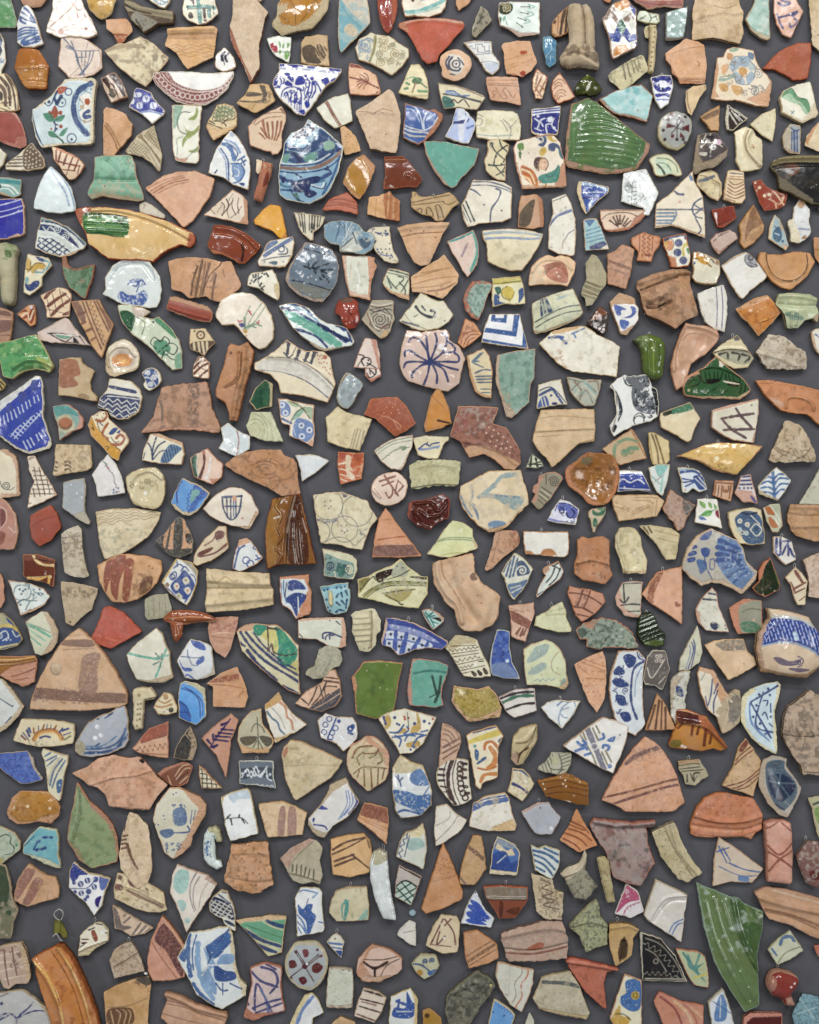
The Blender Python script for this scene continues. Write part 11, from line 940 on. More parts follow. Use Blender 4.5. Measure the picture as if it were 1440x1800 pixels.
build_tile(1080, 1152, '''
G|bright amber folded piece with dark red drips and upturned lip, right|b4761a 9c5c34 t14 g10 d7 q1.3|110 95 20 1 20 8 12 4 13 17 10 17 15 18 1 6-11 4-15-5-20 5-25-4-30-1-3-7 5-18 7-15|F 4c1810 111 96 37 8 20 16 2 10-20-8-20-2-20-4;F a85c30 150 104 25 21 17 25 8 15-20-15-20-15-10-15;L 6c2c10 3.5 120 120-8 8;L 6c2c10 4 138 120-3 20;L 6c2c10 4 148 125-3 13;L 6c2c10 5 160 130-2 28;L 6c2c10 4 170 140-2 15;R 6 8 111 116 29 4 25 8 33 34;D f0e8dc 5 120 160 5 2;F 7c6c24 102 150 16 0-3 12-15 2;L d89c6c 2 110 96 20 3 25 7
W|small grey and tan leaf sherd touching the blue Greek chevron plate|b0a084 a89478 t12 g2|212 59 9 3 2 26-2 30-16 14-15 6-5-13-9-33 19-17|F 8c8478 200 82 12-12 8 5 0 30-12 13-8-13;M 74706c .5 5 200 72 21 0 0 43-19 3;L d0bc98 2 198 75 2 25-10 35
D|crescent plate piece with navy triangles and vine on pale blue, cream broken rim, right|b8ccd4 cfc8a4 t13 g9 q1.25|240 59 10-3 20-7 18-3 6 6-4 23-8 25 4 40-1 33-20-8-25-20-18-30 2-40|X cfc8a4 224 75 16-16 12 1-18 15-5 25 3 25 18 25 32 20 3 4-20-8-26-20-17-31;X cfc8a4 286 50 8 1-4 24-6 25 2 40-1 34-5-14-1-60 6-28;L 243c7c 4 240 82 48-28;L 243c7c 4 240 84 35 61;L 243c7c 3.5 262 65-14 57 30 13;L 5c88b8 4 238 85 4 35 30 30;D 243c7c 5 271 59-16 10 19 1-24 18-6 20 12 12 9 18 10-30;L 243c7c 3 262 80 8 0-2 8;L 243c7c 3 260 105 5-5 5 12;L 243c7c 3 275 85 0 15;L 243c7c 3 272 120 6 5
C|massive grey-brown textured slab at the right edge with a row of lunate impressions|a8927c a08870 t16 m2 n1.6 d4 z3|346 61 9 7 20 7 0 137-43-3-4-14-16-23-12-22-4-15 3-20 7-23 19-14|M 74685c .5 7;L 5c5044 2.5 298 139 22 3 40 0;R 3 4 310 112-1 13 3 13;R 3 4 322 112-1 13 4 13;R 3 4 335 112-1 13 4 13;R 3 4 346 112-1 13 5 13;R 3 4 358 112-2 26;M c0ac94 .6 5;R 3 5 335 202 15 2 15 0
W|slender tan sherd with dark red triple stripes, left of the blue flower almond piece|bc9c74 ac8c64 t9|232 146 13 19 14 21-4 26-11 36-19-7-17-5-20-7 20-31 10-36|F 74382c 231 148 5 7-11 15-6-5;L 74382c 2.5 245 166-20 14-13 12;L 74382c 2.5 242 160-20 15-8 10;L 74382c 2.5 255 200-25 20-35 10;L 74382c 2.5 254 208-29 20-23 7;L 74382c 2.5 252 215-17 15-20 6;M a08460 .6 5
P|almond shaped grey bordered piece with a dark blue flower in its hollow|a49c90 ac9c88 t13 g8 q1.25|262 184 16-7 14 1 12 4-2 13 13 17 13 20-6 20-18 32-14-4-20-20-15-28-1-20|F 4c6070 270 188 28-3 2 15 18 22 2 23-20 25-15-5-15-27-4-26;F 1c2c4c 270 215 30-5 18 20-18 25-20-5;L 4c6478 3 291 225-16-30;L 4c6478 3 291 225 4-35;L 4c6478 3 291 225-23-5;L 4c6478 3 291 225 27 0;L 4c6478 3 291 225 19 27;L 4c6478 3 291 225-9 35;D c8d4d8 4 290 225;L 1c2c4c 3 280 260 18 11;R -4 26 282 200 9 25 9 25;X ac9c88 254 212 8-28 7 1-8 27 4 26 23 32 16 11 0 3-14-4-20-20-16-28
C|small hanging clay chip covered with scratched script like marks|a49c80 988c70 t9 g2|112 186 18-2 19-2 11 18 6 12-11 6-13 11-17-3-4-14-7-10|L 4c4634 2 114 194 26-4 10 1;L 4c4634 2 115 200 35-4;L 4c4634 3.5 128 210 0 12;L 4c4634 3 134 208 5 12 1-12 10-2;L 4c4634 2 145 212-5 10;L 4c4634 2 118 204 37-3;X a88c6c 112 186 37-4 1 6-36 4;Y 132 183
C|large orange half disc with smooth curved ripples, lower right|b87450 b07048 t12 m1 d3|180 242 20 0 12 4 33 6 10 16 6 14 0 24-11 6-8 12-17-4-50 1-25-1-15-4-1-21 11-27 15-18|R 4 10 140 280 35 10 45 2 38-10;R -3 8 138 300 37 5 50 3 35-10;L 9c5434 3 140 285 48 10 50-3;L c88c64 3 138 302 37 7 55 1;L c48c68 1.6 215 270 15-8 10-10;L 8c8074 3 198 244 7 4;M a8603c .58 6;D dcc4a8 2 165 259-20 19 27-10 38 14;X b88460 135 316 40 2 50 0 23-7-6 13-67-2
H|salmon cylindrical handle with brown crossing lines, lower right edge|c4907c b07c68 t14 i8/14 m1|265 296 15-5 20 0 12 5 2 19 2 35-1 50-5 5-40-5-1-50-3-40|L 8c4c3c 3 266 305 12-6 12-8;L 8c4c3c 3 295 295 17 15;L 8c4c3c 4 270 335 20 15 22-18;L 8c4c3c 4 270 345 25 15 20 15;L 8c4c3c 4 312 345-24 15-16 20;D d8b094 5 291 297
P|slim cream and green glazed edge piece at the right border|a8a884 b8a888 t9 g9|341 251 14-3 20-2 0 76-15 0-8-27-4-25|L 3c4c3c 4 350 262 10-4;F 7c9c50 352 270 23-2 0 32-17-5;X b8a888 341 251 8 14 11 57-9-27
''')

build_tile(0, 1440, '''
P|celadon octagon sherd with black cloud outline and gold crescent, cut by the left edge|a4b09c b8a888 t10 g9|-10 10 15 5 20 10 11 17-1 13-20 14-15 12-10 1|L 1c2420 1.8 0 31 10-4 9 5-1 10 7 8-3 10-12 2;D 3c7c5c 5 29 46;F b09c5c 0 68 8 0-3 7-5 3;M 8ca08c .55 6
P|turquoise thick triangular sherd with two navy strokes and a pale foot|64a4b0 c0bc9c t13 g10 d3|68 14 12 2 18 3 4 13 0 30 4 26-24-7-17-9-25-12 1-15 9-13|X bcbc98 40 60 22 4 23 7 21 13 0 4-24-6-17-9;L 1c3c80 4 66 41 12-9 14 0;L 1c3c80 5 64 54 16-4;L 1c3c80 2.5 65 42-6 12;L 2c5070 2 41 49 19-19;M 8cc0c4 .56 5
C|tall mossy green to stone coloured slab at the left edge|6c6c54 9c8c74 t12 m1 n1.5 d3|-10 75 20 7 8 26 3 30 11 22-7 20-7 31-18-1-10 0|F 3c4c34 -10 78 18 4 8 30-1 28-10 15-15 5;M 3c4c34 .5 5 -10 75 30 25 0 50-30 0;F 2c4c30 10 162 9-2 0 8-8 1;M a89c84 .52 6 0 150 30 0-5 50-25 8
W|rounded tan sherd with two broad rose brown fingers, left side|bc9470 a88460 t10|50 78 15 10 17 11 16 2 6 19-1 18-23 7-32 9-23-10 0-14 7-25 10-15|F 94685c 41 92 11-6 10 6-17 30-13 18-6-5 4-20;F 94685c 60 105 10-2 6 7-11 20-13 20-12-2 8-20;M bc9470 .58 3;M 9c7c5c .6 6 75 112 27 0-2 28-25 5
P|triangular sherd of navy coffee bean leaves on white with a violet corner|d8dadc c0ac8c t9 g9 q1.2|129 76 11 9 18 11 14 2 23 7-10 20-5 27-14 18-14-22-20-16-11-12 0-28|F 243c8c 122 92 6-14 12 8 15 11-15 2-4 6-8 5-6-10;F 5068ac 176 100 18 6-12 19-7-7;D 2c4488 11 154 108-12 6;D 2c4488 10 166 119 2-13-25 24 13-3;D 2c4488 7 132 128 18 13 4-5-24-24;L d8dadc 1.6 152 105 3 7;L d8dadc 1.6 140 111 4 7;L d8dadc 1.6 142 126 2 8;L d8dadc 1.6 164 116 3 6;L d8dadc 1.6 166 104-4 6;L 2c4488 2 125 122 15 0 15-2 17-18;F 241c74 175 135 4 1-4 12-1 7-6-5 0-10;L c0ac8c 2 132 132 20 18 14 19
W|half moon cream sherd with maroon checks along its curved band|ccbc98 bca484 t10 g4 d3|206 95 19 3 20 4 20 13 23 15 2 18 3 13-13 4-20-1-22-6-38-18-1-20|F 5c3c38 208 99 7 3-3 6-6-3;F 7c5450 202 115 13 1 0 9-13-1;F 6c4444 225 105 13 5 10 5-3 7-17-6;F 7c5c58 255 120 6 2-1 6;L 8c6c5c 5 225 125 25 13 22 10 13 7;L 8c7c5c 2 218 118 27 10 43 22;M a08c6c .55 5;R 2 5 220 120 30 12 38 18
W|small triangular grey and cream sherd with fan strokes, under the half moon sherd|c4ac94 b09880 t8|198 150 17 10 25 16 30 16-15 10-25 5-15-11-13-4|F 746864 199 155 9 7 7 23 13 3 2 4-15 3-11-4;L c4ac94 1.8 208 168 7-8;L c4ac94 2 215 180 7-8;L 746864 3 218 170 4-4;L 746864 3.5 218 182 11-10;L 746864 4 232 205 16-23;L 746864 4 242 204 16-18;L 746864 3 255 200 10-9
W|striated stone coloured rounded hanging sherd with a crack across it|b09c84 a08c74 t11 m2 g1|218 218 12-2 10 14 10 22 4 16-19 4-34 8-3-12-6-20 10-20|L 6c5c4c 2 201 258 19-10 21-13;V 8c7860 1.4 18 8 208 220 24 0 16 40-43 10;M 8c7c68 .55 3;R 1.5 5 201 258 40-23;Y 224 216
C|tiny white ball pinned right of the striated hanging sherd|e4e4dc d0d0c8 t6 i2/3 g8 m0|~256 269 4 2-1 3-4 0-3-2 1-3
W|orange pink tall triangular sherd with a maroon band along its right side|bc8870 ac785c t11 m1|285 170 15 15 25 37 0 56-25 6-31 0-9-19-1-20 6-33|F 643c3c 285 185 10 5 25 35 2 50-10-7-20-36-20-20;M 9c685c .52 3 285 185 37 40 0 50-50-63;L 9c6450 2 266 215 19 30 25 33;X c09474 285 170 15 15 25 35-3 8-27-40;L 5c4038 1.5 292 190 28 60
P|folded back cream sherd with maroon leaves around a brown panel, hanging|d3cfbc c0b08c t14 g10 q1.2|140 205 15-15 15-8 10 2 10 11 1 20-21 11-15 13-17 1-1-8 3-12|X b8ac8c 191 212 0 6-21 10-15 12-17 0-1-5 13-10 20-7;F 8c4c38 160 198 6-3 6 13-1 6-5 0;F 4c1c24 144 210 11 0 1 2-11 0;F 4c1c24 144 216 10 0-4 3-6 0;L 241c24 3 156 195 10-4;L 241c24 3 170 184 10 2;L 241c24 2.5 185 191 4 4;L 241c24 2.5 186 200 3 1;L 241c24 2.5 140 225 8-5;R 3 5 140 230 20-8 30-10;D e8ecf0 5 179 200;Y 164 182
G|tiny olive green glass scrap hanging from a long wire loop, left side|6c6a20 5c5a1c t3 g9 z8|96 178 9-3 7 11 7 14-1 10-8-2-5-8-7 4-4-6 1-12|L 4c4a14 2 108 176-2 22
+wire_loop:glaze||bcbcb4 a0a09c t1 z9 g9 n0|106 176-6-4-4-6 2-6 8-6 6 4 2 6-2 8-3 4-1-1 3-4 2-7-2-5-5-3-7 5-2 5 4 5 7 3
+wire_prong:glaze||c4c4bc a0a09c t2 z12 g9 n0|95 202 6-6 2 0 7 12 4 2-2 1-3-1-7-12-6 6
W|square sherd at the left edge carved with rows of pale boxes|b49c8c b49c7c t13 g4|-10 226 22-5 26-5 7 14 7 28 1 22-5 10-20 0-13 10-10-2-5-16-10-2|X b49c7c 38 216 8 14 8 28-2 22-4 10-3-28-10-24;L d8c4b0 2.5 0 240 15-4 20-4;L d8c4b0 2.5 0 252 20-2 18-4;L d8c4b0 2.5 2 268 20-6 18-2;L d8c4b0 2.5 8 282 17-4 20-3;L 7c5c54 3 8 230 1 20 3 25 3 17;L 7c5c54 3 22 225 3 25 5 25;V 7c5c54 1.8 18 7 0 225 35-5 10 60-33 12
G|very large glossy orange curved rim with bright yellow streaks, lower left|b87638 a05c30 t18 g10 d5 c4/65 z3 q1.6|100 222 10 2 20 26 10 22 15 33 15 45 8 40-58 0-25 0-10-40-13-40-10-35-3-23-7-2 16-12|R 7 10 60 252 22 26 18 37 10 35 5 40;R 7 10 105 225 25 40 20 50 12 45 8 30;L e0b860 3 60 251 22 21 18 36 10 34 4 48;L e0b860 3 101 224 21 28 18 36 12 34 10 48;L c48034 3 130 318 8 27 4 40;M 9c5418 .58 9;L 7c4414 2 90 232 25 36 20 44 15 63;X b07c5c 50 251 10-1 1 8-7 0
P|large pale grey blue lined slab at the bottom left corner|aeb0b0 b0a084 t12 g8|-10 308 25-4 25-3 22 17 33 24 1 13-8 35-98 0|L 243470 3.5 0 346 15-5 13 9 0 25;L 243470 3 28 350 30-12 20 0;L 243470 3 35 344 15-12 8-10;L 243470 3 0 352 15-7;D 243470 6 3 324;M c0c0bc .56 7;X b0a084 62 317 33 25 2 13-9 20-3-25;L 5c5c58 1.6 0 312 15-6
C|tan sherd with a smoky top right corner and brown looped waves at its foot|bc9464 a88c64 t11|183 303 22-11 25-10 32-6 4 12-4 32-4 70-68 0-4-40|F 5c564c 240 282 22-5 3 13-10 2;M 4c4840 .48 4 232 280 33-5 0 25-15-5;F 6c4c34 191 334 34-3 10 9-3 20-40 0;L bc9c70 2 195 336 3 14 2 10;L bc9c70 2 205 335 7 7-4 18;L bc9c70 2 216 334 6 8-4 18;L bc9c70 2 225 335 5 7-4 18;L 8c7050 1.5 188 330 37-2 33-13
''')

build_tile(270, 1440, '''
P|white bowl wall with faint turquoise washes and grey arcs, tapering downward|d3ccc0 bca08c t10 g8|41 80 21 8 33 11 17 15-12 21-20 30-10 15-12 20-7-20-13-32-10-18 4-28|F a4ccc4 38 98 12-10 12 7-2 25-12 12-13-12;F a8ccc4 42 145 10-3 6 10-8 10;D a8ccc4 10 60 178;L 8c8084 2 75 95-10 20 0 25 7 22;L 8c8084 1.6 82 100-11 20-1 25 5 15;X a88c7c 95 99 17 15-1 4-21-13;L b8a8a0 2 100 105-15 25-5 25
P|pear shaped sherd with dark navy net on white, above the big blue painted bowl part|cfcfc4 b8a484 t10 g8|120 124 10 4 9 20 5 22 0 28-8-3-11-10-5-10-12-5-10-10 0-15 7-10|F 1c2c54 100 138 10-2 25 14 7 20-2 8-15-6-17-2-9-15;H cfcfc4 2 30 6 100 138 35 12 7 25-34-5-9-15;H cfcfc4 2 -50 8 100 138 35 12 7 25-34-5-9-15;L 34446c 2.5 112 130 23 18;L 1c2c54 5 126 179 16 9;L 34446c 2 120 128 8 1
R|square rough terracotta block with a crumbly top and a fractured foot|b88a64 a87c58 t15 n2 d4 m2|136 46 19-1 20-5 25 2 5 33 3 25 3 16-16 6-5 7-15 2-30-6-21-13 0-12 8-28|M 8c6848 .54 5;M cca07c .6 5;D 5c4430 3 186 96-6 19-30-15 38-25;R 3 8 140 60 30-2 30 2;R -3 8 130 105 45 7 33-2
H|C shaped white cup handle with blue sprig painting|c4d0cc b4ac8c t9 g10 i6/7|96 16 12-3 8 6 4 22-10 1-4-12 2 20 1 22 9 3 3 10-9 5-14-6-10-12-2-22 3-22|V 3c6ca0 1.8 8 8 88 32 14 0 0 46-12-6;D 3c6ca0 5 96 40-2 10 1 12;F b0ac80 96 16 12-3 8 6 4 22-9 1-3-17-10-3
C|grey-beige rounded sherd with a ribbed comb row and a pink side, lower middle|a8a088 b89888 t11 g2|274 34 14 5 10 11-6 22 6 26-6 16-12-4-18 4-17-6-15-26-8-12 18-18|F b89884 274 34 6 4-30 24-12 23-16-15 18-18;L 5c5844 2.5 245 80-1 12;L 5c5844 2.5 252 80-1 15;L 5c5844 2.5 260 81-1 17;L 5c5844 2.5 268 84-3 16;L 5c5844 2.5 275 88-3 14;L 5c5844 2.5 282 88-1 17;L 6c6450 2 242 95 23 5 25 8;R 2 5 242 95 23 5 25 8;R 3 6 278 38-33 32-5 22
P|upright sherd with a bright blue acanthus leaf and feather strokes|d4d8d8 b8ac90 t10 g9|258 120 17 0 17 2 5 8-1 20 5 42-3 6-46 8-1-31-3-35|F 345fa0 254 150 8 8 8-8 10 0-2 12 8 8-6 18-5 12-5 0-2-20-13-15;L 4c78b4 3.5 252 168 10 12 8 20;L 4c78b4 3 252 180 10 10 6 10;L 4c78b4 3 252 130 13-5 23 5;L 7c9cc4 4 288 130-8 8;L 2c4c84 2 272 140-3 10;L 4c78b4 3 290 180 10 2;L 4c78b4 3 254 190 6 10
P|green and navy striped triangular sherd with a tan top edge|5f9c7c c4a880 t9 g9|144 178 21-4 25-2 15-4 29 2-5 30-3 35-26 7-15-20-25-27|X c4a880 143 177 22-4 40-5 29 2-2 6-32 2-40 3-8 3;F c8c8a0 162 190 28 18 35 12 1 14-26 8-20-27;L 243c70 7 158 194 30 18 37 12;L 243c70 6 180 218 20 11 15 5;L 243c70 6 200 179 15 6 16 4;L c8c8a0 2.5 192 179 18 10 21 6;L c8c8a0 3.5 172 210 26 12 24 8;L 4c8464 2 160 185 35 13 31 10
P|tiny kite chip with blue stripes and a pierced hole, hanging by a wire|d0ccbc b8b098 t7 g9|322 200 8 5 6 10-4 15-2 15-15-15-11-14 8-10|L 3c68a8 4 308 218 24 2;L 3c68a8 3 311 225 21 3;F 244c90 318 232 14 0-2 13;D 2c2420 3 319 210;Y 322 200
P|deep plate part with bold blue brushwork, joined from pieces, at the bottom left of centre|ccd4d4 c4b898 t13 g10 d3 z4 q1.35|62 200 26-2 22-7 21-2 7 11 4 25 3 33 7 24 12 10-2 18-17 10-25 15-20-10-25-17-13-26-12-20-10-17 12-20|X c4b898 131 189 8 13 7 56 18 32-2 21-6-1-6-22-10-26-5-37;L 34609c 8 62 205-2 33 5 37;L 34609c 7 70 290 15 20 20 15;L 7ca4cc 10 78 220 0 35 10 33 17 27;L 34609c 3 75 205-7 27 2 33;F 7cA0c8 88 225 7 30-10 17 10 23 15 13 0-20-10-23 10-10;F 34609c 100 218 25-18 11 8-18 30-18 7-8-20;F 2c5090 108 255 17 10 17 3 3 12-20 5-17-5;F 7ca0c8 120 238 20 0 0 14-28 3;L 2c5090 4 108 222 24-27;L 2c5090 4 112 240 23-25;L 24406c 2 92 225 8 15-5 15;L 2c5090 2.5 122 288 0 20;L 2c5090 3 110 288 10 12 10 0;L 2c5090 3 135 288 20 10;F 34609c 42 242 10-14 6 10-4 14;H 1c3c7c 1.6 20 5 110 260 18 2-3 18-15-2;L e4e4dc 2 95 256 45 0;L e4e4dc 1.6 85 275 11-17
W|lilac cream sherd with sweeping indigo letter strokes, with a brick foot|c0aCa8 a8705c t10 g8|170 261 28-9 12 4 16 5-2 27 2 24 6 26-12 3-20 4-25 9-15-4-2-5 7-20 7-37|X a8705c 158 345 7-13 10 9 45-2 12-4-1 5-31 6-25 8-15-4;L 343c74 4.5 172 268 18 17 28 10;L 343c74 4.5 190 260 22 8 6 20-13 18;L 343c74 4 178 335 1-35 6-8 23 46;L 5c6c98 4.5 189 300 9 18 4 20;L 343c74 4 175 332 25-10 30-7;L 343c74 3.5 180 340 50-18;L 343c74 3.5 198 255 17 9;D 343c74 6 166 325
T|round grey-blue tile disc with four dark red hearts and a cream edge, bottom row|9cA4a8 b4a88c t12 g9 d4 q1.2|~250 219 20-3 20 3 14 19 2 22-8 22-18 18-22-2-20-18-8-25 8-23|L b8b090 4 250 220-15 25 1 25 16 22 26 6;L b8b090 4 250 220 38 2 14 23-1 25-21 28;F 5c1c24 238 250 10-2 4 10-12 4;F 5c1c24 279 258 9-6 10 8-8 10-10-2;F 5c1c24 255 280 10-4 5 9-8 6;F 6c2c34 262 230 10 0 0 10-7 2;D 5c1c24 10 266 258;D 5c1c24 5 288 230-46 49 8-45 45 7;L 4c2430 2 248 232 18 26 16 27;L 4c2430 2 290 238-25 20-25 20;L 4c2430 2 251 231 19 27;L 4c2430 2 292 241-24 18;D e4ecf0 4 270 254
K|plain pale grey-green rectangular tile chip standing upright, bottom row|bcc0b0 a89884 t12 g6|308 261 22 0 20 4 2 35-3 32-24 1-22-2 1-31|X a88c78 303 325 22 3 25-3-1 8-24 1-22-2;D 6c3c38 4 314 264 20 1 10 1;D 6c6454 1.6 320 298 15-3;M ccd0c0 .55 5;M a8a894 .62 4
P|bent white rim with a blue band along its yellowed edge, at the bottom|ced2d4 c4b88c t10 g8|278 305 10 10 7 15 4 11-19 9-2 40-43 0 5-30 12-28 13-22|X c4b88c 265 310 13-4-13 19-13 25-7 20-10 20 5-30 12-28;L 5c80b8 6 281 311-19 24-10 25
R|brown pink straight ridged rim at the bottom beside the smoky tan sherd|b48c70 a47c60 t12 m1|21 304 24 6 30 15 35 11 18 3 4 9-7 12-15 30-72-15-26-25 6-18 6-14-6-8|R 5 10 22 308 28 10 30 14 50 12;R -3 5 22 322 33 8 30 15 35 10;L 8c6850 2 22 325 33 7 30 14;L 8c6850 1.5 15 342 47 13 38 7
''')

build_tile(540, 1440, '''
H|long curved white porcelain handle hanging in the lower middle|c8d0d0 c0bca8 t13 g10 i6/12|116 59 11-5 14 7 2 35 6 44 8 33-1 5-22-2-13-29-10-40-1-26|F b4b094 116 59 11-5 14 7 0 12-23 8;D eef2f4 5 127 114;Y 134 53
P|pastel turquoise and pink sherd with a navy chain border on its left|c4c8bc b8a484 t11 g8|172 24 19-6 12-11 5 15 3 29-7 38-20-10-28-13 6-26|X cfc49c 191 18 12-11 4 15-9 11-25-4;F a0c0b8 176 37 22-4 8 15-26 7;Q 2c4478 2.5 2.5 12 175 29-8 19-5 22;L 2c4478 2 180 29-9 37;L 2c4478 2 167 29-9 33
P|small sherd with a dark green net in a rounded frame, beside the long white handle|b0a8a0 a89080 t9 g9|162 81 40 20-9 24-10 27-29-16 2-29|F b8ccc0 156 118 17-10 18 10 2 11-11 22-26-15;L 142824 3 156 118 17-10 20 11;L 30282c 3.5 163 83 38 21;L 1c4438 2.5 156 129 28-17;L 1c4438 2.5 158 140 34-19;L 1c4438 2.5 169 145 22-15;L 1c4438 2.5 165 110 22 26;L 1c4438 2.5 158 121 24 26
C|tall plain orange kite triangle with fine combing near its tip|b88458 ac784c t11 m1|239 43 18 38 17 48-2 12-30 15-33 11-8-9 16-51|M a06c44 .52 3 228 66 25 7 4 30-29-7;L a8744c 1.6 228 77 25 11;L a8744c 1.6 220 110 43-11
W|slender tan bottle shaped sherd with a brown speckled stripe|b89468 a88058 t9|292 29 15 1 5 29 3 29-21 29-27-3 3-26 11-37|L 6c5044 7 281 46 29 24;M b89468 .5 2.5;L 7c6460 4 267 99 12 16
P|cream sherd with two turquoise drips, left of the long white handle|c4bc9c b09c7c t10 g8|50 127 23-8 32 0 4 32-1 27-27 2-30 0-13-15 4-22|L 3c9490 6 68 143 2 11-4 22;L 5ca49c 3 73 143-11 8 0 22;F 84b4a4 88 180 17-22 0 18;M b0a888 .6 5;Y 76 118
K|tiny plain white chip with a crack, under a small blue disc|c8c4bc c0bcb0 t7 g8|179 178 12 4 1 41-12-3-22-16 5-11|L 8c8880 1.5 169 200 22-5
G|tiny round pale blue disc pinned above the cracked white chip|8ca4b0 8ca4b0 t4 g8|~186 159 4 3 1 5-4 4-5-1-3-4 2-5|
P|trapezoid cream sherd scratched with maroon wedge shapes|c4b494 b4a07c t13 g8|235 168 28 3 6 13-4 49-26 4-31-15 5-16 11-22|L 6c3c3c 3 239 176-11 22-11 22;L 6c3c3c 3 242 176 15 22 4 22;L 6c3c3c 3 253 176-11 11;L 6c3c3c 2 220 220 33 4;L 6c3c3c 3 233 198-5 22 14-14;L dccfb4 2 235 184 15 29;D e8e4dc 4 241 209
P|triangle of bright blue petals on white ending in a pointed top|c8d0d8 b0a89c t8 g10|296 124 16 34 18 17-7 17-53-9 7-25|F 1c4cb0 285 141 16 6 11 15 11 14-22-14;F 1c4cb0 281 152 13 0 26 24-19-5;F 1c4cb0 279 165 11-3 26 18-26-4;F 1c4cb0 279 176 15-1 22 11-29-3;D 1c2c54 6 296 127
W|tan octagonal sherd with a slanting brown lattice band|b88860 a87850 t9|274 200 24-5 22 14 15 13 2 24-21 9-31 7-7-20|L 6c4c34 2 277 242 50-29;L 6c4c34 2 285 257 49-29;L 7c5c40 5 283 250 48-30;M b88860 .5 2.5
P|pinkish oval sherd with a black three rayed star, bottom centre|c4a898 b08468 t12 g8|114 220 33 10 20 14 0 19-9 9-33 15-28-2-11-15 4-24|X b08468 86 270 24-50 22 4-22 7-11 26 19 26-21 2;X b4947c 97 277 43-3 18-1-33 14-28-2;L 2c1818 5 100 252 19 10 22-11;L 2c1818 5 119 262 0 14;L 2c1818 1.8 101 247 31 0 26-6;L 2c1818 1.6 129 276 11-19 22-12
P|small rounded sherd with grey-blue scrolls and a mustard dot|b4b494 a89c7c t9 g9|200 237 26 2 7 18-11 17-16 9-13-11-10-17|S 34507c 2.5 5 1.5 208 250 12-2;L 34507c 3.5 186 255 16 2 18 15;D b88420 11 198 270;F 34609c 211 270 17-7-8 13
P|hexagonal white sherd with slanted maroon brush stripes, bottom row|c8bcac b09c80 t10 g8|99 297 26 6 15 11-8 24-14 20-35-11 5-24|L 3c1c1c 4 101 301 31 9;L 4c2824 3 94 316 40 9;L 4c2824 3 92 329 38 11;L 6c4840 3 88 343 33 12;L 8c7060 3 96 321 25 6
P|five sided sherd of bright blue brushwork with a cream break, bottom row|ccd0cc c4b080 t10 g9|147 312 35-15 13 19-2 48-50 0|F 24509c 175 303 9 17 7 7-7 22-33-2 3-16 19 0;L 24509c 5 158 320 18 7;L 24509c 4 162 318-2 13;L c8d0d8 2 158 338 26 0;X c4b080 182 297 13 19-2 48-5-2 1-42
G|little ochre shard with a dark spot at the bottom edge|a0782c a8845c t7 g9|203 336 12-4 20 17 4 18-35 0|D 3c2010 9 211 345
C|tan rounded tip rising at the bottom edge left of the maroon striped hexagon|b89870 a8885c t9|44 358 15-11 25 9 4 15-48 0|
S|mossy black and grey slanted stone like sherd, bottom row|5c5c50 74705c t14 m0 g5 n2|301 267 22 14 8 13-26 37-22 36-33 0-8-29 4-29 26-22|M 848474 .5 5;M 2c302c .53 5;D c4b474 5 323 292;R 3 8 257 305 37-18 22 7
''')

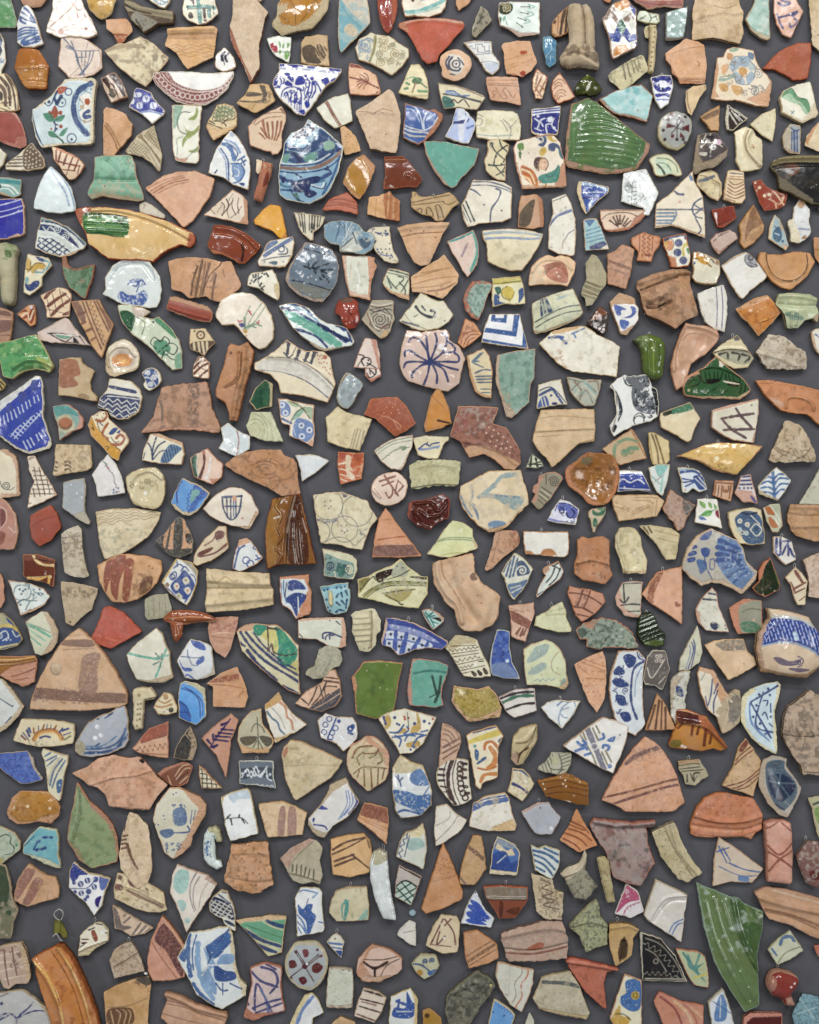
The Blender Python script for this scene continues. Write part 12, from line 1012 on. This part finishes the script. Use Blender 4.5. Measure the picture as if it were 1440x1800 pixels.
build_tile(810, 1440, '''
P|white sherd with a deep blue wave flower and torn glaze|3460a0 c8bc9c t10 g9|64 30 32 14 9 17-6 39-26-2-22-2 4-41|X c8bc9c 64 40 17 15 9-4 6 13-13 0-22-13;F 8c9cac 66 32 26 10 4 9-15-1-15-8;F 1c4490 57 61 22-4 9 20 11-4-2 19-42-4;L c8d0d8 2 64 77 15-13;X c8bc9c 51 88 48 6 0 6-48-4
P|small sherd of curved navy combed stripes under the orange comb lined triangle|c4ccc8 b8ac88 t10 g8|123 45 13 6 13-5 26 9-2 29-13 23-30-17|L 34608c 5 127 55 24 6 20 14;L 34608c 4 127 62 20 8 18 18;L 34608c 4 129 72 18 9 15 18;L 34608c 4 130 83 17 9;L 34608c 4 147 51 24 11
G|brown glazed rim like a letter T, grey lipped, hanging|7c3c24 a05c40 t12 g9 c4/0|40 119 33-1 45 3 0 22-10 15-11 17-29 1-9-18-15-22|F 7c7060 40 120 78 1-1 19-69-1;F 5c2814 68 145 7 2-2 26-5-2;F 5c2814 79 162 24-8-4 15;R 3 6 44 138 70 2;Y 80 117
C|beige and grey scaly sherd shaped like a jug profile|b8a888 a8987c t11 n2|124 96 38 11 3 16 16 6-3 49-31-3-14-12-4-34|M 7c6c5c .48 3 141 103 39 26-4 47-36-7;L 6c5c50 2.5 143 107 15 7-15 7 19 8-19 7 22 7-20 8 28 7
R|crooked grey neck piece with a flared lip, hanging beside the bone like stick|8c8874 84806c t15 n2 i5/12|220 53 3 20-3 17 21 29-21 24-20-3-16-32-9-11 9-9 25-11|R 5 8 180 99 29-11 11-22;M 5c584c .5 5;X b8ac94 175 97 9-9 25-10 11-25 3 17-10 22-29 16
H|slim bone coloured stick like handle, lower right of centre|a89c74 9c9070 t12 i6/8|239 68 14-2 8 7 5 37 7 37-14 3-9-32|M 8c7c5c .55 4
R|large smoky pinkish ribbed pot rim with a pinched lug, bottom right|94807c a06c5c t15 n1.6 d4 m1 z3|235 0 22 2 44 4 41-3 0 8-15 7 4 30 11 31-24 40-24-5-24-9-13-43-31-51|R 6 9 235 4 44 5 61-2;R -4 7 239 13 48 5 40-1;R 7 18 270 15 4 22-6 22;M 7c4840 .52 16;M a09890 .56 13;M 5c5450 .58 9
C|pinkish crusted bar like block with a rust ridge, lower right|a88c7c a07868 t15 n2 m2|70 200 77-21 32 1 10 31-2 33-51 6-53 0-11-33|M b8ac98 .55 4;R 4 12 73 206 74-15 39 4;R -5 7 77 230 52 3 58-13;F a05c40 114 230 22-13 11 3-11 11;L 7c5044 3 77 235 52 2 58-13
C|mossy green-grey stone like sherd with a pointed top, lower right|8c9070 888468 t14 n2 m0 g3|239 140 5 18 4 18 10 8-1 36-37 13-11-27-19-17 23-27|M 4c5444 .5 3;M bcb884 .58 3;R 4 7 195 187 33-7 29 7
K|magenta printed white sherd with a lacy border|d0ccd0 c8c0b4 t8 g9|292 113 20 14 11 35-24 12-28-7 10-26|F b04870 292 114 18 13 4 14-20 6-20 18 7-24;V d8c4d0 1.5 12 6 292 118 20 22-33 22;L b04870 2 287 167 7-13 22-9;D 8c3058 2 283 170 5-8 6-4 5-4 6-3 7-4
C|tan lug with an arched slot, hanging above the blue flower tile piece|b0905c a88454 t14|261 184 33-1 21 10-12 16-2 30-14 11-15 8-11-38|X 4c3c2c 281 213 7-7 6 14-2 22-13 10-3-17;R -7 8 288 217-1 14-4 15;R 3 8 265 191 29-4 15 6;Y 277 181
R|big grey-cream curved shoulder piece with a slate band|b0a890 a89878 t14 m1 g3 d3|143 279 15-5 26-4 9-2 16 26 19 48-6 11-38-6-44-11-14-20|L 4c5458 7 145 287 39 1 24 6;M 9c947c .58 5;X b09c74 126 320 14 12 84 15-2 6-38-5-44-11
R|brick red flared funnel rim with a notched lip, bottom right of centre|a85c44 a05440 t13 m1|183 246 15-3 37 9 42 10 0 5-20 3-5 20 5 45-7-3-30-27-27-40|R 5 8 186 249 49 8 41 8;L c87c60 2 186 247 49 7 41 9;M 94503c .58 5
T|tile strip with a blue flower, yellow centre and golden leaf, bottom right|d0ccb0 b89070 t11 g9|288 272 30 11 1 84-47 0-10-18|F 3468a8 290 285 19-4 9 13-2 37-15 7-18-11-2-15 9-7;D b89c30 15 307 310;O 5c4c20 1.6 4 307 310;F c49c34 265 349 14-22 4 18 15 4-8 15-22-4;L 3c4c3c 2 272 342 15 1 12 10
P|pale grey sherd with orange wavy stripes, beside the mossy black stone|bcbcb0 b89c80 t10 g7|65 252 64 14-2 24-9 26-11 23-19-12-18-26-9-25|Q b86c44 3 3 40 118 263-11 38-8 33;Q 8c7c70 1.8 3 40 108 261-11 33-5 29;R 3 8 84 257-3 48;M d4d0c4 .6 5
P|sky blue printed wedge at the bottom edge|5490c8 c0b490 t8 g9|58 316 26 16 12 13-8 22-40 0|Q 24509c 1.6 2 6 59 323 33 20;V 24509c 1.5 8 6
K|tiny grey-white tip rising at the bottom edge right of the sky blue wedge|b8b8a8 a8a898 t7 g5|121 340 9 16 0 11-20 0|
''')

build_tile(1080, 1440, '''
H|speckled cream bar with a raised side strip, lower right|b4a884 b0a080 t14 n1.6|65 23 40-19 13 33 18 33 18 24-25 17-15-4-15-19-16-22|M 544c3c .62 2 66 22 22-7 48 88-18 5;R 4 8 99 7 15 48 33 42;L 8c7c5c 2 88 13 19 42 31 46
P|fishtail sherd with blue scribbles and a double curved line, lower right|bcac98 b49478 t10 g7|184 31 36 24 42 32-20 25-36-2-33 8 2-45|L 34609c 3 176 59 26-9;L 34609c 3 184 48 14 29;L 34609c 3 191 51 13 22;L 34609c 3 202 77 26 11 29 5;L 34609c 2 184 83 36 16 30 0;F 5c80ac 219 99 16 2 0 9-16-2
K|white ridged square with two blue arcs at its lower corner|c8c4bc b8a890 t11 g9|73 107 56 26-4 29-7 55-59-39-7-9|R 3 5 62 176 26-36 39-6;R -2 5 70 180 26-33 29-4;L 3468b0 2 96 200 9-16 16-8;L 3468b0 2 101 204 9-17 10-5;D f0f0ec 4 84 162 4 11-7-15
B|tall dark green glossy leaf shaped vessel wall with an angled ridge, bottom right corner|566c40 7c9080 t16 g10 d7 z3 q1.5|147 115 59 23 14 2 8 9 37 16-2 26-11 48 1 37 4 53-27 11-24-35-30-52-18-62|F 3c5c2c 208 140 57 27-13 72 1 33-25-44-15-44;R 6 8 208 141 9 50 18 44 18 30;M 64804a .54 14;M a4b4a8 .6 12 151 125 77 29 0 81-52 0;L 8ca088 3 148 116 12 75 18 62 28 52 24 34;R 2 6 162 147 14 59 30 66 29 51;R 2 6 176 140 15 58 26 59 29 59;R 2 6 191 147 15 51;D dce4c0 2.5 206 191 14 74 15 29-51-81 55 107
R|dark glossy red and grey hooked piece, hanging at the right edge|74504c a08878 t13 g8 i5/12|340 40 20 0 11 52-13 31-20-9-11-26-6-22|F 5c1c14 343 92 17-2 0 15-13 0;M a8a098 .52 5;D d8c8c4 4 327 70;Y 341 39
R|long orange-brown grooved rim reaching the right edge below the cylindrical handle|b08868 a4806c t13 m1|247 129 18-9 36 3 66 18 0 72-22-7-33-19-40-11-11-18|R 5 12 253 136 48 15 66 14;R -4 9 265 165 47 11 41 19;L 8c6448 4 265 158 47 11 48 18;L c8b098 3 279 125 81 22
P|black and white arabesque fan sherd|1c1c20 b4ac98 t9 g10|45 198 36 11 26 30 22 47-41-1-38 0|L b4b0a4 2.5 48 200 0 83;L b4b0a4 2 55 281 70 0;Q 8c887c 2 4 12 55 220 26 15 33 41;O 8c887c 2 4 73 250;Q 8c887c 1.8 3 10 55 272 33 0 22 7;L 8c887c 2 55 209 26 11 26 30 14 29;L 8c887c 1.8 55 228 18 11 19 29
P|small green palm leaf patterned sherd beside the black fan|a8b08c b07c60 t9 g8|108 227 39 6 13 8 6 29 0 27-26-5-13-20|F 548c84 129 235 11 22 18-4-11 12 15 22-22-19-11-11;L 548c84 4 140 261-19-26;L 548c84 4 143 257 8-22;L c4bc60 4 141 279 21-7
P|small square pale sherd with a grey-blue horseshoe and band|b8bca4 a8a484 t10 g8|309 195 24 36-21 15-24 11-19-27 18-19|L 4c6c94 6 292 220 4-11 13-3 7 7;L 4c6c94 4 277 228 8 11;L 7c7c5c 2 288 253 13-18 26-11
G|round dark red glossy knob with a stub, hanging in the bottom right corner|7c2014 a87c68 t16 g10 i14/16|~279 274 19-4 25 9 2 15-11 18 7 17-16 2-11-13-15-6-8-18|X a87c68 301 314 15-2 5 18-16 1;F a8705c 273 283 8-6 4 13-9 15;D f0e0dc 4 316 288-6 6;Y 294 268
C|teal grey chiselled sherd in the bottom right corner|6c94a0 7c8c88 t12 g3 n1.6|331 307 29 5 7 55-47 0-8-22|M 4c6c78 .5 3;L 9cb4b8 2 327 316 26 37;L 9cb4b8 2 320 342 36-11
W|salmon and cream striped sherd at the bottom edge|b87c64 a86c58 t10|79 302 39 18 39 7 0 40-69 0-19-47|L 8c4440 4 81 312 26 22 14 33;L d0ac80 5 107 320 22 22 11 25;L a05c48 2 121 323 19 22 7 22;L d0ac80 3 136 331 18 18
P|white sherd with a blue pointed leaf, at the bottom edge|c4ccd4 b8b09c t9 g9|191 297 9 23 13 47-40 0-7-44|F 5480b4 189 307 9 20-3 26-19 0 4-30;L c4ccd4 2 187 312-1 37;L 34609c 2 173 320 33 22
G|deep red glazed slab with a salmon rim at the bottom edge|4c100c b87c6c t12 g10 m0|228 347 11-6 57 1 0 25-69 0|X b87c6c 228 347 11-6 57 1 0 5-54 1-9 8-2 11-4 0
C|small red clay bit at the right edge above the dark red knob|a8604c a0604c t8|350 222 17-2 0 24-9-3|
C|tiny orange sliver at the bottom right corner|a87450 a07050 t7|353 358 14-3 0 16-16 0|
''')
